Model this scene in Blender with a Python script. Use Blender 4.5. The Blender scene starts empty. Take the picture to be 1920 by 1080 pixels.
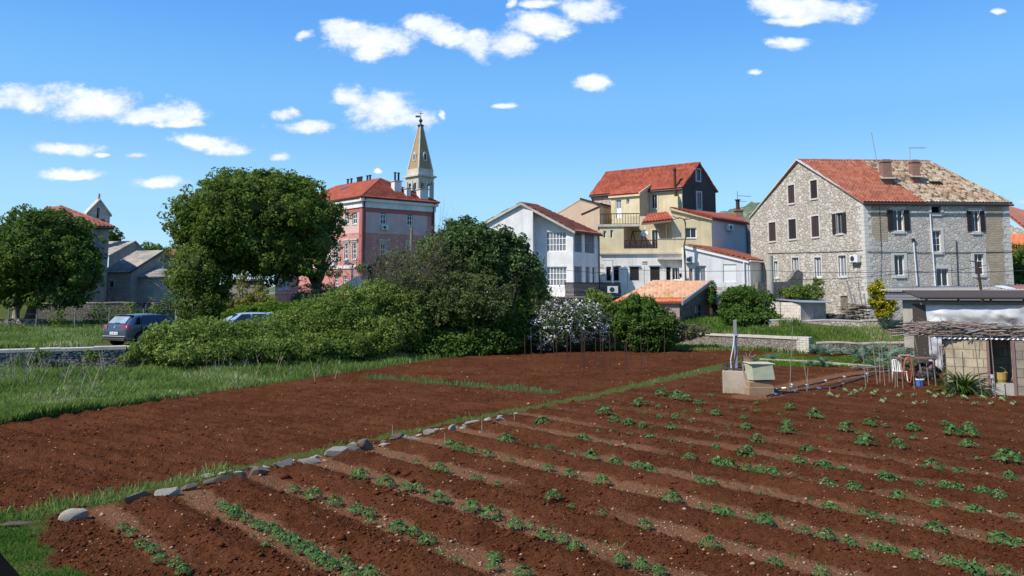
import bpy, bmesh, math, random
import numpy as np
from mathutils import Vector, Matrix
R=math.radians
rnd=random.Random(7); rs=np.random.RandomState(11)
SC=bpy.context.scene; COL=SC.collection
# ---------------------------------------------------------------- camera geometry
F=1443.; PY=400.; TH=math.atan((545-PY)/F); H=3.9
def ray(px,py):
    cx=(px-960)/F; cy=(PY-py)/F
    k=math.cos(TH)-cy*math.sin(TH)
    return cx/k,(cy*math.cos(TH)+math.sin(TH))/k
def W(px,py,d):                      # a point seen at a pixel, d metres away
    a,b=ray(px,py); return Vector((a*d,d,H+b*d))
def G(px,py,z=0):                    # where that sight line meets height z
    a,b=ray(px,py); d=(z-H)/b; return Vector((a*d,d,z))
cam=bpy.data.cameras.new('camera'); co=bpy.data.objects.new('camera',cam); COL.objects.link(co)
co.location=(0,0,H); co.rotation_euler=(R(90)+TH,0,0)
cam.sensor_fit='HORIZONTAL'; cam.sensor_width=36; cam.lens=36*F/1920
cam.shift_y=(PY-540)/1920; cam.clip_start=.1; cam.clip_end=5000
SC.camera=co
# ---------------------------------------------------------------- noise (numpy)
def _h(ix,iy,s):
    n=(ix.astype(np.int64)*374761393+iy.astype(np.int64)*668265263+s*974634777)&0x7fffffff
    n=((n^(n>>13))*1274126177)&0x7fffffff
    return ((n^(n>>16))&0xffff)/65535.
def vn(x,y,s=0):
    x=np.asarray(x,float); y=np.asarray(y,float)
    ix=np.floor(x); iy=np.floor(y); fx=x-ix; fy=y-iy
    fx=fx*fx*(3-2*fx); fy=fy*fy*(3-2*fy)
    a=_h(ix,iy,s);b=_h(ix+1,iy,s);c=_h(ix,iy+1,s);d=_h(ix+1,iy+1,s)
    return (a*(1-fx)+b*fx)*(1-fy)+(c*(1-fx)+d*fx)*fy
def fbm(x,y,s=0,o=3):
    r=0;a=.5;t=0
    for i in range(o): r=r+a*vn(x*2**i,y*2**i,s+i*7); t+=a; a*=.5
    return r/t
def sst(a,b,x):
    t=np.clip((x-a)/(b-a),0,1); return t*t*(3-2*t)
# ---------------------------------------------------------------- materials
def node(nt,t,**k):
    n=nt.nodes.new(t)
    for a,b in k.items():
        if a.startswith('i_'): n.inputs[a[2:].replace('_',' ')].default_value=b
        else: setattr(n,a,b)
    return n
def c4(c): return (c[0],c[1],c[2],1)
class MT:
    def __init__(s,name,rough=.85,spec=.25):
        s.m=bpy.data.materials.new(name); s.m.use_nodes=True; s.nt=s.m.node_tree
        s.b=s.nt.nodes['Principled BSDF']; s.b.inputs['Roughness'].default_value=rough
        s.b.inputs['Specular IOR Level'].default_value=spec
        s.tc=s.nt.nodes.new('ShaderNodeTexCoord'); s.L=s.nt.links
    def co(s,scale=(1,1,1),src='Object'):
        mp=s.nt.nodes.new('ShaderNodeMapping'); mp.inputs['Scale'].default_value=scale
        s.L.new(s.tc.outputs[src],mp.inputs[0]); return mp.outputs[0]
    def noise(s,scale,detail=4,v=None,rough=.6):
        n=node(s.nt,'ShaderNodeTexNoise'); n.inputs['Scale'].default_value=scale; n.inputs['Detail'].default_value=detail
        n.inputs['Roughness'].default_value=rough
        s.L.new(v if v is not None else s.tc.outputs['Object'],n.inputs['Vector']); return n.outputs[0]
    def ramp(s,f,stops):
        r=s.nt.nodes.new('ShaderNodeValToRGB'); e=r.color_ramp.elements
        while len(e)<len(stops): e.new(.5)
        for i,(p,c) in enumerate(stops):
            e[i].position=p; e[i].color=c4(c) if not isinstance(c,(int,float)) else (c,c,c,1)
        s.L.new(f,r.inputs[0]); return r.outputs[0]
    def mix(s,f,a,b,mode='MIX'):
        m=s.nt.nodes.new('ShaderNodeMix'); m.data_type='RGBA'; m.blend_type=mode
        for k,v in ((0,f),(6,a),(7,b)):
            if isinstance(v,(int,float)): m.inputs[k].default_value=v if k==0 else (v,v,v,1)
            elif isinstance(v,tuple): m.inputs[k].default_value=c4(v)
            else: s.L.new(v,m.inputs[k])
        return m.outputs[2]
    def math(s,op,a,b=0.,c=None):
        m=s.nt.nodes.new('ShaderNodeMath'); m.operation=op
        for k,v in ((0,a),(1,b),(2,c)):
            if v is None: continue
            if isinstance(v,(int,float)): m.inputs[k].default_value=v
            else: s.L.new(v,m.inputs[k])
        return m.outputs[0]
    def attr(s,n):
        a=s.nt.nodes.new('ShaderNodeAttribute'); a.attribute_name=n; return a.outputs['Fac']
    def col(s,c):
        if isinstance(c,tuple): s.b.inputs['Base Color'].default_value=c4(c)
        else: s.L.new(c,s.b.inputs['Base Color'])
    def bump(s,h,dist=.02,st=1):
        b=s.nt.nodes.new('ShaderNodeBump'); b.inputs['Distance'].default_value=dist; b.inputs['Strength'].default_value=st
        s.L.new(h,b.inputs['Height']); s.L.new(b.outputs[0],s.b.inputs['Normal'])
def mul(c,k): return tuple(x*k for x in c[:3])
def plaster(name,c,stain=.25,rough=.9,bump=.006,streak=True):
    t=MT(name,rough)
    n=t.noise(.8,7,rough=.75); base=t.mix(t.ramp(n,[(.35,0),(.7,1)]),c,mul(c,1-stain))
    if streak:
        v=t.co((2.2,2.2,.22)); s=t.noise(1.,5,v)
        base=t.mix(t.ramp(s,[(.52,0),(.72,.55)]),base,mul(c,1-stain*1.7))
    f=t.noise(26,4); base=t.mix(.12,base,f,'OVERLAY')
    t.col(base); t.bump(f,bump); return t.m
def simple(name,c,rough=.6,spec=.3,metal=0,var=.15,scale=9):
    t=MT(name,rough,spec); t.b.inputs['Metallic'].default_value=metal
    n=t.noise(scale,4); t.col(t.mix(n,mul(c,1-var),mul(c,1+var))); return t.m
def rubble(name,cols,mortar,scale=2.6,zs=1.5,edge=.05,bump=.03):
    t=MT(name,.92,.15); v=t.co((1,1,zs))
    w=t.noise(2.2,3,v); add=t.nt.nodes.new('ShaderNodeVectorMath'); add.operation='MULTIPLY_ADD'
    n3=t.nt.nodes.new('ShaderNodeTexNoise'); n3.inputs['Scale'].default_value=2.5; t.L.new(v,n3.inputs['Vector'])
    t.L.new(n3.outputs['Color'],add.inputs[0]); add.inputs[1].default_value=(.28,.28,.28); t.L.new(v,add.inputs[2])
    a=node(t.nt,'ShaderNodeTexVoronoi',feature='DISTANCE_TO_EDGE'); a.inputs['Scale'].default_value=scale
    b=node(t.nt,'ShaderNodeTexVoronoi'); b.inputs['Scale'].default_value=scale
    for q in (a,b): t.L.new(add.outputs[0],q.inputs['Vector'])
    sep=t.nt.nodes.new('ShaderNodeSeparateColor'); t.L.new(b.outputs['Color'],sep.inputs[0])
    c=t.ramp(sep.outputs[0],[(i/(len(cols)-1),k) for i,k in enumerate(cols)])
    c=t.mix(t.ramp(t.noise(9,5),[(.35,0),(.75,.5)]),c,mul(cols[0],.7))
    big=t.ramp(t.noise(.35,4),[(.35,0),(.7,.45)]); c=t.mix(big,c,mul(cols[1],.75))
    e=t.ramp(a.outputs['Distance'],[(0,0),(edge,.25),(edge*2.2,1)])
    t.col(t.mix(e,mortar,c)); 
    hh=t.mix(.3,e,t.noise(20,3)); t.bump(hh,bump); return t.m
def brick(name,c1,c2,mortar,w=.5,h=.2,ms=.012,bump=.01,stain=.4):
    t=MT(name,.9,.15); uv=t.tc.outputs['UV']
    b=t.nt.nodes.new('ShaderNodeTexBrick'); t.L.new(uv,b.inputs['Vector'])
    b.inputs['Scale'].default_value=1; b.inputs['Brick Width'].default_value=w; b.inputs['Row Height'].default_value=h
    b.inputs['Mortar Size'].default_value=ms; b.inputs['Color1'].default_value=c4(c1); b.inputs['Color2'].default_value=c4(c2); b.inputs['Mortar'].default_value=c4(mortar)
    n=t.noise(1.6,6); c=t.mix(t.ramp(n,[(.45,0),(.7,stain)]),b.outputs[0],mul(mortar,.8))
    c=t.mix(.3,c,t.noise(14,5),'OVERLAY')
    t.col(c); t.bump(t.math('SUBTRACT',1,b.outputs['Fac']),bump); return t.m
def tilemat(name,cols,moss=None,mossamt=.5,mscale=.5,rough=.8):
    t=MT(name,rough,.2); uv=t.tc.outputs['UV']
    fl=t.nt.nodes.new('ShaderNodeVectorMath'); fl.operation='FLOOR'; t.L.new(uv,fl.inputs[0])
    wn=t.nt.nodes.new('ShaderNodeTexWhiteNoise'); wn.noise_dimensions='2D'; t.L.new(fl.outputs[0],wn.inputs['Vector'])
    c=t.ramp(wn.outputs['Value'],[(i/(len(cols)-1),k) for i,k in enumerate(cols)])
    if moss:
        n=t.noise(mscale,6,rough=.75); c=t.mix(t.ramp(n,[(.5-.12*mossamt,0),(.68,mossamt)]),c,moss)
    c=t.mix(.35,c,t.noise(12,5),'OVERLAY'); t.col(c); return t.m
def leafmat(name,c1,c2,trans=.3,rough=.55,spec=.25,c3=None):
    t=MT(name,rough,spec); a=t.attr('var')
    st=[(0,c1),(1,c2)] if c3 is None else [(0,c1),(.75,c2),(1,c3)]
    c=t.ramp(a,st); t.col(c)
    tr=t.nt.nodes.new('ShaderNodeBsdfTranslucent'); t.L.new(t.mix(.5,c,tuple(mul(c2,1.4))),tr.inputs[0])
    mx=t.nt.nodes.new('ShaderNodeMixShader'); mx.inputs[0].default_value=trans
    t.L.new(t.b.outputs[0],mx.inputs[1]); t.L.new(tr.outputs[0],mx.inputs[2])
    t.L.new(mx.outputs[0],t.nt.nodes['Material Output'].inputs[0]); return t.m
def glassmat(name,c=(.02,.022,.025),rough=.06):
    t=MT(name,rough,.6); n=t.noise(1.3,2); t.col(t.mix(n,mul(c,.5),mul(c,1.6))); return t.m
M={}
M['red_roof']=tilemat('red_tiles',[(.24,.05,.03),(.33,.075,.04),(.38,.1,.06)],(.16,.045,.03),.5)
M['orange_roof']=tilemat('orange_tiles',[(.28,.085,.05),(.38,.12,.07),(.44,.17,.1)],(.2,.08,.055),.5)
M['dull_roof']=tilemat('dull_red_tiles',[(.2,.07,.05),(.28,.09,.06),(.34,.13,.09)],(.18,.09,.06),.5)
M['old_roof']=tilemat('weathered_tiles',[(.07,.048,.035),(.42,.32,.21),(.55,.45,.32),(.11,.075,.05),(.47,.38,.27),(.33,.19,.11)],(.36,.13,.06),.4,.3)
M['pale_roof']=tilemat('bleached_tiles',[(.42,.22,.13),(.55,.32,.2),(.6,.38,.25),(.5,.24,.14)],(.42,.2,.05),.6,.7)
M['fresh_tile']=tilemat('orange_eave_tiles',[(.5,.13,.05),(.6,.18,.08)],(.4,.14,.08),.4)
M['slate_roof']=tilemat('stone_slab_roof',[(.24,.22,.19),(.34,.31,.27),(.4,.36,.31)],(.15,.14,.12),.6)
M['stone_warm']=rubble('warm_rubble',[(.38,.33,.26),(.52,.47,.39),(.66,.61,.53),(.45,.39,.32)],(.27,.23,.18),3.0,1.35)
M['stone_grey']=rubble('grey_rubble',[(.42,.38,.32),(.52,.47,.41),(.62,.57,.5),(.36,.33,.28)],(.4,.36,.3),3.1,1.3)
M['stone_tan']=brick('tan_coursed_stone',(.47,.38,.27),(.36,.29,.2),(.27,.22,.16),.34,.13,.014)
M['stone_dry']=rubble('dry_stone',[(.28,.24,.2),(.42,.37,.3),(.52,.46,.38),(.22,.19,.16)],(.04,.035,.03),4.2,1.9,.06,.06)
M['stone_course']=brick('coursed_stone',(.64,.58,.48),(.5,.45,.37),(.29,.25,.2),.42,.15,.014,.02)
M['stone_trim']=plaster('limestone_trim',(.56,.53,.47),.2,streak=False)
M['white']=plaster('white_render',(.76,.74,.71),.24)
M['white_b']=plaster('old_white_render',(.76,.72,.66),.28)
M['yellow']=plaster('yellow_render',(.68,.57,.35),.24)
M['peach']=plaster('peach_render',(.58,.42,.29),.14)
M['lilac']=plaster('lilac_grey_render',(.58,.52,.49),.12)
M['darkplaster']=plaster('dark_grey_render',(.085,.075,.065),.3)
M['greyplaster']=plaster('grey_render',(.38,.34,.285),.45)
M['pink']=plaster('pink_render',(.56,.24,.205),.2)
M['palepink']=plaster('pale_pink_render',(.62,.42,.37),.18)
M['deeppink']=plaster('deep_pink_band',(.4,.13,.12),.15)
M['concrete']=plaster('concrete',(.42,.38,.32),.35)
M['palecon']=plaster('pale_concrete',(.56,.5,.41),.3)
M['block']=brick('sandy_block',(.46,.37,.25),(.36,.29,.2),(.22,.18,.13),.62,.33,.014,.015,.7)
M['redbrick']=brick('red_brick',(.32,.15,.1),(.25,.11,.075),(.25,.2,.16),.25,.085,.012)
M['rotbrick']=brick('crumbling_brick',(.4,.24,.16),(.34,.22,.16),(.5,.46,.4),.3,.12,.015,.02,.9)
M['ruinstone']=rubble('ruin_stone',[(.2,.17,.14),(.3,.26,.21),(.36,.31,.26)],(.12,.1,.08),5,1.5)
M['wframe']=simple('white_paint',(.8,.79,.76),.45)
M['tower']=plaster('tower_stone',(.62,.55,.44),.35)
M['gframe']=simple('grey_frame',(.3,.32,.34),.6)
M['shut']=simple('dark_shutter',(.03,.022,.022),.6,var=.35)
M['shutb']=simple('brown_shutter',(.06,.035,.032),.6,var=.35)
M['pane']=glassmat('window_glass'); M['curtain']=glassmat('curtained_glass',(.17,.18,.19),.12)
M['black']=simple('dark_opening',(.012,.011,.01),.9,.05)
M['rust']=simple('rusty_iron',(.06,.034,.026),.8,.2,var=.4,scale=20)
M['iron']=simple('dark_iron',(.05,.05,.055),.55,.4,.4)
M['zinc']=simple('zinc',(.45,.48,.52),.4,.5,.6)
M['pipe']=simple('white_pipe',(.62,.64,.66),.4)
M['ac']=simple('off_white_casing',(.62,.62,.6),.5)
M['wood']=simple('weathered_wood',(.2,.16,.12),.85,.15,var=.4,scale=14)
M['greywood']=simple('grey_wood',(.2,.2,.21),.8,.15,var=.3,scale=14)
M['darkwood']=simple('dark_wood',(.07,.055,.045),.85,.15,var=.4,scale=14)
M['bark']=simple('bark',(.1,.08,.06),.95,.1,var=.45,scale=10)
M['cane']=simple('cane',(.24,.2,.15),.8,.2,var=.35,scale=14)
M['twig']=simple('dry_twigs',(.15,.105,.09),.9,.1,var=.4,scale=5)
M['rock']=simple('pale_limestone',(.29,.25,.2),.98,.05,var=.6,scale=7)
M['rockdark']=simple('shade_toned_stone',(.13,.1,.075),.95,.1,var=.45,scale=6)  # darker stone: shade on the fronts of the edging stones put into colour
M['pebble']=simple('tan_pebbles',(.34,.21,.13),.95,.05,var=.35,scale=9)
M['drygrass']=simple('dry_stalks',(.3,.26,.18),.9,.1,var=.3,scale=4)
# ---------------------------------------------------------------- object helpers
def tag(o,label=None,cat=None,group=None,kind=None):
    if label: o['label']=label
    if cat: o['category']=cat
    if group: o['group']=group
    if kind: o['kind']=kind
    return o
def thing(name,label,cat,loc=(0,0,0),group=None,kind=None):
    o=bpy.data.objects.new(name,None); o.empty_display_size=.3; COL.objects.link(o); o.location=loc
    return tag(o,label,cat,group,kind)
def link(name,me,parent=None,local=False):
    o=bpy.data.objects.new(name,me); COL.objects.link(o)
    if parent is not None:
        o.parent=parent
        if not local:
            p=parent; off=Vector((0,0,0))
            while p is not None: off+=p.location; p=p.parent
            o.location=-off
    return o
def npmesh(name,V,Fq,mats,attrs=None,mi=None,smooth=False,uv=None):
    V=np.asarray(V,np.float32); Fq=np.asarray(Fq,np.int32); k=Fq.shape[1]
    me=bpy.data.meshes.new(name); me.vertices.add(len(V)); me.vertices.foreach_set('co',V.ravel())
    me.loops.add(Fq.size); me.loops.foreach_set('vertex_index',Fq.ravel())
    me.polygons.add(len(Fq)); me.polygons.foreach_set('loop_start',np.arange(0,Fq.size,k,dtype=np.int32))
    try: me.polygons.foreach_set('loop_total',np.full(len(Fq),k,np.int32))
    except Exception: pass
    for m in (mats if isinstance(mats,(list,tuple)) else [mats]): me.materials.append(m)
    if mi is not None: me.polygons.foreach_set('material_index',np.asarray(mi,np.int32))
    me.update(calc_edges=True); me.validate()
    if smooth: me.polygons.foreach_set('use_smooth',np.ones(len(Fq),bool))
    for a,v in (attrs or {}).items():
        at=me.attributes.new(a,'FLOAT','POINT'); at.data.foreach_set('value',np.asarray(v,np.float32))
    return me
class MB:
    def __init__(s): s.v=[];s.f=[];s.m=[];s.uv=[]
    def poly(s,pts,mi=0,uv=None):
        i=len(s.v); s.v+=[tuple(p) for p in pts]; s.f.append(tuple(range(i,i+len(pts)))); s.m.append(mi); s.uv.append(uv)
    def hexa(s,c,mi=0):               # 8 corners: bottom 4 ccw, top 4 ccw
        c=[Vector(p) for p in c]; i=len(s.v); s.v+=[tuple(p) for p in c]
        for q in ((3,2,1,0),(4,5,6,7),(0,1,5,4),(1,2,6,5),(2,3,7,6),(3,0,4,7)):
            a=c[q[0]];du=(c[q[1]]-a).length;dv=(c[q[3]]-a).length
            s.f.append(tuple(i+k for k in q)); s.m.append(mi); s.uv.append([(0,0),(du,0),(du,dv),(0,dv)])
    def box(s,c,d,rz=0,mi=0,rx=0,ry=0):
        m=Matrix.Translation(Vector(c))@Matrix.Rotation(rz,4,'Z')@Matrix.Rotation(ry,4,'Y')@Matrix.Rotation(rx,4,'X')
        x,y,z=d[0]/2,d[1]/2,d[2]/2
        s.hexa([m@Vector(p) for p in ((-x,-y,-z),(x,-y,-z),(x,y,-z),(-x,y,-z),(-x,-y,z),(x,-y,z),(x,y,z),(-x,y,z))],mi)
    def tube(s,pts,r,n=6,mi=0,cap=True):
        pts=[Vector(p) for p in pts]; rr=r if isinstance(r,(list,tuple)) else [r]*len(pts)
        i0=len(s.v)
        for k,p in enumerate(pts):
            d=(pts[min(k+1,len(pts)-1)]-pts[max(k-1,0)]); d=d.normalized() if d.length>1e-9 else Vector((0,0,1))
            u=d.cross(Vector((0,0,1)));  u=u.normalized() if u.length>.05 else Vector((1,0,0)); w=d.cross(u)
            for j in range(n):
                a=2*math.pi*j/n; s.v.append(tuple(p+(u*math.cos(a)+w*math.sin(a))*rr[k]))
        for k in range(len(pts)-1):
            for j in range(n):
                a=i0+k*n+j;b=i0+k*n+(j+1)%n
                s.f.append((a,b,b+n,a+n)); s.m.append(mi); s.uv.append(None)
        if cap:
            s.f.append(tuple(i0+j for j in range(n))); s.m.append(mi); s.uv.append(None)
            e=i0+(len(pts)-1)*n; s.f.append(tuple(e+n-1-j for j in range(n))); s.m.append(mi); s.uv.append(None)
    def cyl(s,c,r,h,n=16,mi=0,r2=None):
        c=Vector(c); s.tube([c,c+Vector((0,0,h))],[r,r if r2 is None else r2],n,mi)
    def lathe(s,c,prof,n=16,mi=0):
        c=Vector(c); i0=len(s.v)
        for r,z in prof:
            for j in range(n):
                a=2*math.pi*j/n; s.v.append((c.x+r*math.cos(a),c.y+r*math.sin(a),c.z+z))
        for k in range(len(prof)-1):
            for j in range(n):
                a=i0+k*n+j;b=i0+k*n+(j+1)%n; s.f.append((a,b,b+n,a+n)); s.m.append(mi); s.uv.append(None)
    def build(s,name,mats,parent=None,smooth=False,bevel=0,local=False,fixn=True):
        me=bpy.data.meshes.new(name); me.from_pydata(s.v,[],s.f)
        for m in (mats if isinstance(mats,(list,tuple)) else [mats]): me.materials.append(m)
        me.polygons.foreach_set('material_index',s.m)
        if any(u is not None for u in s.uv):
            ul=me.uv_layers.new(name='UVMap'); k=0; flat=[]
            for f,u in zip(s.f,s.uv):
                for j in range(len(f)): flat+= list(u[j]) if u is not None else [0,0]
            ul.data.foreach_set('uv',flat)
        if fixn or bevel:
            bm=bmesh.new(); bm.from_mesh(me)
            if fixn: bmesh.ops.recalc_face_normals(bm,faces=bm.faces)
            if bevel: bmesh.ops.bevel(bm,geom=[e for e in bm.edges if e.is_manifold and e.calc_face_angle(0)>.5],offset=bevel,segments=2,affect='EDGES',profile=.5)
            bm.to_mesh(me); bm.free()
        if smooth: me.polygons.foreach_set('use_smooth',[True]*len(me.polygons))
        return link(name,me,parent,local)
# ---------------------------------------------------------------- walls, windows
class Face:                          # a vertical wall plane; P left, Q right as seen from outside
    def __init__(s,P,Q):
        s.P=Vector((P[0],P[1],0)); s.Q=Vector((Q[0],Q[1],0)); s.d=(s.Q-s.P).normalized(); s.len=(s.Q-s.P).length
        s.n=Vector((s.d.y,-s.d.x,0))
    def pt(s,u,z,out=0): return s.P+s.d*u+s.n*out+Vector((0,0,z))
    def hit(s,px,py):
        a,b=ray(px,py); r=Vector((a,1,b)); o=Vector((0,0,H)); t=(s.P-o).dot(s.n)/r.dot(s.n); p=o+r*t
        return (p-s.P).dot(s.d),p.z
    def rect(s,x0,y0,x1,y1):
        ym=(y0+y1)/2; xm=(x0+x1)/2; u0=s.hit(x0,ym)[0]; u1=s.hit(x1,ym)[0]
        return u0,u1,s.hit(xm,y1)[1],s.hit(xm,y0)[1]
    def fbox(s,mb,u0,u1,z0,z1,o0,o1,mi=0):
        mb.hexa([s.pt(u0,z0,o1),s.pt(u1,z0,o1),s.pt(u1,z0,o0),s.pt(u0,z0,o0),s.pt(u0,z1,o1),s.pt(u1,z1,o1),s.pt(u1,z1,o0),s.pt(u0,z1,o0)],mi)
def wall(parent,f,poly,holes,mat,name='wall',reveal=.2,out=0,thick=0):
    bm=bmesh.new(); vs=[bm.verts.new((u,0,z)) for u,z in poly]; bm.faces.new(vs)
    cuts=[(Vector((h,0,0)),Vector((1,0,0))) for ho in holes for h in ho[:2]]+[(Vector((0,0,h)),Vector((0,0,1))) for ho in holes for h in ho[2:4]]
    for c,n in cuts: bmesh.ops.bisect_plane(bm,geom=bm.verts[:]+bm.edges[:]+bm.faces[:],plane_co=c,plane_no=n)
    dele=[]
    for fa in bm.faces:
        c=fa.calc_center_median()
        if any(h[0]<c.x<h[1] and h[2]<c.z<h[3] for h in holes): dele.append(fa)
    bmesh.ops.delete(bm,geom=dele,context='FACES')
    mb=MB()
    for fa in bm.faces:
        pts=[(v.co.x,v.co.z) for v in fa.verts]; mb.poly([f.pt(u,z,out) for u,z in pts],0,pts)
    bm.free()
    for u0,u1,z0,z1 in [h[:4] for h in holes]:
        for a,b in (((u0,z0),(u1,z0)),((u1,z0),(u1,z1)),((u1,z1),(u0,z1)),((u0,z1),(u0,z0))):
            mb.poly([f.pt(*a,out),f.pt(*b,out),f.pt(*b,-reveal),f.pt(*a,-reveal)],0,[a,b,(b[0]+.2,b[1]+.2),(a[0]+.2,a[1]+.2)])
    if thick:
        n=len(poly)
        for i in range(n):
            a,b=poly[i],poly[(i+1)%n]; mb.poly([f.pt(*a,out),f.pt(*b,out),f.pt(*b,-thick),f.pt(*a,-thick)],0,[a,b,b,a])
        mb.poly([f.pt(u,z,-thick) for u,z in poly][::-1],0,poly[::-1])
    return mb.build(name,mat,parent,fixn=False)
def window(parent,f,r,nx=2,nz=1,frame='wframe',pane='pane',shutter=None,sur=None,sw=.12,fw=.06,name='window',depth=.12,sill=True,smat='shut',label=None):
    u0,u1,z0,z1=r; mb=MB(); d0=-depth-.06; d1=-depth
    f.fbox(mb,u0,u0+fw,z0,z1,d0,d1); f.fbox(mb,u1-fw,u1,z0,z1,d0,d1)
    f.fbox(mb,u0+fw,u1-fw,z0,z0+fw,d0,d1); f.fbox(mb,u0+fw,u1-fw,z1-fw,z1,d0,d1)
    g=fw*.6
    for i in range(1,nx):
        u=u0+fw+(u1-u0-2*fw)*i/nx; f.fbox(mb,u-g/2,u+g/2,z0+fw,z1-fw,d0+.005,d1+.004)
    for i in range(1,nz):
        z=z0+fw+(z1-z0-2*fw)*i/nz; f.fbox(mb,u0+fw,u1-fw,z-g/2,z+g/2,d0+.008,d1-.006)
    o=mb.build(name,M[frame],parent)
    if label: o['label']=label
    p=MB(); f.fbox(p,u0+.01,u1-.01,z0+.01,z1-.01,d0-.03,d0+.012); p.build('pane',M[pane],o)
    if sur:
        s=MB(); e=.035
        f.fbox(s,u0-sw,u0,z0-sw,z1+sw,-.05,e); f.fbox(s,u1,u1+sw,z0-sw,z1+sw,-.05,e)
        f.fbox(s,u0,u1,z1,z1+sw,-.05,e); f.fbox(s,u0,u1,z0-sw,z0,-.05,e+(.05 if sill else 0))
        s.build('surround',M[sur],o)
    if shutter:
        w=(u1-u0)/2
        def sh(a,b,o0):
            s=MB(); f.fbox(s,a,b,z0+.02,z1-.02,o0,o0+.035)
            n=int((z1-z0)/.12)
            for k in range(n):
                z=z0+.06+(z1-z0-.12)*k/n; f.fbox(s,a+.05,b-.05,z,z+.06,o0+.035,o0+.05)
            s.build('shutter',M[smat],o)
        if shutter=='closed': sh(u0+.01,u0+w-.01,-.08); sh(u0+w+.01,u1-.01,-.08)
        elif shutter=='open': sh(u0-w-.02,u0-.01,.045); sh(u1+.01,u1+w+.02,.045)
        elif shutter=='left': sh(u0-w-.02,u0-.01,.045)
    return o
def rail_box(parent,pts,z,w,h,mat,name):
    mb=MB()
    for a,b in zip(pts[:-1],pts[1:]): mb.tube([Vector((a[0],a[1],z)),Vector((b[0],b[1],z))],w,6)
    return mb.build(name,mat,parent)
def roof(parent,poly,mat,name='roof',tw=.24,cl=.4,amp=.07,st=.045,th=.1,ridge=None,extra=None,uvs=1):
    """poly: planar convex, first edge = eave left->right seen from outside"""
    P=[Vector(p) for p in poly]; o=P[0]; u=(P[1]-P[0]).normalized(); n=(P[1]-P[0]).cross(P[-1]-P[0]).normalized()
    if n.z<0: n=-n
    v=n.cross(u); L=[((p-o).dot(u),(p-o).dot(v)) for p in P]
    ua=min(a for a,b in L);ub=max(a for a,b in L);va=min(b for a,b in L);vb=max(b for a,b in L)
    nu=int((ub-ua)/tw*4)+2; nc=int((vb-va)/cl)+1
    us=ua+np.arange(nu)*tw/4; ph=np.abs(np.cos(np.pi*(us-ua)/tw))*amp
    vr=[];hr=[]
    for k in range(nc):
        vr+=[va+k*cl,va+(k+1)*cl-.012]; hr+=[st,0]
    vr=np.array(vr); hr=np.array(hr)
    jit=np.array([rnd.uniform(-.006,.006) for _ in range(nu)])
    UU,VV=np.meshgrid(us,vr); HH=ph[None,:]+hr[:,None]+jit[None,:]+.015*(fbm(UU*.6,VV*.6,5)-.5)*2
    oo=np.array(o);uu=np.array(u);vv=np.array(v);nn=np.array(n)
    X=oo+UU[...,None]*uu+VV[...,None]*vv+HH[...,None]*nn
    nr=len(vr); idx=np.arange(nr*nu).reshape(nr,nu)
    Q=np.stack([idx[:-1,:-1],idx[:-1,1:],idx[1:,1:],idx[1:,:-1]],-1).reshape(-1,4)
    me=npmesh(name,X.reshape(-1,3),Q,mat); bm=bmesh.new(); bm.from_mesh(me)
    c=sum(P,Vector())/len(P)
    for i in range(len(P)):
        a,b=P[i],P[(i+1)%len(P)]; e=(b-a).normalized(); pn=e.cross(n)
        if (c-a).dot(pn)>0: pn=-pn
        bmesh.ops.bisect_plane(bm,geom=bm.verts[:]+bm.edges[:]+bm.faces[:],plane_co=a,plane_no=pn,clear_outer=True)
    ul=bm.loops.layers.uv.new('UVMap')
    for fa in bm.faces:
        ce=fa.calc_center_median()-o; cu,cv=ce.dot(u),ce.dot(v)
        q=(math.floor((cu-ua)/tw+.5)+.5,math.floor((cv-va)/cl)+.5)
        for l in fa.loops: l[ul].uv=q
    # under-slab
    lo=[bm.verts.new(p-n*th) for p in P]; hi=[bm.verts.new(p+n*.004) for p in P]
    k=len(P); bm.faces.new(lo[::-1]); bm.faces.new(hi)
    for i in range(k): bm.faces.new((lo[i],lo[(i+1)%k],hi[(i+1)%k],hi[i]))
    if ridge:
        for a,b in ridge:
            a=Vector(a);b=Vector(b);d=(b-a);Ln=d.length;d.normalize();m=max(2,int(Ln/.4))
            s=d.cross(Vector((0,0,1))).normalized(); w=s.cross(d)
            for q in range(m):
                p0=a+d*(Ln*q/m);p1=a+d*(Ln*(q+1.04)/m)
                r0=.13;r1=.115; ring=[]
                for p,r_ in ((p0,r0),(p1,r1)):
                    ring.append([bm.verts.new(p+s*math.cos(t)*r_+w*(math.sin(t)*r_+.02)) for t in (0,.8,1.57,2.34,3.14)])
                for j in range(4):
                    fa=bm.faces.new((ring[0][j],ring[0][j+1],ring[1][j+1],ring[1][j]))
                    for l in fa.loops: l[ul].uv=(q+.5,-7.5)
    bm.to_mesh(me); bm.free()
    return link(name,me,parent)
def slab(parent,P4,th,mat,name='slab'):
    P=[Vector(p) for p in P4]; mb=MB(); mb.hexa([p-Vector((0,0,th)) for p in P]+P); return mb.build(name,mat,parent)
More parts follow.
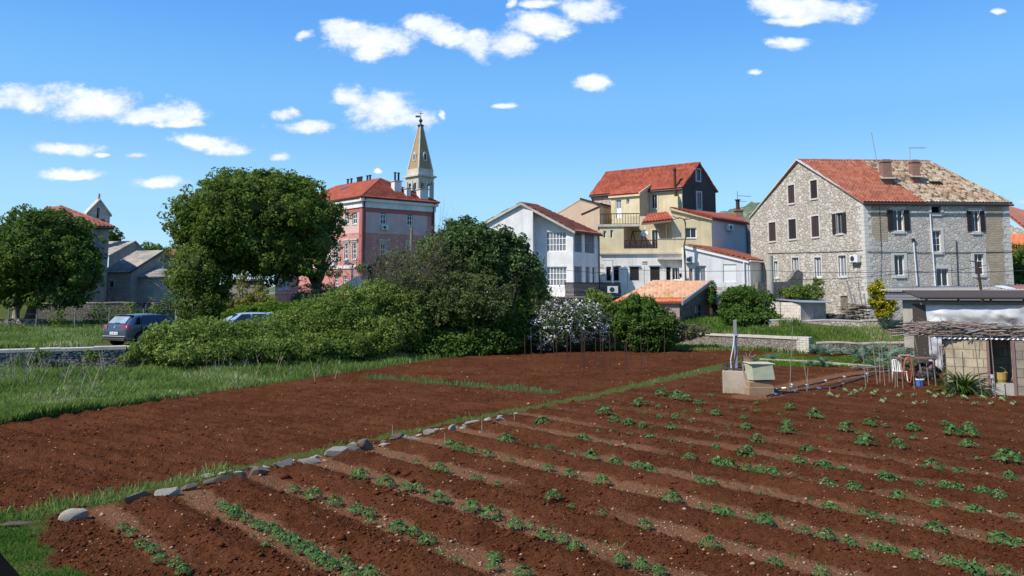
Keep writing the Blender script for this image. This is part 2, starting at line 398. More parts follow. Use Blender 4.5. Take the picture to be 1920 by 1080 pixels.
def ac_unit(px,py,d,w,f,label,u=None):
    """outdoor air conditioner hung on wall f, centred on the pixel"""
    u0,z0=f.hit(px,py); c=f.pt(u0,z0,.22)
    t=thing('air_conditioner',label,'air conditioner',(c.x,c.y,z0-.3))
    b=MB(); f.fbox(b,u0-.42,u0+.42,z0-.28,z0+.28,.06,.38); b.build('casing',M['ac'],t,bevel=.02)
    g=MB(); rr=.2
    cen=f.pt(u0-.1,z0,.385); pts=[cen+f.d*math.cos(a)*rr+Vector((0,0,math.sin(a)*rr)) for a in np.linspace(0,2*math.pi,17)[:-1]]
    g.poly(pts); g.poly([p+f.n*.012 for p in pts]); 
    for i in range(16): g.poly([pts[i],pts[(i+1)%16],pts[(i+1)%16]+f.n*.012,pts[i]+f.n*.012])
    g.build('fan_grille',M['iron'],t)
    br=MB(); f.fbox(br,u0-.35,u0-.3,z0-.34,z0-.29,-.0,.4); f.fbox(br,u0+.3,u0+.35,z0-.34,z0-.29,-.0,.4); br.build('bracket',M['zinc'],t)
    return t
# ---------------------------------------------------------------- vegetation
def sph(n,r=rs):
    v=r.normal(size=(n,3)); return v/np.linalg.norm(v,axis=1)[:,None]
def leaves(name,P,N,size,mats,parent=None,var=None,asp=.55,mi=None,fold=.15,local=False):
    P=np.asarray(P);N=np.asarray(N);n=len(P)
    N=N+rs.normal(size=(n,3))*.55; N/=np.linalg.norm(N,axis=1)[:,None]
    t=np.cross(N,sph(n)); t/=np.linalg.norm(t,axis=1)[:,None]+1e-9; b=np.cross(N,t)
    s=(np.asarray(size)*rs.uniform(.65,1.35,n))[:,None]
    V=np.stack([P-t*s*.5, P-b*s*asp*.5+N*s*fold, P+t*s*.5, P+b*s*asp*.5+N*s*fold],1).reshape(-1,3)
    q=np.arange(n*4).reshape(n,4)
    va=np.repeat(np.clip(var if var is not None else rs.rand(n),0,1),4)
    return link(name,npmesh(name,V,q,mats,{'var':va},mi),parent,local)
def crown(blobs,nsub,per,rc,up=.0,seed=0,inner=.12,zmin=None):
    """blobs: (centre, radii). leaves on sub-clumps spread over each blob"""
    r=np.random.RandomState(seed); Ps=[];Ns=[];Vs=[]
    vol=np.array([b[1][0]*b[1][2]+b[1][0]*b[1][1] for b in blobs]); vol=vol/vol.sum()
    for (c,ra),w in zip(blobs,vol):
        bo=r.normal(0,.13)
        m=max(3,int(nsub*w)); d=sph(m,r)
        rad=np.where(r.rand(m)<inner,r.uniform(.4,.85,m),r.uniform(.80,1.10,m))[:,None]
        C=np.array(c)+d*rad*np.array(ra)
        for i in range(m):
            k=int(per*r.uniform(.6,1.4)); e=sph(k,r); q=rc*r.uniform(.6,1.35)
            dn=d[i]/np.array(ra); dn/=np.linalg.norm(dn)
            keep=(e@dn>-.35)|(r.rand(k)<.25); e=e[keep]; k=len(e)
            rr=q*r.uniform(.7,1.,k)[:,None]*np.array([1.15,1.15,.8])
            Ps.append(C[i]+e*rr); Ns.append(e*.8+np.array([0,0,.35+up])); Vs.append(np.clip(r.normal(.32+.3*r.rand()+bo,.2,k),0,1))
    P=np.concatenate(Ps);N=np.concatenate(Ns);V=np.concatenate(Vs)
    if zmin is not None: k=P[:,2]>zmin; P,N,V=P[k],N[k],V[k]
    return P,N,V
def pblob(px,py,rx,ry,d,dy=None):    # a foliage mass: its centre and radii from what the photo measures, in metres
    c=W(px,py,d); k=d/F; return ((c.x,c.y,c.z),(rx*k,(dy if dy else (rx*k*.8)),ry*k))
def limb_tree(parent,base,top,r0,r1,limbs,mat,name='trunk',seed=0,spread=2.,rise=2.):
    r=random.Random(seed); mb=MB(); b=Vector(base);t=Vector(top)
    mid=b.lerp(t,.5)+Vector((r.uniform(-.1,.1),0,0))
    mb.tube([b-Vector((0,0,.3)),b+Vector((0,0,.1)),mid,t],[r0*1.35,r0*1.1,r0*.9,r1],10)
    for i in range(limbs):
        a=2*math.pi*i/limbs+r.uniform(-.4,.4); s=mid.lerp(t,r.uniform(.4,1))
        e=s+Vector((math.cos(a)*spread*r.uniform(.6,1),math.sin(a)*spread*r.uniform(.6,1),rise*r.uniform(.7,1.2)))
        m=s.lerp(e,.5)+Vector((0,0,-.2)); mb.tube([s,m,e],[r1*.7,r1*.5,r1*.2],6)
        for k in range(3):
            e2=e+Vector((r.uniform(-1,1),r.uniform(-1,1),r.uniform(.2,1)))*spread*.5; mb.tube([m.lerp(e,.6),e2],[r1*.3,r1*.08],5)
    return mb.build(name,mat,parent,smooth=True)
def blades(name,X,Y,Z,Hh,w,mats,parent=None,lean=.35,var=None):
    n=len(X); a=rs.uniform(0,2*math.pi,n); dx=np.cos(a);dy=np.sin(a); l=rs.uniform(0,2*math.pi,n); k=rs.uniform(.05,1,n)*lean*Hh
    lx=np.cos(l)*k;ly=np.sin(l)*k; w=np.broadcast_to(w,(n,))
    V=np.stack([np.stack([X-dx*w/2,Y-dy*w/2,Z],1),np.stack([X+dx*w/2,Y+dy*w/2,Z],1),
      np.stack([X+dx*w*.35+lx*.35,Y+dy*w*.35+ly*.35,Z+Hh*.6],1),np.stack([X+lx,Y+ly,Z+Hh*(1-.15*rs.rand(n))],1)],1).reshape(-1,3)
    q=np.arange(n*4).reshape(n,4)
    va=np.repeat(np.clip(var if var is not None else rs.rand(n),0,1),4)
    return link(name,npmesh(name,V,q,mats,{'var':va}),parent)
# ================================================================ light and sky
SUN_AZ=(-.84,-.54); SUN_EL=R(47)
l=bpy.data.lights.new('sun','SUN'); l.energy=4.2; l.angle=R(.53); l.color=(1,.95,.87)
so=bpy.data.objects.new('sun',l); COL.objects.link(so)
sd=Vector((SUN_AZ[0],SUN_AZ[1],0)).normalized()*math.cos(SUN_EL)+Vector((0,0,math.sin(SUN_EL)))
so.rotation_euler=sd.to_track_quat('Z','Y').to_euler()
w=bpy.data.worlds.new('World'); SC.world=w; w.use_nodes=True; nt=w.node_tree; nt.nodes.clear(); LK=nt.links
sky=nt.nodes.new('ShaderNodeTexSky'); sky.sky_type='NISHITA'; sky.sun_disc=False; sky.sun_elevation=SUN_EL
sky.sun_rotation=math.atan2(sd.x,sd.y); sky.air_density=1.0; sky.dust_density=.3; sky.ozone_density=2.6; sky.altitude=0
def wm(op,a,b=0.,c=None,clamp=False):
    m=nt.nodes.new('ShaderNodeMath'); m.operation=op; m.use_clamp=clamp
    for k,v in ((0,a),(1,b),(2,c)):
        if v is None: continue
        if isinstance(v,(int,float)): m.inputs[k].default_value=v
        else: LK.new(v,m.inputs[k])
    return m.outputs[0]
tc=nt.nodes.new('ShaderNodeTexCoord'); sp=nt.nodes.new('ShaderNodeSeparateXYZ'); LK.new(tc.outputs['Generated'],sp.inputs[0])
yy=wm('MAXIMUM',sp.outputs[1],.02); uu=wm('DIVIDE',sp.outputs[0],yy); vv=wm('DIVIDE',sp.outputs[2],yy)
cb=nt.nodes.new('ShaderNodeCombineXYZ'); LK.new(uu,cb.inputs[0]); LK.new(vv,cb.inputs[1])
def wn(scale,det,rough,vec,off=0):
    n=nt.nodes.new('ShaderNodeTexNoise'); n.inputs['Scale'].default_value=scale; n.inputs['Detail'].default_value=det; n.inputs['Roughness'].default_value=rough
    if off:
        a=nt.nodes.new('ShaderNodeVectorMath'); LK.new(vec,a.inputs[0]); a.inputs[1].default_value=(off,off*.7,0); vec=a.outputs[0]
    LK.new(vec,n.inputs['Vector']); return n
mp=nt.nodes.new('ShaderNodeMapping'); mp.inputs['Scale'].default_value=(1,1.5,1); LK.new(cb.outputs[0],mp.inputs[0])
wa=wn(14,5,.6,mp.outputs[0]); 
w1=nt.nodes.new('ShaderNodeVectorMath'); w1.operation='MULTIPLY_ADD'; LK.new(wa.outputs['Color'],w1.inputs[0]); w1.inputs[1].default_value=(.05,.022,0)
w0=nt.nodes.new('ShaderNodeVectorMath'); LK.new(cb.outputs[0],w0.inputs[0]); w0.inputs[1].default_value=(-.025,-.011,0); LK.new(w0.outputs[0],w1.inputs[2])
CL=[(60,182,105,24),(185,200,95,25),(290,215,85,19),(330,234,45,6),(118,278,52,10),(145,325,54,8),(182,290,12,4),(255,291,23,6),(290,343,58,10),
 (378,265,58,13),(430,278,38,11),(530,289,20,8),(535,217,26,10),(570,238,58,10),(660,185,32,22),(720,205,70,34),(775,222,42,20),
 (570,66,24,10),(645,58,45,22),(700,75,75,26),(690,100,30,16),(800,48,50,20),(835,72,40,16),(905,88,40,22),(960,80,48,24),(1015,48,62,26),(1105,18,58,24),(1010,5,40,8),(958,4,10,10),
 (1108,158,27,14),(1098,152,14,9),(947,198,22,6),(1455,15,52,20),(1545,22,80,22),(1490,40,60,8),(1482,79,42,11),(1412,138,13,5),(1872,18,12,7),(1910,378,24,8),(825,212,6,8),(707,318,6,4)]
mn=None
for (px,py,rx,ry) in CL:
    a,b=ray(px,py); a2=ray(px+rx,py)[0]-a; b2=ray(px,py-ry)[1]-b
    s=nt.nodes.new('ShaderNodeVectorMath'); s.operation='MULTIPLY_ADD'; LK.new(w1.outputs[0],s.inputs[0])
    s.inputs[1].default_value=(1/a2,1/b2,0); s.inputs[2].default_value=(-a/a2,-b/b2,0)
    ln=nt.nodes.new('ShaderNodeVectorMath'); ln.operation='LENGTH'; LK.new(s.outputs[0],ln.inputs[0]); d=ln.outputs['Value']
    mn=d if mn is None else wm('SMOOTH_MIN',mn,d,.25)
n1=wn(20,9,.66,mp.outputs[0],3); n2=wn(9,4,.6,mp.outputs[0],7)
f=wm('SUBTRACT',1.34,mn); f=wm('ADD',f,wm('MULTIPLY',wm('SUBTRACT',n1.outputs[0],.5),2.6)); f=wm('ADD',f,wm('MULTIPLY',wm('SUBTRACT',n2.outputs[0],.5),1.1))
al=wm('MULTIPLY',f,1.2,None,True)
al=wm('MULTIPLY',wm('MULTIPLY',al,al),wm('SUBTRACT',3,wm('MULTIPLY',al,2)))
al=wm('MULTIPLY',al,wm('GREATER_THAN',sp.outputs[1],.05))
thin=wm('MULTIPLY',al,.96)
# cloud brightness: thicker parts whiter, thin edges and folds bluer
cr=nt.nodes.new('ShaderNodeValToRGB'); e=cr.color_ramp.elements
e[0].position=.34; e[0].color=(3.9,4.7,5.9,1); e[1].position=.8; e[1].color=(7.1,7.3,7.5,1)
LK.new(wm('ADD',wm('MULTIPLY',n1.outputs[0],.75),wm('MULTIPLY',f,.22)),cr.inputs[0])
hs=nt.nodes.new('ShaderNodeHueSaturation'); hs.inputs['Saturation'].default_value=1.32; hs.inputs['Value'].default_value=1.0; LK.new(sky.outputs[0],hs.inputs['Color'])
gr=nt.nodes.new('ShaderNodeValToRGB'); gr.color_ramp.interpolation='EASE'; e=gr.color_ramp.elements
e[0].position=0; e[0].color=(.46,.76,.98,1); e[1].position=.5; e[1].color=(.075,.27,.80,1)
for p_,c_ in ((.10,(.36,.68,.97,1)),(.22,(.21,.52,.95,1)),(.36,(.12,.38,.90,1))): q_=e.new(p_); q_.color=c_
LK.new(sp.outputs[2],gr.inputs[0])
sc_=nt.nodes.new('ShaderNodeVectorMath'); sc_.operation='SCALE'; LK.new(gr.outputs[0],sc_.inputs[0]); sc_.inputs['Scale'].default_value=.77/.115
gm_=nt.nodes.new('ShaderNodeMix'); gm_.data_type='RGBA'; gm_.inputs[0].default_value=.85; LK.new(hs.outputs[0],gm_.inputs[6]); LK.new(sc_.outputs[0],gm_.inputs[7])
mx=nt.nodes.new('ShaderNodeMix'); mx.data_type='RGBA'; LK.new(thin,mx.inputs[0]); LK.new(gm_.outputs[2],mx.inputs[6]); LK.new(cr.outputs[0],mx.inputs[7])
bg=nt.nodes.new('ShaderNodeBackground'); bg.inputs['Strength'].default_value=.115; LK.new(mx.outputs[2],bg.inputs[0])
wo=nt.nodes.new('ShaderNodeOutputWorld'); LK.new(bg.outputs[0],wo.inputs[0])
SC.view_settings.view_transform='Standard'; SC.view_settings.look='None'; SC.view_settings.exposure=.50; SC.view_settings.gamma=1
SC.cycles.max_bounces=5; SC.cycles.diffuse_bounces=3; SC.cycles.transparent_max_bounces=6; SC.cycles.use_denoising=True
# ================================================================ terrain
BX=[-90,-40,-22.5,-17.7,-8.3,2.9,12.6,18.2,18.6,24,60,120]; BY=[26,30,33.8,36,46,53.5,55.5,49.2,50,50,50,50]
FEX=[6,23.1,30.3,45.2,52,53]; FE=[-24,-15.05,-11.55,-4.0,2.5,6]     # left edge of the dug field: x as function of y
BD0=Vector((-7.84,14.09)); BD1=Vector((11.24,40.14))                # the stone border between the two fields
ND=(.728,.686); RD=(.686,-.728); SPC=1.63; S0=4.37
def border_x(y): return np.interp(y,[10,14.09,17.36,20.34,23.88,28.12,33.83,40.14,46,60],[-10.6,-7.84,-5.62,-3.58,-.97,2.68,6.69,11.24,15.6,26])
def zt(x,y,detail=True):
    x=np.asarray(x,float); y=np.asarray(y,float)
    yb=np.interp(x,BX,BY); d=y-yb
    left=x<18.4
    zp=np.where(x<4,1.32+.5*sst(40,95,y),1.32+.45*sst(54,60,y)+.2*sst(60,95,y))
    zright=.6+.75*sst(0,3,d)+.4*sst(3.1,3.5,d)
    zp=np.where(left,zp-np.where((x>8),.35*(1-sst(0,4,d)),0),zright)
    fe=np.interp(y,FEX,FE); g=.42*sst(0,8,fe-x)
    zf=g+.02*sst(18,24,x)
    z=zf+(zp-zf)*sst(-.02,.25,d)
    z=z+.12*(fbm(x*.25,y*.25,3)-.5)*sst(0,3,d)+.1*(fbm(x*.5,y*.5,5)-.5)*sst(.2,3,fe-x)
    return z
def in_right(x,y): return (x>border_x(y)+.12)
def zq(x,y): return float(zt(np.array([x]),np.array([y]))[0])
def path_mask(x,y):
    pts=[G(1405,745),G(1500,722),G(1600,702),G(1700,692),G(1760,690)]
    m=np.zeros_like(x)
    for a,b in zip(pts[:-1],pts[1:]):
        ax,ay,bx,by=a.x,a.y,b.x,b.y; t=np.clip(((x-ax)*(bx-ax)+(y-ay)*(by-ay))/((bx-ax)**2+(by-ay)**2),0,1)
        d=np.hypot(x-ax-t*(bx-ax),y-ay-t*(by-ay)); m=np.maximum(m,1-sst(.45,.9,d))
    return m
LC=[G(160,1085),G(85,1015),G(110,975),G(-40,962)]
def field_detail(x,y):
    """small relief and ground type of the dug fields"""
    yb=np.interp(x,BX,BY); fe=np.interp(y,FEX,FE); bx=border_x(y)
    ins=sst(0,.35,x-fe+.5*(fbm(x*1.2,y*1.2,9)-.5))*sst(0,.6,yb-1.2-y+.8*(fbm(x*.6,y*.6,8)-.5))*sst(0,.2,40-x)
    ins=np.where((x>8)&(x<20)&(y>50.5),ins*(1-sst(51.5,52.2,y+.6*fbm(x*.5,y*.5,4))),ins)
    right=sst(-.05,.25,x-bx)
    s=x*ND[0]+y*ND[1]; a=x*RD[0]+y*RD[1]
    wob=.11*(fbm(a*.35,s*.2,21)-.5)*2
    ph=(s-S0+wob)/SPC; fr=np.abs(ph-np.round(ph))*SPC               # distance to the nearest plant row
    rowz=1-sst(14,23,s)*.85
    ridge=(np.cos(np.clip((SPC/2-fr)/(SPC/2-.22),0,1)*math.pi)*.5+.5)
    strip=(1-sst(.18,.40,fr+.16*(fbm(x*2.2,y*2.2,31)-.5)*2))*rowz*sst(4.0,4.4,s)
    amt=fbm(a*.28+3,np.round(ph)*3.1,33); strip=strip*sst(.16,.45,amt)*right*ins
    h=.13*ridge*right*rowz*sst(.1,.9,x-bx)*sst(4.2,5,s)
    s2=(x*.55+y*.83); fur=np.abs(((s2+.15*fbm(x*.5,y*.5,17))/.75)%1-.5)*2
    h=h+(1-right)*.075*fur
    cl=fbm(x*5,y*5,41,4); cl2=fbm(x*17,y*17,43,2); cl3=vn(x*9,y*9,47)
    rough=.11*(cl-.5)+.05*(cl2-.5)+.07*np.maximum(cl3-.72,0)
    h=h+rough*(1-.75*strip)
    # grassed corner bottom left, verge along the border, onion row, far garden corner
    low=sst(-.1,.3,np.interp(y,[7,LC[0].y,LC[1].y,LC[2].y,LC[3].y,17],[-5.5,LC[0].x,LC[1].x,LC[2].x,LC[3].x,-30])-x+.4*(fbm(x*1.5,y*1.5,51)-.5)*2)
    bw=np.interp(y,[10,14,20,26,34,41,48],[.8,.45,.3,.42,.55,.75,1.0])
    dbo=(bx-x); bord=(1-sst(bw*.7,bw*1.1,np.abs(dbo-.18-bw*.4)+.25*(fbm(x*1.3,y*1.3,53)-.5)*2))*(y>13)
    on=G(690,708);on2=G(1035,738); t=np.clip(((x-on.x)*(on2.x-on.x)+(y-on.y)*(on2.y-on.y))/((on2.x-on.x)**2+(on2.y-on.y)**2),0,1)
    do=np.hypot(x-on.x-t*(on2.x-on.x),y-on.y-t*(on2.y-on.y)); onion=1-sst(.25,.5,do)
    gard=(1-sst(0,.3,np.abs(y-43.3+.08*(x-15))-2.8))*sst(12.5,14.,x)*(1-sst(23,24.,x))
    gm=np.maximum.reduce([low,bord,onion*.6,gard*.65*(fbm(x*.8,y*3.,61)>.42),1-ins])
    pth=path_mask(x,y)*ins
    strip=np.maximum(strip,pth*.9)
    h=h*ins*(1-.6*gm)*(1-.6*pth)
    return h,np.clip(gm*(1-pth),0,1),np.clip(strip,0,1),ins,right,low,bord,onion,gard
def make_terrain():
    ys=[-60,-30,-12,0,4,6.5,8.0]; y=9.
    while y<62: ys.append(y); y+=max(.022,y*y/5200)
    while y<1600: ys.append(y); y*=1.045 if y<130 else 1.2
    ys=np.array(ys); NC=880; sx=np.linspace(-1,1,NC)
    wv=.80*(np.maximum(ys,9)+2)
    ext=[1.03,1.08,1.15,1.3,1.6,2.2,3.5,6,12,30]
    X=[]
    for yv,wd in zip(ys,wv):
        base=sx*wd; lim=max(900,wd*1.2); r=[wd*e if wd*e<lim else lim+e for e in ext]
        X.append(np.concatenate([-np.array(r[::-1]),base,np.array(r)]))
    X=np.array(X); Y=np.repeat(ys[:,None],X.shape[1],1)
    Z=zt(X,Y); h,gm,strip,ins,*_=field_detail(X,Y); near=1-sst(56,75,Y); Z=Z+h*near*(Y>3)
    Z=Z-sst(100,900,Y)*2
    n,m=X.shape; idx=np.arange(n*m).reshape(n,m)
    Q=np.stack([idx[:-1,:-1],idx[:-1,1:],idx[1:,1:],idx[1:,:-1]],-1).reshape(-1,4)
    gm=np.where(Y>56,1,gm); 
    t=MT('garden_ground',1,.0)
    n1=t.noise(1.4,7,rough=.8); n2=t.noise(13,6,rough=.8); n3=t.noise(60,3)
    soil=t.mix(t.ramp(n1,[(.3,0),(.7,1)]),(.078,.0255,.0112),(.15,.057,.0265))
    soil=t.mix(t.ramp(n2,[(.4,0),(.62,.85)]),soil,(.038,.0115,.0048))
    soil=t.mix(t.ramp(n3,[(.62,0),(.75,.5)]),soil,(.34,.16,.1))
    tan=t.mix(t.ramp(n2,[(.35,0),(.65,1)]),(.27,.135,.07),(.16,.07,.035))
    soil=t.mix(t.ramp(t.noise(.35,5),[(.4,0),(.62,.4)]),soil,(.165,.062,.027))
    c=t.mix(t.math('MULTIPLY',t.attr('strip'),.95),soil,tan)
    gr=t.mix(t.ramp(n2,[(.35,0),(.65,1)]),(.05,.075,.016),(.12,.13,.04))
    gr=t.mix(t.ramp(n1,[(.5,0),(.72,.45)]),gr,(.12,.09,.05))
    c=t.mix(t.attr('grass'),c,gr); t.col(c)
    v=node(t.nt,'ShaderNodeTexVoronoi'); v.inputs['Scale'].default_value=24; t.L.new(t.tc.outputs['Object'],v.inputs['Vector'])
    hh=t.math('ADD',t.math('MULTIPLY',n2,1.),t.math('MULTIPLY',v.outputs['Distance'],-.5)); hh=t.math('ADD',hh,t.math('MULTIPLY',n3,.35))
    t.bump(hh,.06,1)
    me=npmesh('ground',np.stack([X,Y,Z],-1).reshape(-1,3),Q,t.m,{'grass':gm.ravel(),'strip':strip.ravel()})
    return tag(link('ground',me),kind='structure')
make_terrain()
def hill():
    xs=np.linspace(-500,900,240); ys=np.linspace(440,1080,60); X,Y=np.meshgrid(xs,ys)
    prof=np.interp(X,[-500,0,120,170,200,253,320,420,600,900],[6,10,35,62,79,97,95,60,26,12])*np.clip(1-((Y-760)/300)**2,0,1)
    Z=prof*(1+.12*(fbm(X*.02,Y*.02,5)-.5))+5*(fbm(X*.12,Y*.12,6,4)-.4)+7*np.maximum(vn(X*.2,Y*.2,8)-.5,0)
    idx=np.arange(X.size).reshape(X.shape); Q=np.stack([idx[:-1,:-1],idx[:-1,1:],idx[1:,1:],idx[1:,:-1]],-1).reshape(-1,4)
    t=MT('hillside_scrub',.95,.1); n=t.noise(.09,8,rough=.8); n2=t.noise(.25,5)
    c=t.ramp(n,[(.36,(.05,.075,.04)),(.5,(.12,.15,.08)),(.62,(.27,.25,.17)),(.72,(.1,.12,.08))]); c=t.mix(t.ramp(n2,[(.45,0),(.6,.6)]),c,(.05,.08,.045)); t.col(c)
    tag(link('hill',npmesh('hill',np.stack([X,Y,Z-2],-1).reshape(-1,3),Q,t.m,smooth=True)),kind='structure')
hill()
# ================================================================ buildings
def part_box(parent,name,mat,f,u0,u1,z0,z1,o0,o1,bevel=0):
    mb=MB(); f.fbox(mb,u0,u1,z0,z1,o0,o1); return mb.build(name,M[mat],parent,bevel=bevel)
def V2(p): return Vector((p[0],p[1]))
# ---- the big stone house on the right
def stone_house():
    A=W(1627,560,57); zb=1.2; ze=H+6.62
    a=V2((A.x,A.y)); c=a+V2((-4.3,13.5)); b=V2((W(1899,500,57.7).x,57.7)); d=b+V2((-4.3,13.5))
    t=thing('stone_house','large three storey rubble stone house with half new red and half patched old tile roof','house',(a.x,a.y,1.6))
    fl=Face(c,a); fr=Face(a,b); fe=Face(b,d); fb=Face(d,c)
    zr=H+10.75; L=fl.len
    # gable wall
    hs=[]; specs=[]
    for px in ((1478,347,1490,381,'closed'),(1520,338,1532.6,372,'closed'),(1442,417,1455,452,'closed'),(1479,411,1493,448,'closed'),(1522,405,1536,444,'closed'),
               (1568,399,1580.5,438,'open'),(1486,483,1498,520,None),(1528,482.6,1540,519.6,None),(1573,479,1587,518.5,None),(1452,490,1459,521,None)):
        r=fl.rect(*px[:4]); hs.append(r); specs.append((r,px[4]))
    dr=fl.rect(1576,555,1590,583); hs.append(dr)
    wall(t,fl,[(0,zb),(L,zb),(L,ze),(L/2,zr),(0,ze)],hs,M['stone_warm'])
    for i,(r,s) in enumerate(specs):
        window(t,fl,r,nx=2,nz=1,frame='wframe' if s is None else 'gframe',pane='curtain' if s is None else 'pane',shutter=s,sur='stone_trim',sw=.13,smat='shutb' if i in (0,2,4) else 'shut')
    mb=MB(); fl.fbox(mb,dr[0],dr[1],dr[2],dr[3],-.14,-.1)
    for k in range(5): fl.fbox(mb,dr[0]+.04+k*(dr[1]-dr[0])/5,dr[0]+(k+1)*(dr[1]-dr[0])/5-.02,dr[2]+.02,dr[3]-.02,-.1,-.08)
    mb.build('door',M['wood'],t)
    hs=[]; sp=[]
    for px in ((1674,393,1694,433,'open',2,1),(1746,386,1764,400,'dark',1,1),(1821,395,1837,434.5,'open',2,1),(1749,432.4,1765,472,None,2,3),
               (1677,478,1696,516.5,None,2,1),(1756,503.5,1779,537,'yel',2,1),(1827,476,1845,515,None,2,3)):
        r=fr.rect(*px[:4]); hs.append(r); sp.append((r,)+px[4:])
    wall(t,fr,[(0,zb),(fr.len,zb),(fr.len,ze),(0,ze)],hs,M['stone_grey'])
    for r,s,nx,nz in sp:
        window(t,fr,r,nx,nz,frame='gframe' if s=='dark' else 'wframe',pane='black' if s=='dark' else 'pane',shutter='open' if s=='open' else None,sur='stone_trim',sw=.2)
    # patches of thin tan coursing in the facade
    for x0,y0,x1,y1 in ((1852,382,1881,540),(1636,385,1665,452)):
        u0,u1,z0,z1=fr.rect(x0,y0,x1,y1); n=9; le=[];ri=[]
        for i in range(n+1):
            z=z0+(min(z1,ze-.02)-z0)*i/n; le.append((u0+rnd.uniform(-.15,.15),z)); ri.append((u1+rnd.uniform(-.15,.15),z))
        mb=MB()
        for i in range(n):
            q=[le[i],ri[i],ri[i+1],le[i+1]]; mb.poly([fr.pt(u,z,.012) for u,z in q],0,q)
        mb.build('wall',M['stone_tan'],t,fixn=False)
    # corner quoins
    mb=MB(); z=zb; k=0
    while z<ze-.3:
        w1=.55 if k%2 else .32
        fr.fbox(mb,0,w1,z+.01,z+.29,-.02,.018); fl.fbox(mb,L-(.87-w1),L,z+.01,z+.29,-.02,.018)
        z+=.3; k+=1
    mb.build('quoins',M['stone_trim'],t); mb=MB(); z=zb; k=0
    while z<ze-.3:
        fr.fbox(mb,fr.len-(.5 if k%2 else .3),fr.len,z+.01,z+.29,-.02,.018); z+=.3; k+=1
    mb.build('quoins',M['stone_trim'],t)
    wall(t,fe,[(0,zb),(fe.len,zb),(fe.len,ze),(fe.len/2,zr),(0,ze)],[],M['stone_grey'])
    wall(t,fb,[(0,zb),(fb.len,zb),(fb.len,ze),(0,ze)],[],M['stone_grey'])
    # roof: front slope new part, old part; rear slope
    A3=Vector((a.x,a.y,ze+.08)); B3=Vector((b.x,b.y,ze+.08)); off=Vector((0,-.28,-.16))
    R0=Vector(((a.x+c.x)/2,(a.y+c.y)/2,zr+.12)); R1=Vector(((b.x+d.x)/2,(b.y+d.y)/2,zr+.12))
    A3+=off-fr.d.to_3d()*.12; B3+=off+fr.d.to_3d()*.15; R0-=fr.d.to_3d()*.12; R1+=fr.d.to_3d()*.1
    e=A3.lerp(B3,.41); r_=R0.lerp(R1,.47)
    roof(t,[A3,e,r_,R0],M['orange_roof'],tw=.26,cl=.38)
    zf=Vector((0,0,.02)); ro=roof(t,[e+zf,B3+zf,R1+zf,r_+zf],M['old_roof'],tw=.24,cl=.36,amp=.06,st=.05)
    # hole in the old roof
    n=(B3-A3).cross(R0-A3).normalized(); hc=None
    aa,bb=ray(1757,345); rv=Vector((aa,1,bb)); o=Vector((0,0,H)); hc=o+rv*((A3-o).dot(n)/rv.dot(n))
    u=(B3-A3).normalized(); v=n.cross(u)
    bm=bmesh.new(); bm.from_mesh(ro.data)
    kill=[]
    for fa in bm.faces:
        q=fa.calc_center_median()-hc; x_,y_=q.dot(u),q.dot(v)
        if len(fa.verts)<=5 and fa.calc_area()<.2 and (x_/.62)**2+((y_+.12*x_)/.34)**2<1+.5*math.sin(x_*9): kill.append(fa)
    bmesh.ops.delete(bm,geom=kill,context='FACES'); bm.to_mesh(ro.data); bm.free()
    mb=MB(); pts=[hc+n*.05+u*math.cos(q)*.75+v*math.sin(q)*.42 for q in np.linspace(0,6.28,13)[:-1]]; mb.poly(pts); mb.build('roof_hole',M['black'],t,fixn=False)
    C3=Vector((c.x,c.y,ze))+Vector((0,.25,-.15)); D3=Vector((d.x,d.y,ze))+Vector((0,.25,-.15))
    roof(t,[D3,C3,R0,R1],M['orange_roof'],tw=.5,cl=.8,ridge=[(R0,R1)])
    mb=MB(); g=A3+Vector((0,-.06,-.16)); g2=B3+Vector((0,-.06,-.16)); mb.tube([g,g2],.07,8); mb.build('gutter',M['iron'],t)
    mb=MB()  # verge stones of the gable
    for p,q in ((Vector((a.x,a.y,ze)),R0),(Vector((c.x,c.y,ze)),R0)):
        s=(q-p).normalized(); w_=Vector((-.12,-.04,0)); up=Vector((0,0,.1))
        mb.hexa([p+w_,p-w_,q-w_,q+w_-Vector((0,0,.0)),p+w_+up,p-w_+up,q-w_+up,q+w_+up])
    mb.build('verge',M['stone_trim'],t)
    for px,py,d_,w_,h_ in ((1661,333,59.8,.7,1.2),(1715,330,60.2,.58,1.05)):
        p=W(px,py,d_); mb=MB(); mb.box((p.x,p.y,p.z+h_/2-.4),(w_,.6,h_+.8)); ch=mb.build('chimney',M['redbrick'],t)
        mb=MB(); mb.box((p.x,p.y,p.z+h_+.05),(w_+.1,.7,.1)); mb.box((p.x,p.y,p.z+h_+.16),(w_-.1,.55,.12)); mb.build('chimney_cap',M['redbrick'],ch)
        mb=MB(); mb.box((p.x,p.y-.25,p.z-.02),(w_+.4,.6,.05),rx=R(30)); mb.build('flashing',M['greyplaster'],ch)
    for pts,r in ((((1742.6,400.6),(1753,537)),.045),(((1711.5,451),(1718.7,536)),.05)):
        mb=MB(); q=[fr.hit(*p) for p in pts]; mb.tube([fr.pt(u,z,.08) for u,z in q],r,8)
        if pts[0][0]<1715: fr.fbox(mb,q[0][0]-.1,q[0][0]+.1,q[0][1]-.1,q[0][1]+.15,.0,.14,1)
        mb.build('drain_pipe',[M['pipe'],M['rust']],t)
    mb=MB(); q=[fr.hit(*p) for p in ((1648,383),(1652,470),(1651,535))]; mb.tube([fr.pt(u,z,.04) for u,z in q],.015,5)
    q=[fr.hit(*p) for p in ((1792,450),(1796,540))]; mb.tube([fr.pt(u,z,.05) for u,z in q],.03,5); 
    q=[fl.hit(*p) for p in ((1440,475),(1540,473),(1618,470))]; mb.tube([fl.pt(u,z,.04) for u,z in q],.02,5)
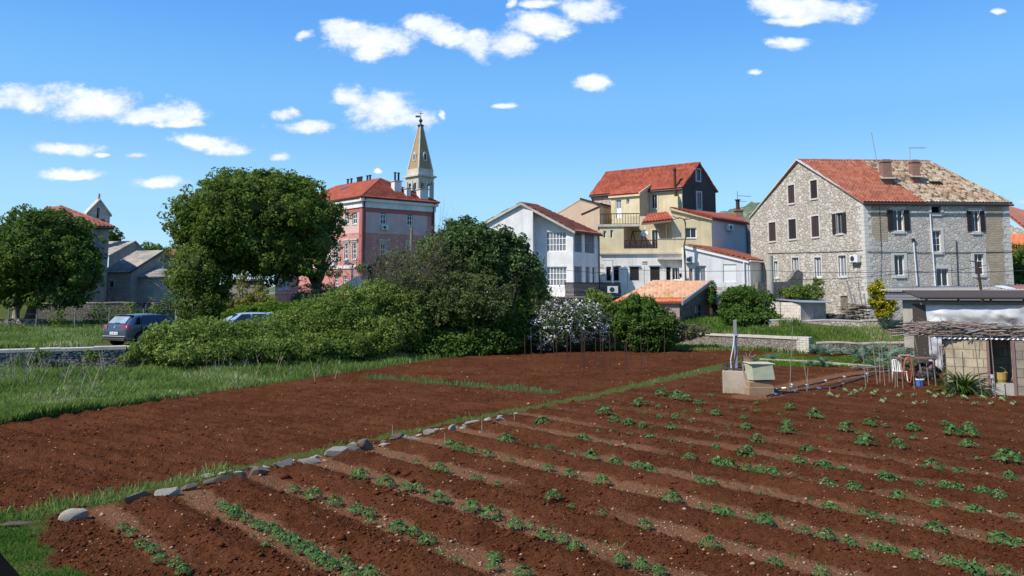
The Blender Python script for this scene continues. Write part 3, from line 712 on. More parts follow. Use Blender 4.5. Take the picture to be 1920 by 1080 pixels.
    q=[fr.hit(*p) for p in ((1625,472),(1750,474),(1897,472))]; mb.tube([fr.pt(u,z,.04) for u,z in q],.02,5); mb.build('cable',M['iron'],t)
    p=W(1645,300,62.5); q=W(1634,248,62.5); mb=MB(); mb.tube([p-Vector((0,0,.5)),q],.035,5); tag(mb.build('antenna_mast',M['zinc']),'tall thin leaning antenna mast on the stone house ridge','antenna')
    p=W(1706,300,62.5); q=W(1706,277,62.5); r_=W(1736,277,62.0); mb=MB(); mb.tube([p-Vector((0,0,.4)),q],.035,5); mb.tube([q-Vector((.1,0,0)),r_],.03,5)
    for k in range(5): s=q.lerp(r_,.2+.18*k); mb.tube([s-Vector((0,.35,0)),s+Vector((0,.35,0))],.012,4)
    tag(mb.build('roof_antenna',M['zinc']),'L shaped television antenna standing between the stone house chimneys','antenna')
    ac_unit(1607.5,485,57,0,fl,'white air conditioner on the corner of the large stone house')
    return fl,fr
SFL,SFR=stone_house()
# ---- neighbour beyond, right edge
def neighbour():
    t=thing('far_house','partly hidden stone house with orange roof at the right edge','house',tuple(W(1915,560,72)))
    P=W(1880,450,73); Q=W(2000,450,70); f=Face(V2((P.x,P.y)),V2((Q.x,Q.y)))
    zt_=f.hit(1895,422)[1]; wall(t,f,[(0,1.5),(f.len,1.5),(f.len,zt_-2.2),(0,zt_+.4)],[],M['stone_warm'])
    a=W(1886,400,73.5);b=W(2010,498,70);c=W(2010,420,76);d=W(1886,384,78); roof(t,[a,b,c,d],M['orange_roof'],tw=.4,cl=.5)
    a=W(1890,505,66);b=W(1990,520,64);c=W(1990,480,72);d=W(1890,440,72); roof(t,[a,b,c,d],M['fresh_tile'],tw=.4,cl=.5)
    e=Face(V2((a.x,a.y+.3)),V2((b.x,b.y+.3))); wall(t,e,[(0,1.5),(e.len,1.5),(e.len,b.z-.1),(0,a.z-.1)],[],M['stone_warm'])
neighbour()
# ---- tall house (dark gable, yellow front)
def tall_house():
    ze=H+10.55; zb=1.3
    a0=V2((W(1279,390,78).x,78)); dl=V2((-8.4,6.2)); dr=V2((4.2,2.85)); l0=a0+dl*1.02; g0=a0+dr; b0=l0+dr
    t=thing('tall_house','tall yellow house with steep red tile roof and dark grey gable','house',(a0.x,a0.y,1.4))
    ff=Face(l0,a0); fg=Face(a0,g0); fb=Face(g0,b0); fl=Face(b0,l0); zr=H+13.15
    r=ff.rect(1221,364,1232,391); cutu=ff.hit(1146,380)[0]
    wall(t,ff,[(cutu,zb),(ff.len,zb),(ff.len,ze),(cutu,ze)],[r],M['yellow']); window(t,ff,r,2,1,sur='stone_trim',sw=.16)
    wall(t,ff,[(0,zb),(cutu,zb),(cutu,ze),(0,ze)],[],M['stone_warm'])
    r1=fg.rect(1305.5,318,1312.5,339);r2=fg.rect(1307,361,1314.5,392); L=fg.len
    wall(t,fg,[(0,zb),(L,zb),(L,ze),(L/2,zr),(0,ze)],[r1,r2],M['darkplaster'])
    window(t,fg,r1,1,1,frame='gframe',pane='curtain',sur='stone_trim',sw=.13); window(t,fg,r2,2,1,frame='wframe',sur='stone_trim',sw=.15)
    part_box(t,'quoins','yellow',fg,-.005,.12,zb,ze,-.02,.012)
    wall(t,fb,[(0,zb),(fb.len,zb),(fb.len,ze),(0,ze)],[],M['greyplaster'])
    wall(t,fl,[(0,zb),(L,zb),(L,ze),(L/2,zr),(0,ze)],[],M['stone_warm'])
    z3=lambda p,z:Vector((p.x,p.y,z)); o=ff.n*.3; s=(a0-l0).normalized().to_3d()*.2
    A=z3(l0,ze-.12)+o-s*.6; B=z3(a0,ze-.12)+o+s; R1=z3((a0+g0)/2,zr+.1)+s; R0=z3((l0+b0)/2,zr+.1)-s*1.8
    roof(t,[A,B,R1,R0],M['red_roof'],tw=.28,cl=.38); C=z3(g0,ze-.15)-o+s; D=z3(b0,ze-.15)-o-s
    roof(t,[C,D,R0,R1],M['red_roof'],tw=.5,cl=.6,ridge=[(R0,R1)])
    mb=MB(); mb.tube([A-Vector((0,0,.13)),B-Vector((0,0,.13))],.08,8); q=ff.pt(.05,ze-.2,.3); mb.tube([q,ff.pt(.3,ze-.9,.1),ff.pt(.3,ze-3.5,.08)],.06,6); mb.build('gutter',M['iron'],t)
    # stove pipe on a yellow stub
    u,z=ff.hit(1270.5,392); part_box(t,'chimney','yellow',ff,u-.25,u+.28,z-.4,z+1.25,0,.55)
    mb=MB(); mb.tube([ff.pt(u-.05,z+1.2,.3),ff.pt(u-.1,z+4.0,.3)],.13,8); mb.tube([ff.pt(u-.1,z+4.0,.3),ff.pt(u-.1,z+4.1,.3),ff.pt(u-.1,z+4.3,.3)],[.22,.2,.08],8)
    mb.build('stove_pipe',M['rust'],t)
    # lower yellow block with the white balcony door, stands 3 m proud
    def off(p,k): return V2((p.x,p.y))+V2((ff.n.x,ff.n.y))*k
    P=off(ff.pt(ff.hit(1146,400)[0],0),0); 
    u0=ff.hit(1150,400)[0]; k=2.3
    p0=off(ff.pt(u0-.6,0),k); c_=W(1199.5,420,1); 
    fq=Face(p0,off(ff.pt(ff.len,0),k)); uu=fq.hit(1199.5,400)[0]; ul=fq.hit(1146,400)[0]
    zt_=fq.hit(1172,366)[1]; zb2=H+3.6
    d_=fq.rect(1154.5,372.5,1165,409);w_=fq.rect(1174.5,371.5,1180,383)
    wall(t,fq,[(ul,zb2),(uu,zb2),(uu,zt_),(ul,zt_)],[d_,w_],M['yellow'])
    dd=window(t,fq,d_,2,1,name='door',pane='curtain',fw=.09); part_box(dd,'panel','wframe',fq,d_[0]+.05,d_[1]-.05,d_[2],d_[2]+(d_[3]-d_[2])*.5,-.19,-.09)
    window(t,fq,w_,1,1,pane='curtain')
    q0=fq.pt(uu,0); fs=Face(V2((q0.x,q0.y)),V2((q0.x,q0.y))-V2((ff.n.x,ff.n.y))*k); zs=zt_+1.1
    wall(t,fs,[(0,zb2),(k,zb2),(k,zs),(0,zt_+.02)],[],M['peach'])
    qa=fq.pt(ul,0); fz=Face(V2((qa.x,qa.y))-V2((ff.n.x,ff.n.y))*k,V2((qa.x,qa.y))); wall(t,fz,[(0,zb2),(k,zb2),(k,zt_),(0,zs)],[],M['yellow'])
    roof(t,[fq.pt(ul-.2,zt_+.05,.25),fq.pt(uu+.05,zt_+.05,.25),fq.pt(uu+.05,zs+.1,-k-.02),fq.pt(ul-.2,zs+.1,-k-.02)],M['red_roof'],tw=.28,cl=.38)
    mb=MB(); fq.fbox(mb,ul-.2,uu+.12,zt_-.2,zt_+.06,-.05,.22); mb.hexa([fs.pt(-.2,zt_-.12,.0),fs.pt(k,zs-.15,.0),fs.pt(k,zs-.15,.14),fs.pt(-.2,zt_-.12,.14),fs.pt(-.2,zt_+.14,.0),fs.pt(k,zs+.14,.0),fs.pt(k,zs+.14,.14),fs.pt(-.2,zt_+.14,.14)])
    mb.build('cornice',M['yellow'],t)
    return ff,fq
TFF,TFQ=tall_house()
# ---- yellow terrace house, white ground floor, lilac side wing
def terrace_house():
    d0=72.; x0=W(1124.5,480,d0).x; xr=W(1334,430,d0-1.2).x
    t=thing('terrace_house','yellow and white house with roof terrace, loggia and lilac side wall','house',(x0,d0,1.4))
    dirv=V2((xr-x0,-1.2)); f=Face(V2((x0,d0)),V2((xr,d0-1.2)))
    zband=f.hit(1200,475)[1]; zb=1.3
    ugr=f.hit(1284,500)[0]
    hs=[];L=[]
    for r in ((1136.5,500,1146,527),(1150,500,1161,527),(1181,500,1198,526),(1219,499.5,1237,527),(1249,500,1258,526),(1260,501,1277.5,525)):
        q=f.rect(*r); hs.append(q); L.append(q)
    wall(t,f,[(0,zb),(f.len,zb),(f.len,zband),(0,zband)],hs,M['white_b'])
    for i,q in enumerate(L):
        if i in (2,3): window(t,f,q,2,1,frame='gframe',pane='black',shutter='closed',smat='shut')
        elif i==5: window(t,f,q,3,1,frame='wframe',pane='pane')
        else: window(t,f,q,1,1,frame='gframe',pane='black')
        if i<4 and i!=0:
            mb=MB(); f.fbox(mb,q[0]-.12,q[1]+.12,q[3],q[3]+.1,0,.16); mb.build('lintel',M['gframe'],t)
    mb=MB(); f.fbox(mb,-.05,ugr,zband-.09,zband+.06,-.05,.2); f.fbox(mb,f.hit(1232,485)[0],ugr,zband-.62,zband-.48,0,.5); mb.build('cornice',M['palecon'],t)
    mb=MB(); 
    for k in range(5): f.fbox(mb,.0,.45 if k%2 else .3,zband-1.3-k*.75,zband-.95-k*.75,-.02,.03)
    mb.build('quoins',M['stone_trim'],t)
    q=f.rect(1204,489,1213,495); part_box(t,'name_plaque','palecon',f,q[0],q[1],q[2],q[3],0,.04)
    mb=MB(); 
    for k,(a,b) in enumerate(((.1,.25),(.3,.42),(.5,.6),(.68,.9))):
        w_=q[1]-q[0];h_=q[3]-q[2]; f.fbox(mb,q[0]+a*w_,q[0]+b*w_,q[2]+.3*h_,q[2]+(.75 if k%2 else .6)*h_,.04,.046)
    mb.build('plaque_marks',M['rust'],t)
    # parapet storey
    u=lambda px,py=455: f.hit(px,py)[0]; z=lambda py,px=1200: f.hit(px,py)[1]
    zf=z(466); ztop=z(424.5)
    # left yellow block
    w1=f.rect(1131,432.5,1136.5,446);w2=f.rect(1144.2,431,1149.5,446)
    wall(t,f,[(0,zband+.06),(u(1169.7),zband+.06),(u(1169.7),ztop),(0,ztop)],[w1,w2],M['yellow'],out=.02)
    window(t,f,w1,1,1,pane='pane'); window(t,f,w2,1,1,pane='pane')
    mb=MB(); f.fbox(mb,-.15,u(1200,424),ztop,ztop+.22,-4.5,.15); mb.build('terrace_slab',M['palecon'],t)
    e=f.pt(u(1169.7),0); fs=Face(V2((e.x,e.y)),V2((e.x,e.y))+V2((1.6,4.0))); wall(t,fs,[(0,zband),(fs.len,zband),(fs.len,ztop),(0,ztop)],[],M['peach'])
    # low parapets + loggia
    wall(t,f,[(u(1169.7),zband+.06),(u(1233),zband+.06),(u(1233),zf),(u(1169.7),zf)],[],M['yellow'],thick=.25,out=.02)
    zp=z(448.5,1270)
    wall(t,f,[(u(1233),zband+.06),(u(1305),zband+.06),(u(1305),zp),(u(1233),zp)],[],M['yellow'],thick=.25,out=.02)
    mb=MB(); f.fbox(mb,u(1233)-.03,u(1305)+.03,zp,zp+.05,-.3,.06); mb.build('coping',M['gframe'],t)
    mb=MB(); f.fbox(mb,u(1169.7)+.02,f.len-.05,zf-.25,zf-.02,-4.6,-.26); mb.build('floor_slab',M['palecon'],t)
    fb=Face(V2((f.pt(u(1169.7),0,-3.2)).xy),V2(f.pt(f.len+2,0,-3.2).xy))
    dr=fb.rect(1222.5,431,1234.5,462); dr=(dr[0],dr[1],zf+.05,dr[3])
    zlog=fb.hit(1240,405)[1]
    wall(t,fb,[(0,zf-.1),(fb.hit(1300,430)[0],zf-.1),(fb.hit(1300,430)[0],zlog),(0,zlog)],[dr],M['yellow']); window(t,fb,dr,2,1,name='door',pane='pane',sur='wframe',sw=.08)
    # right yellow block under the mono-pitch
    fy=Face(V2(f.pt(u(1259.5),0,-.9).xy),V2(f.pt(f.len,0,-.9).xy)); ul=fy.hit(1259.5,420)[0]; ur=fy.hit(1334,420)[0]
    zl=fy.hit(1260,391.5)[1]; zrr=fy.hit(1334,411)[1]; wr=fy.rect(1284,427,1306,446.5)
    wall(t,fy,[(ul,zf-.2),(ur,zf-.2),(ur,zrr),(ul,zl)],[wr],M['yellow']); window(t,fy,wr,2,1,pane='pane',fw=.07)
    cl=fy.pt(ul,0); fc=Face(V2((cl.x,cl.y+3)),V2((cl.x,cl.y))); wall(t,fc,[(0,zf),(3,zf),(3,zl),(0,zl)],[],M['yellow'])
    mb=MB(); mb.hexa([fy.pt(ul-.2,zl-.12,-.1),fy.pt(ur+.1,zrr-.12,-.1),fy.pt(ur+.1,zrr-.12,.2),fy.pt(ul-.2,zl-.12,.2),fy.pt(ul-.2,zl+.12,-.1),fy.pt(ur+.1,zrr+.12,-.1),fy.pt(ur+.1,zrr+.12,.2),fy.pt(ul-.2,zl+.12,.2)]); mb.build('cornice',M['yellow'],t)
    # lilac side wall going back
    c0=fy.pt(ur,0); c1=W(1400,440,76.2); fs=Face(V2((c0.x,c0.y)),V2((c1.x,c1.y))); z1=fs.hit(1399.5,418)[1]
    wall(t,fs,[(0,zb),(fs.len,zb),(fs.len,zrr-.05),(0,zrr)],[],M['lilac'])
    a=fy.pt(ur+.15,zrr+.1,.2); b=fs.pt(fs.len+.1,zrr+.0,.25); c=fs.pt(fs.len,0,-7.5); c.z=zl+1.0; dd=fy.pt(ul-.2,zl+.12,.2)
    a2=fs.pt(-.15,zrr+.1,.2)
    top1=W(1284,392,78.2); roof(t,[a2,b,W(1376,402,80),dd],M['red_roof'],tw=.28,cl=.38)
    mb=MB(); mb.tube([a2-Vector((0,0,.1)),b-Vector((0,0,.1))],.07,8); q=fs.pt(fs.len-.1,0,.1); mb.tube([Vector((q.x,q.y,zrr-.2)),Vector((q.x,q.y,1.5))],.06,6); mb.build('gutter',M['iron'],t)
    # loggia lean-to roof
    la=f.pt(u(1203,417),z(417.5,1203),-.1); lb=f.pt(u(1259,412),z(411.5,1259),-.1); lc=fb.pt(fb.hit(1259,405)[0],0,0); ld=fb.pt(fb.hit(1217,405)[0],0,0); lc.z=ld.z=z(402)+.35
    roof(t,[la,lb,lc,ld],M['red_roof'],tw=.28,cl=.38)
    mb=MB(); mb.hexa([la-Vector((0,0,.22)),lb-Vector((0,0,.22)),lb+Vector((0,.12,-.22)),la+Vector((0,.12,-.22)),la-Vector((0,0,.08)),lb-Vector((0,0,.08)),lb+Vector((0,.12,-.08)),la+Vector((0,.12,-.08))])
    for px in (1250,): p=f.pt(u(px),zf,-.2); mb.tube([p,Vector((p.x,p.y,la.z))],.03,6)
    mb.build('eave_beam',M['wood'],t)
    # railings
    def railing(f_,u0,u1,z0,h,n,o=0,mat='rust',orn=False,parent=t,name='railing',bulge=0):
        mb=MB(); mb.tube([f_.pt(u0,z0+h,o),f_.pt(u1,z0+h,o)],.045,5); mb.tube([f_.pt(u0,z0+.06,o),f_.pt(u1,z0+.06,o)],.02,4)
        for i in range(n+1):
            uu_=u0+(u1-u0)*i/n
            if bulge: pts=[f_.pt(uu_+.03*math.sin(k*math.pi/4)*orn,z0+h*k/8,o+bulge*math.sin(math.pi*min(1,(1-k/8)*1.25))) for k in range(9)]
            else: pts=[f_.pt(uu_,z0,o),f_.pt(uu_,z0+h,o)]
            mb.tube(pts,.036 if bulge else .022,4,cap=False)
            if orn and not bulge and i<n:
                mb.tube([f_.pt(uu_+.1*math.cos(a),z0+h*.3+.13*math.sin(a),o) for a in np.linspace(0,6.28,9)],.016,4,cap=False)
        return mb.build(name,M[mat],parent)
    railing(f,.1,u(1199,420),ztop+.22,1.0,14,-.1)
    railing(f,u(1169.7)+.1,u(1233)-.1,zf,.78,22,-.1,orn=True)
    ac_unit(1365,427,74,0,fs,'white air conditioner on the lilac side wall')
    # swing frame, dish on loggia
    p=f.pt(u(1188),zf,-1.6); q=f.pt(u(1209),zf,-1.6); h=1.75
    s=MB()
    for e_ in (p,q):
        for sg in (-.5,.5): s.tube([e_+f.d*sg*.9+Vector((0,sg*.6,0)),e_+Vector((0,0,h))],.04,6)
    s.tube([p+Vector((0,0,h)),q+Vector((0,0,h))],.045,6)
    tag(s.build('swing_frame',M['rust']),'rusty A shaped swing frame on the yellow loggia','swing')
    c=f.pt(u(1210),z(436,1210),-1.0); s=MB(); s.lathe((0,0,0),[(.02,0),(.2,.03),(.34,.1)],16); mesh=s.build('satellite_dish',M['wframe']); mesh.rotation_euler=(R(75),0,R(-20)); mesh.location=c
    tag(mesh,'small round white satellite dish above the swing frame','satellite dish')
    s=MB(); s.tube([(0,0,.02),(0,0,.3)],.012,5); s.box((0,0,.31),(.05,.05,.06)); s.build('receiver_arm',M['zinc'],mesh,local=True)
    s=MB(); s.tube([(0,0,0),(0,.35,-.1),(0,.75,-.15)],.02,5); s.build('bracket',M['zinc'],mesh,local=True)
    return f,fy,fs,fb,railing,zf
TF,TFY,TFS,TFB,railing,ZF=terrace_house()
# ---- white annex right
def annex():
    P=W(1285,500,68); Q=W(1402.5,500,67); f=Face(V2(P.xy),V2(Q.xy)); zb=1.3
    t=thing('white_annex','white single storey annex with mono-pitch red roof and roller shutter','house',(P.x,P.y,1.35))
    zl=f.hit(1286,461)[1]; zr=f.hit(1402,489)[1]
    w1=f.rect(1302,498,1324.5,532);w2=f.rect(1356,495.5,1381,529);w3=f.rect(1292.5,504,1298.5,530)
    wall(t,f,[(0,zb),(f.len,zb),(f.len,zr),(0,zl)],[w1,w2,w3],M['white'])
    window(t,f,w1,2,1,pane='curtain',fw=.08)
    sh=MB(); n=14
    for k in range(n):
        z0=w2[2]+(w2[3]-w2[2])*k/n; f.fbox(sh,w2[0]+.03,w2[1]-.03,z0+.006,z0+(w2[3]-w2[2])/n,-.1,-.06)
    f.fbox(sh,w2[0],w2[1],w2[2],w2[3],-.14,-.105); sh.build('roller_shutter',M['wframe'],t)
    part_box(t,'door','redbrick',f,w3[0]+.05,w3[1],w3[2],w3[3],-.12,-.08)
    b=W(1446,500,70.5); fs=Face(V2(Q.xy),V2(b.xy)); wall(t,fs,[(0,zb),(fs.len,zb),(fs.len,zr-.05),(0,zr)],[],M['white'])
    lt=Face(V2((P.x+.6,P.y+5)),V2(P.xy)); wall(t,lt,[(0,zb),(lt.len,zb),(lt.len,zl),(0,zl)],[],M['white'])
    A=f.pt(f.len+.12,zr+.1,.15); B=fs.pt(fs.len+.2,zr+.05,.2); C=W(1390,474,75); D=f.pt(-.1,zl+.12,.15); C.z=zl-.35; 
    A=fs.pt(-.1,zr+.08,.2)
    roof(t,[A,B,Vector((D.x+5.2,D.y+5.6,D.z-.75)),D],M['orange_roof'],tw=.24,cl=.36)
    mb=MB(); mb.hexa([f.pt(-.1,zl-.2,0),f.pt(f.len+.05,zr-.2,0),f.pt(f.len+.05,zr-.2,.14),f.pt(-.1,zl-.2,.14),f.pt(-.1,zl+.06,0),f.pt(f.len+.05,zr+.06,0),f.pt(f.len+.05,zr+.06,.14),f.pt(-.1,zl+.06,.14)]); mb.build('verge',M['wframe'],t)
    mb=MB(); mb.tube([fs.pt(-.1,zr-.02,.26),fs.pt(fs.len+.1,zr-.07,.26)],.07,8); mb.tube([f.pt(f.len-.35,zr-.1,.1),f.pt(f.len-.35,1.3,.1)],.06,8); mb.tube([fs.pt(.12,zr-.1,.1),fs.pt(.12,1.3,.1)],.06,8); mb.build('gutter',M['pipe'],t)
    ac_unit(1293,487,68,0,f,'white air conditioner high on the white annex beside the wires')
annex()
# ---- white two-storey house, left of centre
def white_house():
    d=66.; zb=1.2
    p0=V2((W(902,430,68.3).x,68.3)); p1=V2((W(999,450,66.6).x,66.6)); p2=p1+V2((.25,1.2)); p3=V2((W(1074.5,450,66.6).x,66.6)); p4=V2((W(1123,450,70.3).x,70.3))
    t=thing('white_house','white two storey house with small paned windows and low red roof','house',(p1.x,p1.y,1.3))
    fa=Face(p0,p1); fb=Face(V2((W(1003,450,67.7).x,67.8)),p3); fs=Face(p3,p4); fr_=Face(p1,V2((W(1003,450,67.7).x,67.8)))
    zL=fa.hit(903,424)[1]; zA=fa.hit(978,382)[1]; z99=fa.hit(999,393)[1]; uA=fa.hit(978,400)[0]
    wall(t,fa,[(0,zb),(fa.len,zb),(fa.len,z99-.1),(uA,zA),(0,zL)],[],M['white'])
    zR=fs.hit(1076,434)[1]
    wall(t,fr_,[(0,zb),(fr_.len,zb),(fr_.len,z99-.15),(0,z99-.1)],[],M['white'])
    w1=fb.rect(1023,434,1062,472);w2=fb.rect(1023.5,500,1063,536.5)
    wall(t,fb,[(0,zb),(fb.len,zb),(fb.len,zR),(0,z99-.1)],[w1,w2],M['white'])
    for w_ in (w1,w2): window(t,fb,w_,6,3,frame='wframe',pane='curtain',fw=.09,sill=True)
    ws=[fs.rect(1077,436,1091.5,473),fs.rect(1096.5,437,1115,475),fs.rect(1077,499,1091.5,530),fs.rect(1098,500,1106,530)]
    dr=fs.rect(1111,500,1117,533)
    wall(t,fs,[(0,zb),(fs.len,zb),(fs.len,zR),(0,zR)],ws+[dr],M['white'])
    for w_ in ws: window(t,fs,w_,5 if w_ is not ws[3] else 2,2,frame='gframe',pane='curtain',fw=.07)
    window(t,fs,dr,1,2,frame='wframe',name='door')
    pe=V2((p0.x+5.5,p0.y+7)); fe=Face(p4,V2((p4.x-6,p4.y+4))); 
    fl=Face(V2((p0.x+1.5,p0.y+6)),p0); wall(t,fl,[(0,zb),(fl.len,zb),(fl.len,zL),(0,zL)],[],M['white'])
    # roof
    A=fs.pt(-.25,zR+.02,.3); B=fs.pt(fs.len+.2,zR+.02,.3)
    RA=fa.pt(uA,zA+.1,.15); dv=(B-A).normalized(); RB=RA+dv*2.4
    A=fb.pt(fb.len+.25,zR-.02,.2); 
    B=A+dv*(B-A).length
    roof(t,[A,B,RB,RA],M['orange_roof'],tw=.28,cl=.42)
    LA=fa.pt(-.3,zL-.02,.15); LB=LA+dv*3.5; roof(t,[LB,LA,RA,RB],M['orange_roof'],tw=.4,cl=.5)
    mb=MB()
    for a,b in ((LA,RA),(RA,A)):
        n_=Vector((fa.n.x,fa.n.y,0))*.1; q=Vector((0,0,.22)); mb.hexa([a-q,b-q,b-q+n_,a-q+n_,a,b,b+n_,a+n_])
    mb.build('verge',M['palecon'],t)
    mb=MB(); mb.tube([A-Vector((0,0,.1)),B-Vector((0,0,.1))],.07,8); mb.tube([fs.pt(fs.len-.2,zR-.1,.12),fs.pt(fs.len-.2,1.3,.12)],.06,6); mb.build('gutter',M['iron'],t)
    # balcony slab, railing, basement front
    zf=H-.55; bo=Face(V2((W(1040,556,64.5).x,64.5)),V2((W(1172,556,65).x,65)))
    mb=MB(); bo.fbox(mb,-.6,bo.len,zf-.28,zf,-6.5,.1); sl=mb.build('balcony_slab',M['darkwood'],t)
    mb=MB(); bo.fbox(mb,-.6,bo.len,zf,zf+.05,-6.4,.08); mb.build('balcony_floor',M['palecon'],t)
    rb=railing(bo,.9,bo.len-.4,zf+.05,1.15,54,.0,'black',orn=True,parent=t,bulge=.16)
    g=Face(bo.pt(-.4,0,-.5).xy,bo.pt(bo.len-.5,0,-.5).xy)
    hs=[g.rect(1052,566,1066,590),g.rect(1080,563,1108,590),g.rect(1146,561,1161,590)]
    wall(t,g,[(0,zb),(g.len,zb),(g.len,zf-.28),(0,zf-.28)],hs,M['white_b'])
    for h_ in hs: window(t,g,h_,2,1,frame='gframe',pane='pane')
    # window frames of the blue glazed gallery
    ac_unit(1148,543,65,0,Face(bo.pt(0,0,.15).xy,bo.pt(bo.len,0,.15).xy),'white air conditioner hung on the curved iron balcony railing')
    return bo
WBO=white_house()
# ---- peach building behind
def peach():
    d=80.; a=W(1040,420,82);b=W(1124.5,420,79.5);c=W(1148,420,82.5)
    t=thing('peach_building','windowless peach rendered building behind the white house','building',(b.x,b.y,1.4))
    f=Face(V2(a.xy),V2(b.xy)); u=lambda px,py:f.hit(px,py)
    pts=[u(1040,402),u(1087.8,373),u(1124.5,383.5)]
    wall(t,f,[(0,1.3),(f.len,1.3),(f.len,pts[2][1]),(pts[1][0],pts[1][1]),(0,pts[0][1])],[],M['peach'],thick=.3)
    g=Face(V2(b.xy),V2(c.xy)); zz=pts[2][1]; wall(t,g,[(0,1.3),(g.len,1.3),(g.len,zz+.05),(0,zz)],[],M['peach'],thick=.3)
    mb=MB(); g.fbox(mb,-.1,g.len,zz,zz+.18,-.35,.12); q=[f.pt(*pts[1]),f.pt(*pts[2])]; mb.tube([q[0]+Vector((0,0,.05)),q[1]+Vector((0,0,.05))],.1,6); mb.build('coping',M['rust'],t)
    mb=MB(); h=[f.pt(*u(1090,402),.0),f.pt(*u(1124.5,387),.0)]; mb.tube([q_+f.n*.05 for q_ in h],.07,5); mb.build('flashing',M['rust'],t)
    top=f.pt(pts[1][0],pts[1][1]); slab(t,[f.pt(0,pts[0][1]-.1),top-Vector((0,0,.1)),top+Vector((2,5,-.1)),f.pt(0,pts[0][1]-.1)+Vector((2,5,0))],.1,M['orange_roof'],'roof')
    slab(t,[top-Vector((0,0,.1)),f.pt(f.len,zz-.1),g.pt(g.len,zz-.1),top+Vector((2,5,-.1))],.1,M['orange_roof'],'roof')
peach()
def gwall(f,a,b): return f.hit(a,b)
def at_z(px,py,z):
    a,b=ray(px,py); d=(z-H)/b; return V2((a*d,d))
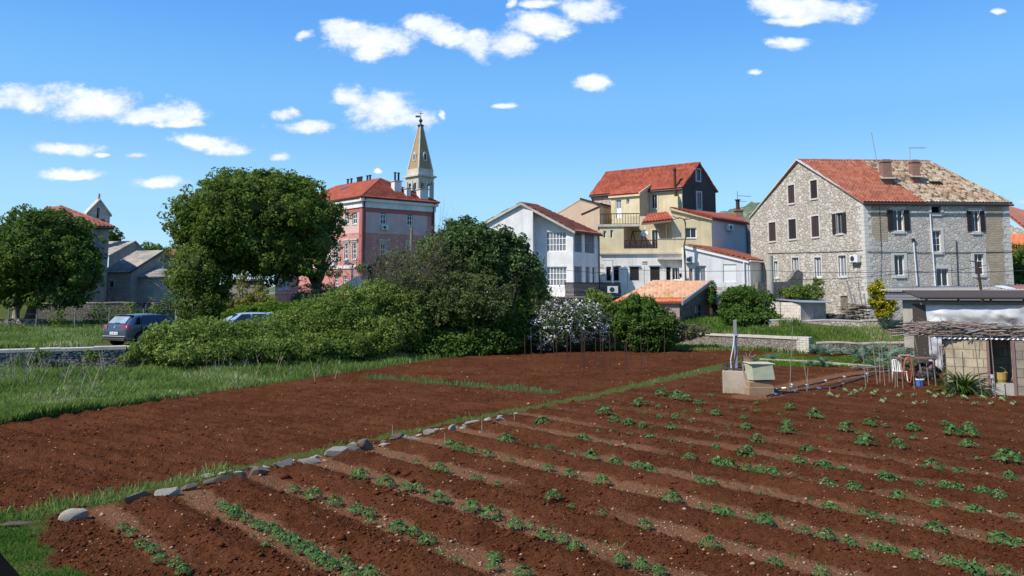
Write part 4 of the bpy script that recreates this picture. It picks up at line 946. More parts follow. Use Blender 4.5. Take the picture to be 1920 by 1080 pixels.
# ---- pink house
def pink_house():
    a0=V2((W(680,380,92).x,92)); b0=V2((W(815,380,98.2).x,98.2)); l0=a0+V2((-13.5,13.5)); g0=b0+V2((-13.5,13.5))
    t=thing('pink_house','three storey pink town house with hipped red roof and white cornice','house',(a0.x,a0.y,1.6))
    fl=Face(l0,a0); fr=Face(a0,b0); zc=H+10.35; zb=1.4; zm=fr.hit(700,437)[1]; zg=fr.hit(690,500)[1]
    wr=[(713.3,392.3,724.3,420.7),(763.3,395.7,773.3,422.7),(713.3,457,723.3,487),(762.7,458.5,771.5,487)]
    wl=[(647,391.7,655,420.7),(661.5,390.7,670,420),(630,394,637,421.7),(646,456.7,653.3,486),(660.5,456,668.3,486),(627,459,635,486.7),(616,460,622,487),(616,395,622,422)]
    R_=[fr.rect(*q) for q in wr]; L_=[fl.rect(*q) for q in wl]
    low=[fl.rect(644,517,651,537),fl.rect(658,517,664,537),fl.rect(628,517,634,537),fr.rect(700,512,708,532),fr.rect(745,512,753,532)]
    wall(t,fr,[(0,zb),(fr.len,zb),(fr.len,zc),(0,zc)],R_+low[3:],M['pink']); wall(t,fl,[(0,zb),(fl.len,zb),(fl.len,zc),(0,zc)],L_+low[:3],M['pink'])
    fb=Face(b0,g0); wall(t,fb,[(0,zb),(fb.len,zb),(fb.len,zc),(0,zc)],[],M['pink']); fc=Face(g0,l0); wall(t,fc,[(0,zb),(fc.len,zb),(fc.len,zc),(0,zc)],[],M['pink'])
    # paler panels between the storeys
    pr=fr.rect(684.5,386,801,436.5); wall(t,fr,[(pr[0],zm),(pr[1],zm),(pr[1],pr[3]),(pr[0],pr[3])],R_[:2],M['palepink'],'panel',out=.03)
    for x0,x1 in ((642,674),(612,640)):
        q=fl.rect(x0,389,x1,435); wall(t,fl,[(q[0],zm),(q[1],zm),(q[1],zc-.9),(q[0],zc-.9)],L_[:3]+[L_[7]],M['palepink'],'panel',out=.03)
    for i,r in enumerate(R_+L_):
        f=fr if i<4 else fl; o=window(t,f,r,2,3,frame='wframe',pane='pane',fw=.11,sur='stone_trim',sw=.14,depth=.1)
        if i in (2,3,7,8,9,10):
            mb=MB(); f.fbox(mb,r[0]-.35,r[1]+.35,r[3]+.35,r[3]+.55,0,.22); f.fbox(mb,r[0]-.3,r[1]+.3,r[3]+.14,r[3]+.34,0,.12); mb.build('hood_mould',M['palecon'],o)
    for i,r in enumerate(low): window(t,fr if i>2 else fl,r,2,3,frame='wframe',fw=.1)
    for f,s in ((fl,-1),(fr,1)):
        mb=MB(); f.fbox(mb,-.1,f.len+.1,zc-.35,zc+.35,-.3,.18); f.fbox(mb,-.3,f.len+.3,zc+.35,zc+.75,-.3,.45); mb.build('cornice',M['white_b'],t); mb=MB(); f.fbox(mb,-.02,f.len+.02,zg-.2,zg+.2,-.02,.12); mb.build('string_course',M['white_b'],t)
        mb=MB(); f.fbox(mb,0,f.len,zc-.9,zc-.35,0,.05)
        if s>0: f.fbox(mb,0,.45,zg+.2,zc-.9,0,.05); f.fbox(mb,f.len-.45,f.len,zg+.2,zc-.9,0,.05)
        else: f.fbox(mb,f.len-.6,f.len,zg+.2,zc-.9,0,.05)
        mb.build('pilaster',M['deeppink'],t)
        mb=MB(); mb.tube([f.pt(0 if s>0 else 0,zc+.8,.5),f.pt(f.len,zc+.8,.5)],.11,8)
        if s>0:
            mb.tube([f.pt(.1,zc+.7,.45),f.pt(.1,zc-.4,.15),f.pt(.1,1.6,.15)],.09,8)
            mb.tube([f.pt(f.len-.3,zc+.7,.45),f.pt(f.len-.3,zc-.4,.15),f.pt(f.len-.3,1.6,.15)],.07,8)
        mb.build('gutter',M['rust'],t)
    ze=zc+.85; c=lambda p,o1,o2:Vector((p.x,p.y,ze))+fl.n*o1+fr.n*o2
    A=c(a0,.5,.5);B=Vector((b0.x,b0.y,ze))+fr.n*.5-fl.n*.0+fr.d*.5;L=Vector((l0.x,l0.y,ze))+fl.n*.5-fl.d*.5;Gg=Vector((g0.x,g0.y,ze))+fr.d*.5-fl.d*.5
    mid=(a0+b0)/2; rid=V2(W(697,331,1).xy); inw=(l0-a0).normalized()
    r1=mid+inw*4.2; r2=(l0+g0)/2-inw*4.2; zr=H+(zc-H)+3.95
    R1=Vector((r1.x,r1.y,zr));R2=Vector((r2.x,r2.y,zr))
    roof(t,[L,A,R1,R2],M['red_roof'],tw=.3,cl=.4); roof(t,[A,B,R1],M['red_roof'],tw=.3,cl=.4); roof(t,[B,Gg,R2,R1],M['red_roof'],tw=.6,cl=.6); roof(t,[Gg,L,R2],M['red_roof'],tw=.6,cl=.6,ridge=[(A,R1),(B,R1),(R1,R2)])
    n=(B-A).cross(R1-A).normalized()
    for px,py,w_,h_,p_ in ((743,357,1.0,1.1,2),(763,365,.6,.7,0),(792,371,1.2,1.0,0)):
        aa,bb=ray(px,py); rv=Vector((aa,1,bb)); o=Vector((0,0,H)); p=o+rv*((A-o).dot(n)/rv.dot(n))
        rz=math.atan2(fr.d.y,fr.d.x); mb=MB(); mb.box((p.x,p.y,p.z+h_/2-.3),(w_,.9,h_+.6),rz); ch=mb.build('chimney',M['white_b'],t)
        mb=MB(); mb.box((p.x,p.y,p.z+h_+.06),(w_+.2,1.1,.12),rz); mb.build('chimney_cap',M['palecon'],ch)
        for k in range(p_): mb=MB(); q=p+fr.d*(k*.5-.2); mb.cyl((q.x,q.y,p.z+h_+.1),.13,1.0,8); mb.cyl((q.x,q.y,p.z+h_+1.1),.2,.1,8); mb.build('flue',M['iron'],ch)
    for px in (652.5,659,671,674.5,678,689,694):
        k=(px-697)/(640-697); p=R1.lerp(R2,min(1,max(0,k*.55))); aa,_=ray(px,330)
        # where that column meets the ridge line
        tt=(aa*R1.y-R1.x)/((R2.x-R1.x)-aa*(R2.y-R1.y)); p=R1.lerp(R2,tt)
        mb=MB(); mb.cyl((p.x,p.y,p.z-.2),.13,.85,8); mb.cyl((p.x,p.y,p.z+.65),.2,.12,8); mb.build('flue',M['iron'],t)
    p=fl; n2=(A-L).cross(R1-L).normalized(); aa,bb=ray(647,354); rv=Vector((aa,1,bb)); o=Vector((0,0,H)); q=o+rv*((A-o).dot(n2)/rv.dot(n2))
    mb=MB(); mb.box(q+Vector((0,0,.1)),(.9,.9,.12),math.atan2(fl.d.y,fl.d.x),rx=R(28)); mb.build('skylight',M['pane'],t)
    ac_unit(720,427,92,0,fr,'white air conditioner under the upper window of the pink house')
    ac_unit(627,494,95,0,fl,'grey air conditioner low on the shaded left wall of the pink house')
    # low bay seen under the big tree
    P=W(516,540,86);Q=W(560,540,88); f=Face(V2(P.xy),V2(Q.xy)); 
    t2=thing('pink_annex','low pink annex with two tall windows seen under the big tree','house',(P.x,P.y,1.4))
    zt_=f.hit(530,505)[1]; h=[f.rect(523,524,529.5,543),f.rect(535,524,541,542)]
    wall(t2,f,[(0,1.3),(f.len,1.3),(f.len,zt_),(0,zt_)],h,M['pink'])
    for q in h: window(t2,f,q,2,3,frame='wframe',fw=.09,sur='stone_trim',sw=.1)
    mb=MB(); f.fbox(mb,-.1,f.len,f.hit(530,548)[1]-.12,f.hit(530,548)[1],0,.1); mb.build('cornice',M['palecon'],t2)
    slab(t2,[f.pt(-.3,zt_,.3),f.pt(f.len+.3,zt_,.3),f.pt(f.len+.3,zt_+.8,-4),f.pt(-.3,zt_+.8,-4)],.12,M['red_roof'],'roof')
pink_house()
# ---- church bell tower
def tower():
    d=115.; cx=W(787,380,d).x; t=thing('bell_tower','square stone bell tower with arcaded belfry and tall ochre pyramid spire','tower',(cx,d,1.5))
    k=d/F; rz=R(45); hs=25*k/math.sqrt(2)*1.02     # half side
    Z=lambda py:W(787,py,d).z
    def ring(h,z,ch=0): 
        return [Vector((cx+x*math.cos(rz)-y*math.sin(rz),d+x*math.sin(rz)+y*math.cos(rz),z)) for x,y in ((-h,-h),(h,-h),(h,h),(-h,h))]
    def blk(mb,h0,z0,h1,z1): mb.hexa(ring(h0,z0)+ring(h1,z1))
    zb=Z(388); za=Z(341); z1=Z(331); z2=Z(322)
    mb=MB(); blk(mb,hs*.97,1.2,hs*.97,zb); mb.build('shaft',M['tower'],t)
    mb=MB(); 
    for z in (zb-.15,zb-6,zb-12): blk(mb,hs*1.05,z,hs*1.05,z+.35)
    mb.build('string_course',M['stone_trim'],t)
    # belfry walls: two arches on each face
    c=ring(hs,0)
    for i in range(4):
        f=Face(V2(c[i].xy),V2(c[(i+1)%4].xy)); L=f.len; mb=MB(); w_=.95; ctr=[L*.28,L*.72]; zs=zb+(za-zb)*.80
        f.fbox(mb,0,ctr[0]-w_/2,zb,za,-.5,0); f.fbox(mb,ctr[0]+w_/2,ctr[1]-w_/2,zb,za,-.5,0); f.fbox(mb,ctr[1]+w_/2,L,zb,za,-.5,0)
        for q in ctr:
            n=8; A=[(q+w_/2*math.cos(a),zs+w_/2*math.sin(a)) for a in np.linspace(math.pi,0,n+1)]
            for j in range(n):
                (ua,z_a),(ub,z_b)=A[j],A[j+1]
                mb.hexa([f.pt(ua,z_a,0),f.pt(ub,z_b,0),f.pt(ub,z_b,-.5),f.pt(ua,z_a,-.5),f.pt(ua,za,0),f.pt(ub,za,0),f.pt(ub,za,-.5),f.pt(ua,za,-.5)])
            s=MB()
        mb.build('belfry_wall',M['tower'],t)
        mb=MB()
        for q in (0.0,L*.5-.1,L-.22): f.fbox(mb,q,q+.22,zb,za,.0,.1)
        mb.build('pilaster',M['stone_trim'],t)
    p=Vector((cx,d,zb+2.2)); mb=MB(); mb.lathe(p,[(.05,.95),(.2,.9),(.3,.6),(.38,.2),(.5,0),(.47,0)],14); mb.tube([p+Vector((-1.6,0,1.05)),p+Vector((1.6,0,1.05))],.06,6); mb.build('bell',M['iron'],t)
    mb=MB(); blk(mb,hs*1.0,za,hs*1.05,za+.5); blk(mb,hs*1.06,za+.5,hs*1.18,z1-.2); blk(mb,hs*1.24,z1-.2,hs*1.24,z1+.05); blk(mb,hs*1.0,z1+.05,hs*.98,z2+.3); mb.build('cornice',M['tower'],t)
    zt=Z(236); q0=ring(hs*.9,z2+.3); mb=MB(); q1=ring(.22,zt)
    mb.hexa(q0+q1); mb.build('spire',plaster('ochre_spire_render',(.35,.235,.12),.15,streak=True),t)
    for i in range(4): 
        s=MB(); s.tube([q0[i],q1[i]],[.14,.08],6); s.build('spire_rib',M['stone_trim'],t)
    # dormer niches on two faces
    for i in (0,3) if False else (0,3):
        a,b=q0[i],q0[(i+1)%4]; a1,b1=q1[i],q1[(i+1)%4]; m0=(a+b)/2; m1=(a1+b1)/2; f=Face(V2(a.xy),V2(b.xy)); k0=(Z(296)-m0.z)/(m1.z-m0.z); p=m0.lerp(m1,k0)
        o=MB(); n=f.n; 
        for w_,h_,of in ((.34,1.25,.12),):
            pts=[p+f.d*x_+Vector((0,0,z_))+n*.18 for x_,z_ in ((-w_,-.6),(w_,-.6),(w_,.35),(w_*.6,.65),(0,.78),(-w_*.6,.65),(-w_,.35))]; o.poly(pts); o.poly([x_-n*.6 for x_ in pts])
            for j in range(7): o.poly([pts[j],pts[(j+1)%7],pts[(j+1)%7]-n*.6,pts[j]-n*.6])
        oo=o.build('dormer',M['stone_trim'],t); o=MB(); o.box(p+n*.19,(.26,.03,.8),math.atan2(f.d.y,f.d.x)); o.build('opening',M['black'],oo)
    p=Vector((cx,d,zt)); mb=MB(); mb.lathe(p,[(.5,-.05),(.5,.12),(.2,.18),(.12,.5),(.28,.7),(.28,.9),(.1,1.1),(.05,1.4),(.04,2.3)],12); mb.tube([p+Vector((-.35,0,1.95)),p+Vector((.35,0,1.95))],.05,6); mb.box(p+Vector((-.45,0,1.45)),(.7,.03,.3)); mb.build('finial_cross',M['iron'],t)
tower()
# ---- left: grey house, gabled bellcote, church naves and apse
def left_group():
    zb=1.3
    # grey hip roofed house
    b0=V2((W(205,430,66).x,66)); a0=V2((W(70,430,63).x,63)); c0=b0+V2((-6,9)); d0=a0+V2((-6,9))
    t=thing('grey_house','grey rendered two storey house with hipped red roof behind the left tree','house',(b0.x,b0.y,1.4))
    f=Face(a0,b0); ze=f.hit(204,426)[1]; w1=f.rect(160,432,170,446); w2=f.rect(178,481,187,499); w3=f.rect(120,481,130,499)
    wall(t,f,[(0,zb),(f.len,zb),(f.len,ze),(0,ze)],[w1,w2,w3],M['greyplaster']); 
    for w_ in (w1,w2,w3): window(t,f,w_,1,1,frame='gframe',pane='black',sur='stone_trim',sw=.14)
    g=Face(b0,c0); wall(t,g,[(0,zb),(g.len,zb),(g.len,ze),(0,ze)],[],M['greyplaster']); g2=Face(d0,a0); wall(t,g2,[(0,zb),(g2.len,zb),(g2.len,ze),(0,ze)],[],M['greyplaster'])
    mb=MB(); f.fbox(mb,0,f.len,f.hit(190,472)[1]-.1,f.hit(190,472)[1]+.1,0,.06); mb.build('string_course',M['concrete'],t)
    z=lambda p,zz:Vector((p.x,p.y,zz)); A=z(a0,ze)+f.n*.3-f.d*.3; B=z(b0,ze)+f.n*.3+f.d*.3; C=z(c0,ze)+f.d*.3-f.n*.3; D=z(d0,ze)-f.d*.3-f.n*.3
    w_=W(113,387,69); R1=w_.copy(); R0=w_-Vector((1.2,0,0))
    roof(t,[A,B,R1,R0],M['dull_roof'],tw=.3,cl=.45); roof(t,[B,C,R1],M['dull_roof'],tw=.3,cl=.45); roof(t,[C,D,R0,R1],M['dull_roof'],tw=.6,cl=.6); roof(t,[D,A,R0],M['dull_roof'],tw=.6,cl=.6,ridge=[(B,R1)])
    mb=MB(); mb.tube([A-Vector((0,0,.08)),B-Vector((0,0,.08))],.08,8); mb.build('gutter',M['iron'],t)
    # church: nave with lower chancel and round apse
    t=thing('stone_church','small old stone church with slab roofs, square window and round apse','church',tuple(W(240,570,72)))
    n0=V2((W(190,500,75).x,75)); n1=V2((W(246,500,73.5).x,73.5)); n2=V2((W(333,500,78).x,78)); f=Face(n0,n1); g=Face(n1,n2)
    ze=f.hit(246,510)[1]; w_=f.rect(205,527,213,538); gl=g.len
    wall(t,f,[(0,zb),(f.len,zb),(f.len,ze),(0,ze)],[w_],M['stone_course']); window(t,f,w_,1,1,frame='gframe',pane='black',sur='stone_trim',sw=.16)
    za=g.hit(306,472)[1]; ua=g.hit(306,480)[0]
    wall(t,g,[(0,zb),(gl,zb),(gl,ze+ (za-ze)*.55),(ua,za),(0,ze)],[],M['greyplaster'])
    back=(n0-n1)*1.0; RA=g.pt(ua,za+.12,.1); RB=RA+Vector((back.x,back.y,0))*.95; EA=g.pt(-.2,ze-.02,.1); EB=EA+Vector((back.x,back.y,0))*1.02
    roof(t,[EB,EA,RA,RB],M['slate_roof'],tw=.6,cl=.35,amp=.012,st=.05); FA=g.pt(gl+.2,ze-.1,.1)
    roof(t,[FA,FA+Vector((back.x,back.y,0)),RB,RA],M['slate_roof'],tw=.6,cl=.35,amp=.012,st=.05)
    mb=MB(); mb.tube([EA-Vector((0,0,.05)),RA-Vector((0,0,.02))],.1,6); mb.build('verge',M['iron'],t)
    # apse: half cylinder with a cone of slabs
    ac=g.pt(g.hit(297,540)[0],0,0); zc=g.hit(297,520)[1]; rr=2.1; 
    mb=MB(); n=20; a0_=math.atan2(-g.d.y,-g.d.x)
    for j in range(n):
        q=[a0_+math.pi*(j+s)/n for s in (0,1)]; p=[Vector((ac.x+rr*math.cos(x_),ac.y+rr*math.sin(x_),0)) for x_ in q]
        mb.poly([p[0]+Vector((0,0,zb)),p[1]+Vector((0,0,zb)),p[1]+Vector((0,0,zc+.02)),p[0]+Vector((0,0,zc+.02))],0,[(rr*(x_-a0_),z_) for x_,z_ in ((q[0],zb),(q[1],zb),(q[1],zc),(q[0],zc))])
    mb.build('apse',M['stone_course'],t,fixn=False)
    mb=MB(); top=Vector((ac.x,ac.y,g.hit(300,498)[1])); m=7
    for i in range(m):
        k0=i/m;k1=(i+1.05)/m; 
        for j in range(n):
            q=[a0_+math.pi*(j+s)/n for s in (0,1)]; r0=(rr+.2)*(1-k0);r1=max(0,(rr+.2)*(1-k1)); za0=zc+(top.z-zc)*k0+.06; za1=zc+(top.z-zc)*min(1,k1)
            P=[Vector((ac.x+r_*math.cos(x_),ac.y+r_*math.sin(x_),z_)) for r_,x_,z_ in ((r0,q[0],za0),(r0,q[1],za0),(r1,q[1],za1),(r1,q[0],za1))]; mb.poly(P,0,[(j+.5,i+.5)]*4)
            P2=[P[0],P[1],P[1]-Vector((0,0,.1)),P[0]-Vector((0,0,.1))]; mb.poly(P2,0,[(j+.5,i+.5)]*4)
    mb.build('apse_roof',M['slate_roof'],t,fixn=False)
    # higher nave behind
    m1=V2((W(246,450,78).x-3.4,81)); q0=V2((W(202,450,82).x,82)); q1=V2((W(206,450,79).x,79)); q2=V2((W(276,450,84).x,84)); g=Face(q1,q2)
    ze2=g.hit(207,480)[1]; uA=g.hit(253,455)[0]; zA=g.hit(253,454)[1]; zR=g.hit(275,475)[1]
    wall(t,g,[(0,zb),(g.len,zb),(g.len,zR),(uA,zA),(0,ze2)],[],M['greyplaster'])
    bk=Vector((-3.6,1.2,0)); RA=g.pt(uA,zA+.12,.1); EA=g.pt(-.2,ze2,.1); roof(t,[EA+bk,EA,RA,RA+bk],M['slate_roof'],tw=.6,cl=.35,amp=.012,st=.05)
    FA=g.pt(g.len+.1,zR,.1); roof(t,[FA,FA+bk,RA+bk,RA],M['slate_roof'],tw=.6,cl=.35,amp=.012,st=.05)
    # bellcote
    P=V2((W(163,420,80).x,80)); Q=V2((W(205.5,420,82).x,82)); f=Face(P,Q); 
    t=thing('bellcote','free standing gabled stone bellcote with one arched opening','bellcote',(P.x,P.y,1.4))
    zsh=f.hit(165,400)[1]; zap=f.hit(184,375)[1]; L=f.len; oa=f.rect(181.5,389,186.5,409); ob=f.rect(189,411,197,422)
    poly=[(0,zb),(L,zb),(L,zsh),(L*.5,zap),(0,zsh)]
    wall(t,f,poly,[oa,ob],M['stone_course'],reveal=.5,thick=.5)
    mb=MB(); 
    for a,b in (((-.15,zsh-.15),(L*.5,zap-.05)),((L*.5,zap-.05),(L+.15,zsh-.15))):
        mb.hexa([f.pt(*a,-.6),f.pt(*b,-.6),f.pt(*b,.12),f.pt(*a,.12)]+[f.pt(a[0],a[1]+.2,-.6),f.pt(b[0],b[1]+.2,-.6),f.pt(b[0],b[1]+.2,.12),f.pt(a[0],a[1]+.2,.12)])
    f.fbox(mb,L*.5-.1,L*.5+.1,zap,zap+.7,-.3,-.1); mb.build('coping',M['palecon'],t)
    c=f.pt((oa[0]+oa[1])/2,oa[3]-.9,-.25); mb=MB(); mb.lathe(c,[(.04,.5),(.1,.45),(.13,.1),(.2,0)],10); mb.build('bell',M['iron'],t)
    # low courtyard walls in front of the church
    def stonewall(name,pts,h,th,mat,label,cap=None,seg=1.2,cat='wall',zoff=-.3):
        mb=MB(); cb=MB()
        for (a,b) in zip(pts[:-1],pts[1:]):
            a=Vector(a);b=Vector(b); n=max(1,int((b-a).length/seg)); d=(b-a).normalized(); s=Vector((-d.y,d.x,0))*th/2
            for i in range(n):
                p=a.lerp(b,i/n);q=a.lerp(b,(i+1)/n); hp=h+.05*math.sin(i*2.3);hq=h+.05*math.sin((i+1)*2.3); o=Vector((0,0,zoff))
                mb.hexa([p-s+o,q-s+o,q+s+o,p+s+o,p-s+Vector((0,0,hp)),q-s+Vector((0,0,hq)),q+s+Vector((0,0,hq)),p+s+Vector((0,0,hp))])
                if cap: s2=s*1.12; cb.hexa([x_+Vector((0,0,hh)) for x_,hh in ((p-s2,hp),(q-s2,hq),(q+s2,hq),(p+s2,hp),(p-s2,hp+.09),(q-s2,hq+.09),(q+s2,hq+.09),(p+s2,hp+.09))])
        o=mb.build(name,M[mat]); tag(o,label,cat)
        if cap: cb.build('coping',M[cap],o)
        return o
    gp=lambda px,py,d_:Vector((W(px,py,d_).x,d_,zq(W(px,py,d_).x,d_)))
    stonewall('stone_wall',[gp(62,580,62),gp(185,580,63),gp(258,585,64)],1.35,.5,'ruinstone','rough stone courtyard wall below the church, partly dark',cap='palecon')
    stonewall('stone_wall',[gp(250,580,60),gp(340,590,60),gp(440,590,62)],1.5,.5,'stone_dry','dry stone wall standing in front of the round apse',cap=None)
    stonewall('stone_wall',[gp(-60,600,55),gp(88,600,54)],.55,.5,'stone_dry','low tumbledown stone wall under the left tree',cap=None)
    # dark wall and white bit below the big tree
    P=W(427,560,74);Q=W(475,560,74); f=Face(V2(P.xy),V2(Q.xy)); t=thing('garden_outbuilding','dark grey windowless outbuilding in the shade of the big tree','shed',(P.x,P.y,1.4))
    z1=f.hit(440,527)[1]; wall(t,f,[(0,zb),(f.len,zb),(f.len,z1),(0,z1)],[],M['greyplaster'],thick=3); mb=MB(); f.fbox(mb,-.2,f.len+.2,z1,z1+.2,-3.2,.2); mb.build('roof',M['concrete'],t)
    # small weathered statue by the wall
    c=gp(423,560,68); t=thing('statue','small weathered white stone statue on a plinth beside the outbuilding','statue',tuple(c))
    mb=MB(); mb.box((c.x,c.y,c.z+.6),(.6,.6,1.2)); mb.box((c.x,c.y,c.z+1.24),(.75,.75,.08)); mb.build('plinth',M['rock'],t)
    mb=MB(); mb.lathe((c.x,c.y,c.z+1.28),[(.24,0),(.28,.1),(.2,.5),(.17,.75),(.24,1.0),(.22,1.2),(.08,1.28),(.07,1.33),(.12,1.4),(.13,1.5),(.1,1.6),(.02,1.66)],10); mb.tube([(c.x-.22,c.y,c.z+2.4),(c.x-.3,c.y-.1,c.z+2.1),(c.x-.1,c.y-.22,c.z+2.15)],.06,6); mb.build('figure',M['palecon'],t,smooth=True)
    return stonewall,gp
stonewall,gp=left_group()
# ---- far red roof right of the church
t=thing('far_rooftop','distant red tile roof just left of the big tree','house',tuple(W(300,520,130)))
a=W(290,476,130);b=W(330,478,130); roof(t,[a,b,b+Vector((0,5,1.2)),a+Vector((0,5,1.2))],M['dull_roof'],tw=.6,cl=.6)
mb=MB(); mb.hexa([Vector((a.x,a.y+.3,1)),Vector((b.x,b.y+.3,1)),Vector((b.x,b.y+5,1)),Vector((a.x,a.y+5,1)),Vector((a.x,a.y+.3,a.z)),Vector((b.x,b.y+.3,b.z)),Vector((b.x,b.y+5,b.z)),Vector((a.x,a.y+5,a.z))]); mb.build('wall',M['greyplaster'],t)
# ---- retaining wall by the car
zw=lambda x,y:1.30
P0=Vector((-40,30,0));pts=[Vector((-40,29.6,0)),Vector((-22.5,33.55,0)),Vector((-17.7,35.75,0)),Vector((-13.2,40.6,0)),Vector((-8.3,45.8,0)),Vector((2.9,53.3,0)),Vector((8,54.2,0))]
mb=MB();cb=MB()
for a,b in zip(pts[:-1],pts[1:]):
    d=(b-a).normalized(); s=Vector((-d.y,d.x,0))*.3; n=max(1,int((b-a).length/1.2))
    for i in range(n):
        p=a.lerp(b,i/n);q=a.lerp(b,(i+1)/n); z0=Vector((0,0,-.2));z1=Vector((0,0,1.24)); mb.hexa([p-s+z0,q-s+z0,q+s+z0,p+s+z0,p-s+z1,q-s+z1,q+s+z1,p+s+z1])
        s2=s*1.15; j=rnd.uniform(0,.03); z1=Vector((0,0,1.24)); z2=Vector((0,0,1.36+j)); cb.hexa([p-s2+z1,q-s2+z1,q+s2+z1,p+s2+z1,p-s2+z2,q-s2+z2,q+s2+z2,p+s2+z2])
o=tag(mb.build('retaining_wall',M['stone_dry']),'dark dry stone retaining wall with pale coping below the parked grey car','wall'); cb.build('coping',M['palecon'],o)
# ---- right: concrete garden wall, block end, terrace walls
a=Vector((11.5,56.0,0));b=Vector((18.2,49.2,0)); d=(b-a).normalized(); s=Vector((-d.y,d.x,0))*.28
mb=MB(); n=9; cb=MB()
for i in range(n):
    p=a.lerp(b,i/n);q=a.lerp(b,(i+1)/n); mb.hexa([p-s+Vector((0,0,-.2)),q-s+Vector((0,0,-.2)),q+s+Vector((0,0,-.2)),p+s+Vector((0,0,-.2))]+[x_+Vector((0,0,.84)) for x_ in (p-s,q-s,q+s,p+s)])
    s2=s*1.25; j=rnd.uniform(-.02,.03); cb.hexa([x_+Vector((0,0,.84)) for x_ in (p-s2,q-s2,q+s2,p+s2)]+[x_+Vector((0,0,.97+j)) for x_ in (p-s2,q-s2,q+s2,p+s2)])
o=tag(mb.build('garden_wall',M['ruinstone']),'low stone garden wall capped with pale concrete behind the well','wall'); cb.build('coping',M['palecon'],o)
mb=MB(); mb.box((18.45,49.1,.45),(.8,.75,1.1),R(-40)); tag(mb.build('stone_pier',M['stone_course'],bevel=.04),'squat stone pier ending the low garden wall','pier'); 
stonewall('terrace_wall',[Vector((17.9,54.2,1.0)),Vector((24,53.3,1.0)),Vector((32,53.2,1.0)),Vector((45,53,1.0))],.82,.45,'stone_warm','low beige rubble wall in front of the large stone house','palecon',zoff=-.5)
stonewall('terrace_wall',[Vector((19.6,50.2,0)),Vector((24,50,0)),Vector((29.5,49.6,0))],.52,.5,'stone_dry','knee high dry stone edging wall behind the artichoke bed','palecon',zoff=-.3)
mb=MB(); ed=[G(1425,676),G(1520,680),G(1620,688),G(1665,693)]
for a,b in zip(ed[:-1],ed[1:]):
    d=(b-a).normalized(); s=Vector((-d.y,d.x,0))*.13; mb.hexa([a-s-Vector((0,0,.2)),b-s-Vector((0,0,.2)),b+s-Vector((0,0,.2)),a+s-Vector((0,0,.2)),a-s+Vector((0,0,.11)),b-s+Vector((0,0,.11)),b+s+Vector((0,0,.11)),a+s+Vector((0,0,.11))])
tag(mb.build('garden_kerb',M['concrete']),'low pale concrete kerb between the soil bed and the green beds','kerb')
# ruined brick wall and pillar beside the stone house
P=W(1421,560,57);Q=W(1504,560,58.5); f=Face(V2(P.xy),V2(Q.xy)); h=lambda px,py:f.hit(px,py)
o=wall(None,f,[h(1421,580)]+[h(1504,580),h(1506,512),h(1496,505),h(1489,512),h(1484,520),h(1476,528),h(1421,529)],[],M['ruinstone'],'ruined_wall',thick=.35)
tag(o,'broken dark brick garden wall rising in a stepped ruin against the stone house','wall')
p=W(1446,580,56); t=thing('concrete_pillar','round grey concrete pillar standing in the broken garden wall','pillar',(p.x,p.y,1.2))
mb=MB(); mb.cyl((p.x,p.y,1.0),.25,W(1446,480,56).z-1.0,14); mb.build('shaft',M['concrete'],t,smooth=False); mb=MB(); mb.box((p.x,p.y,1.9),(1.1,.6,1.6)); mb.build('base',M['ruinstone'],t)
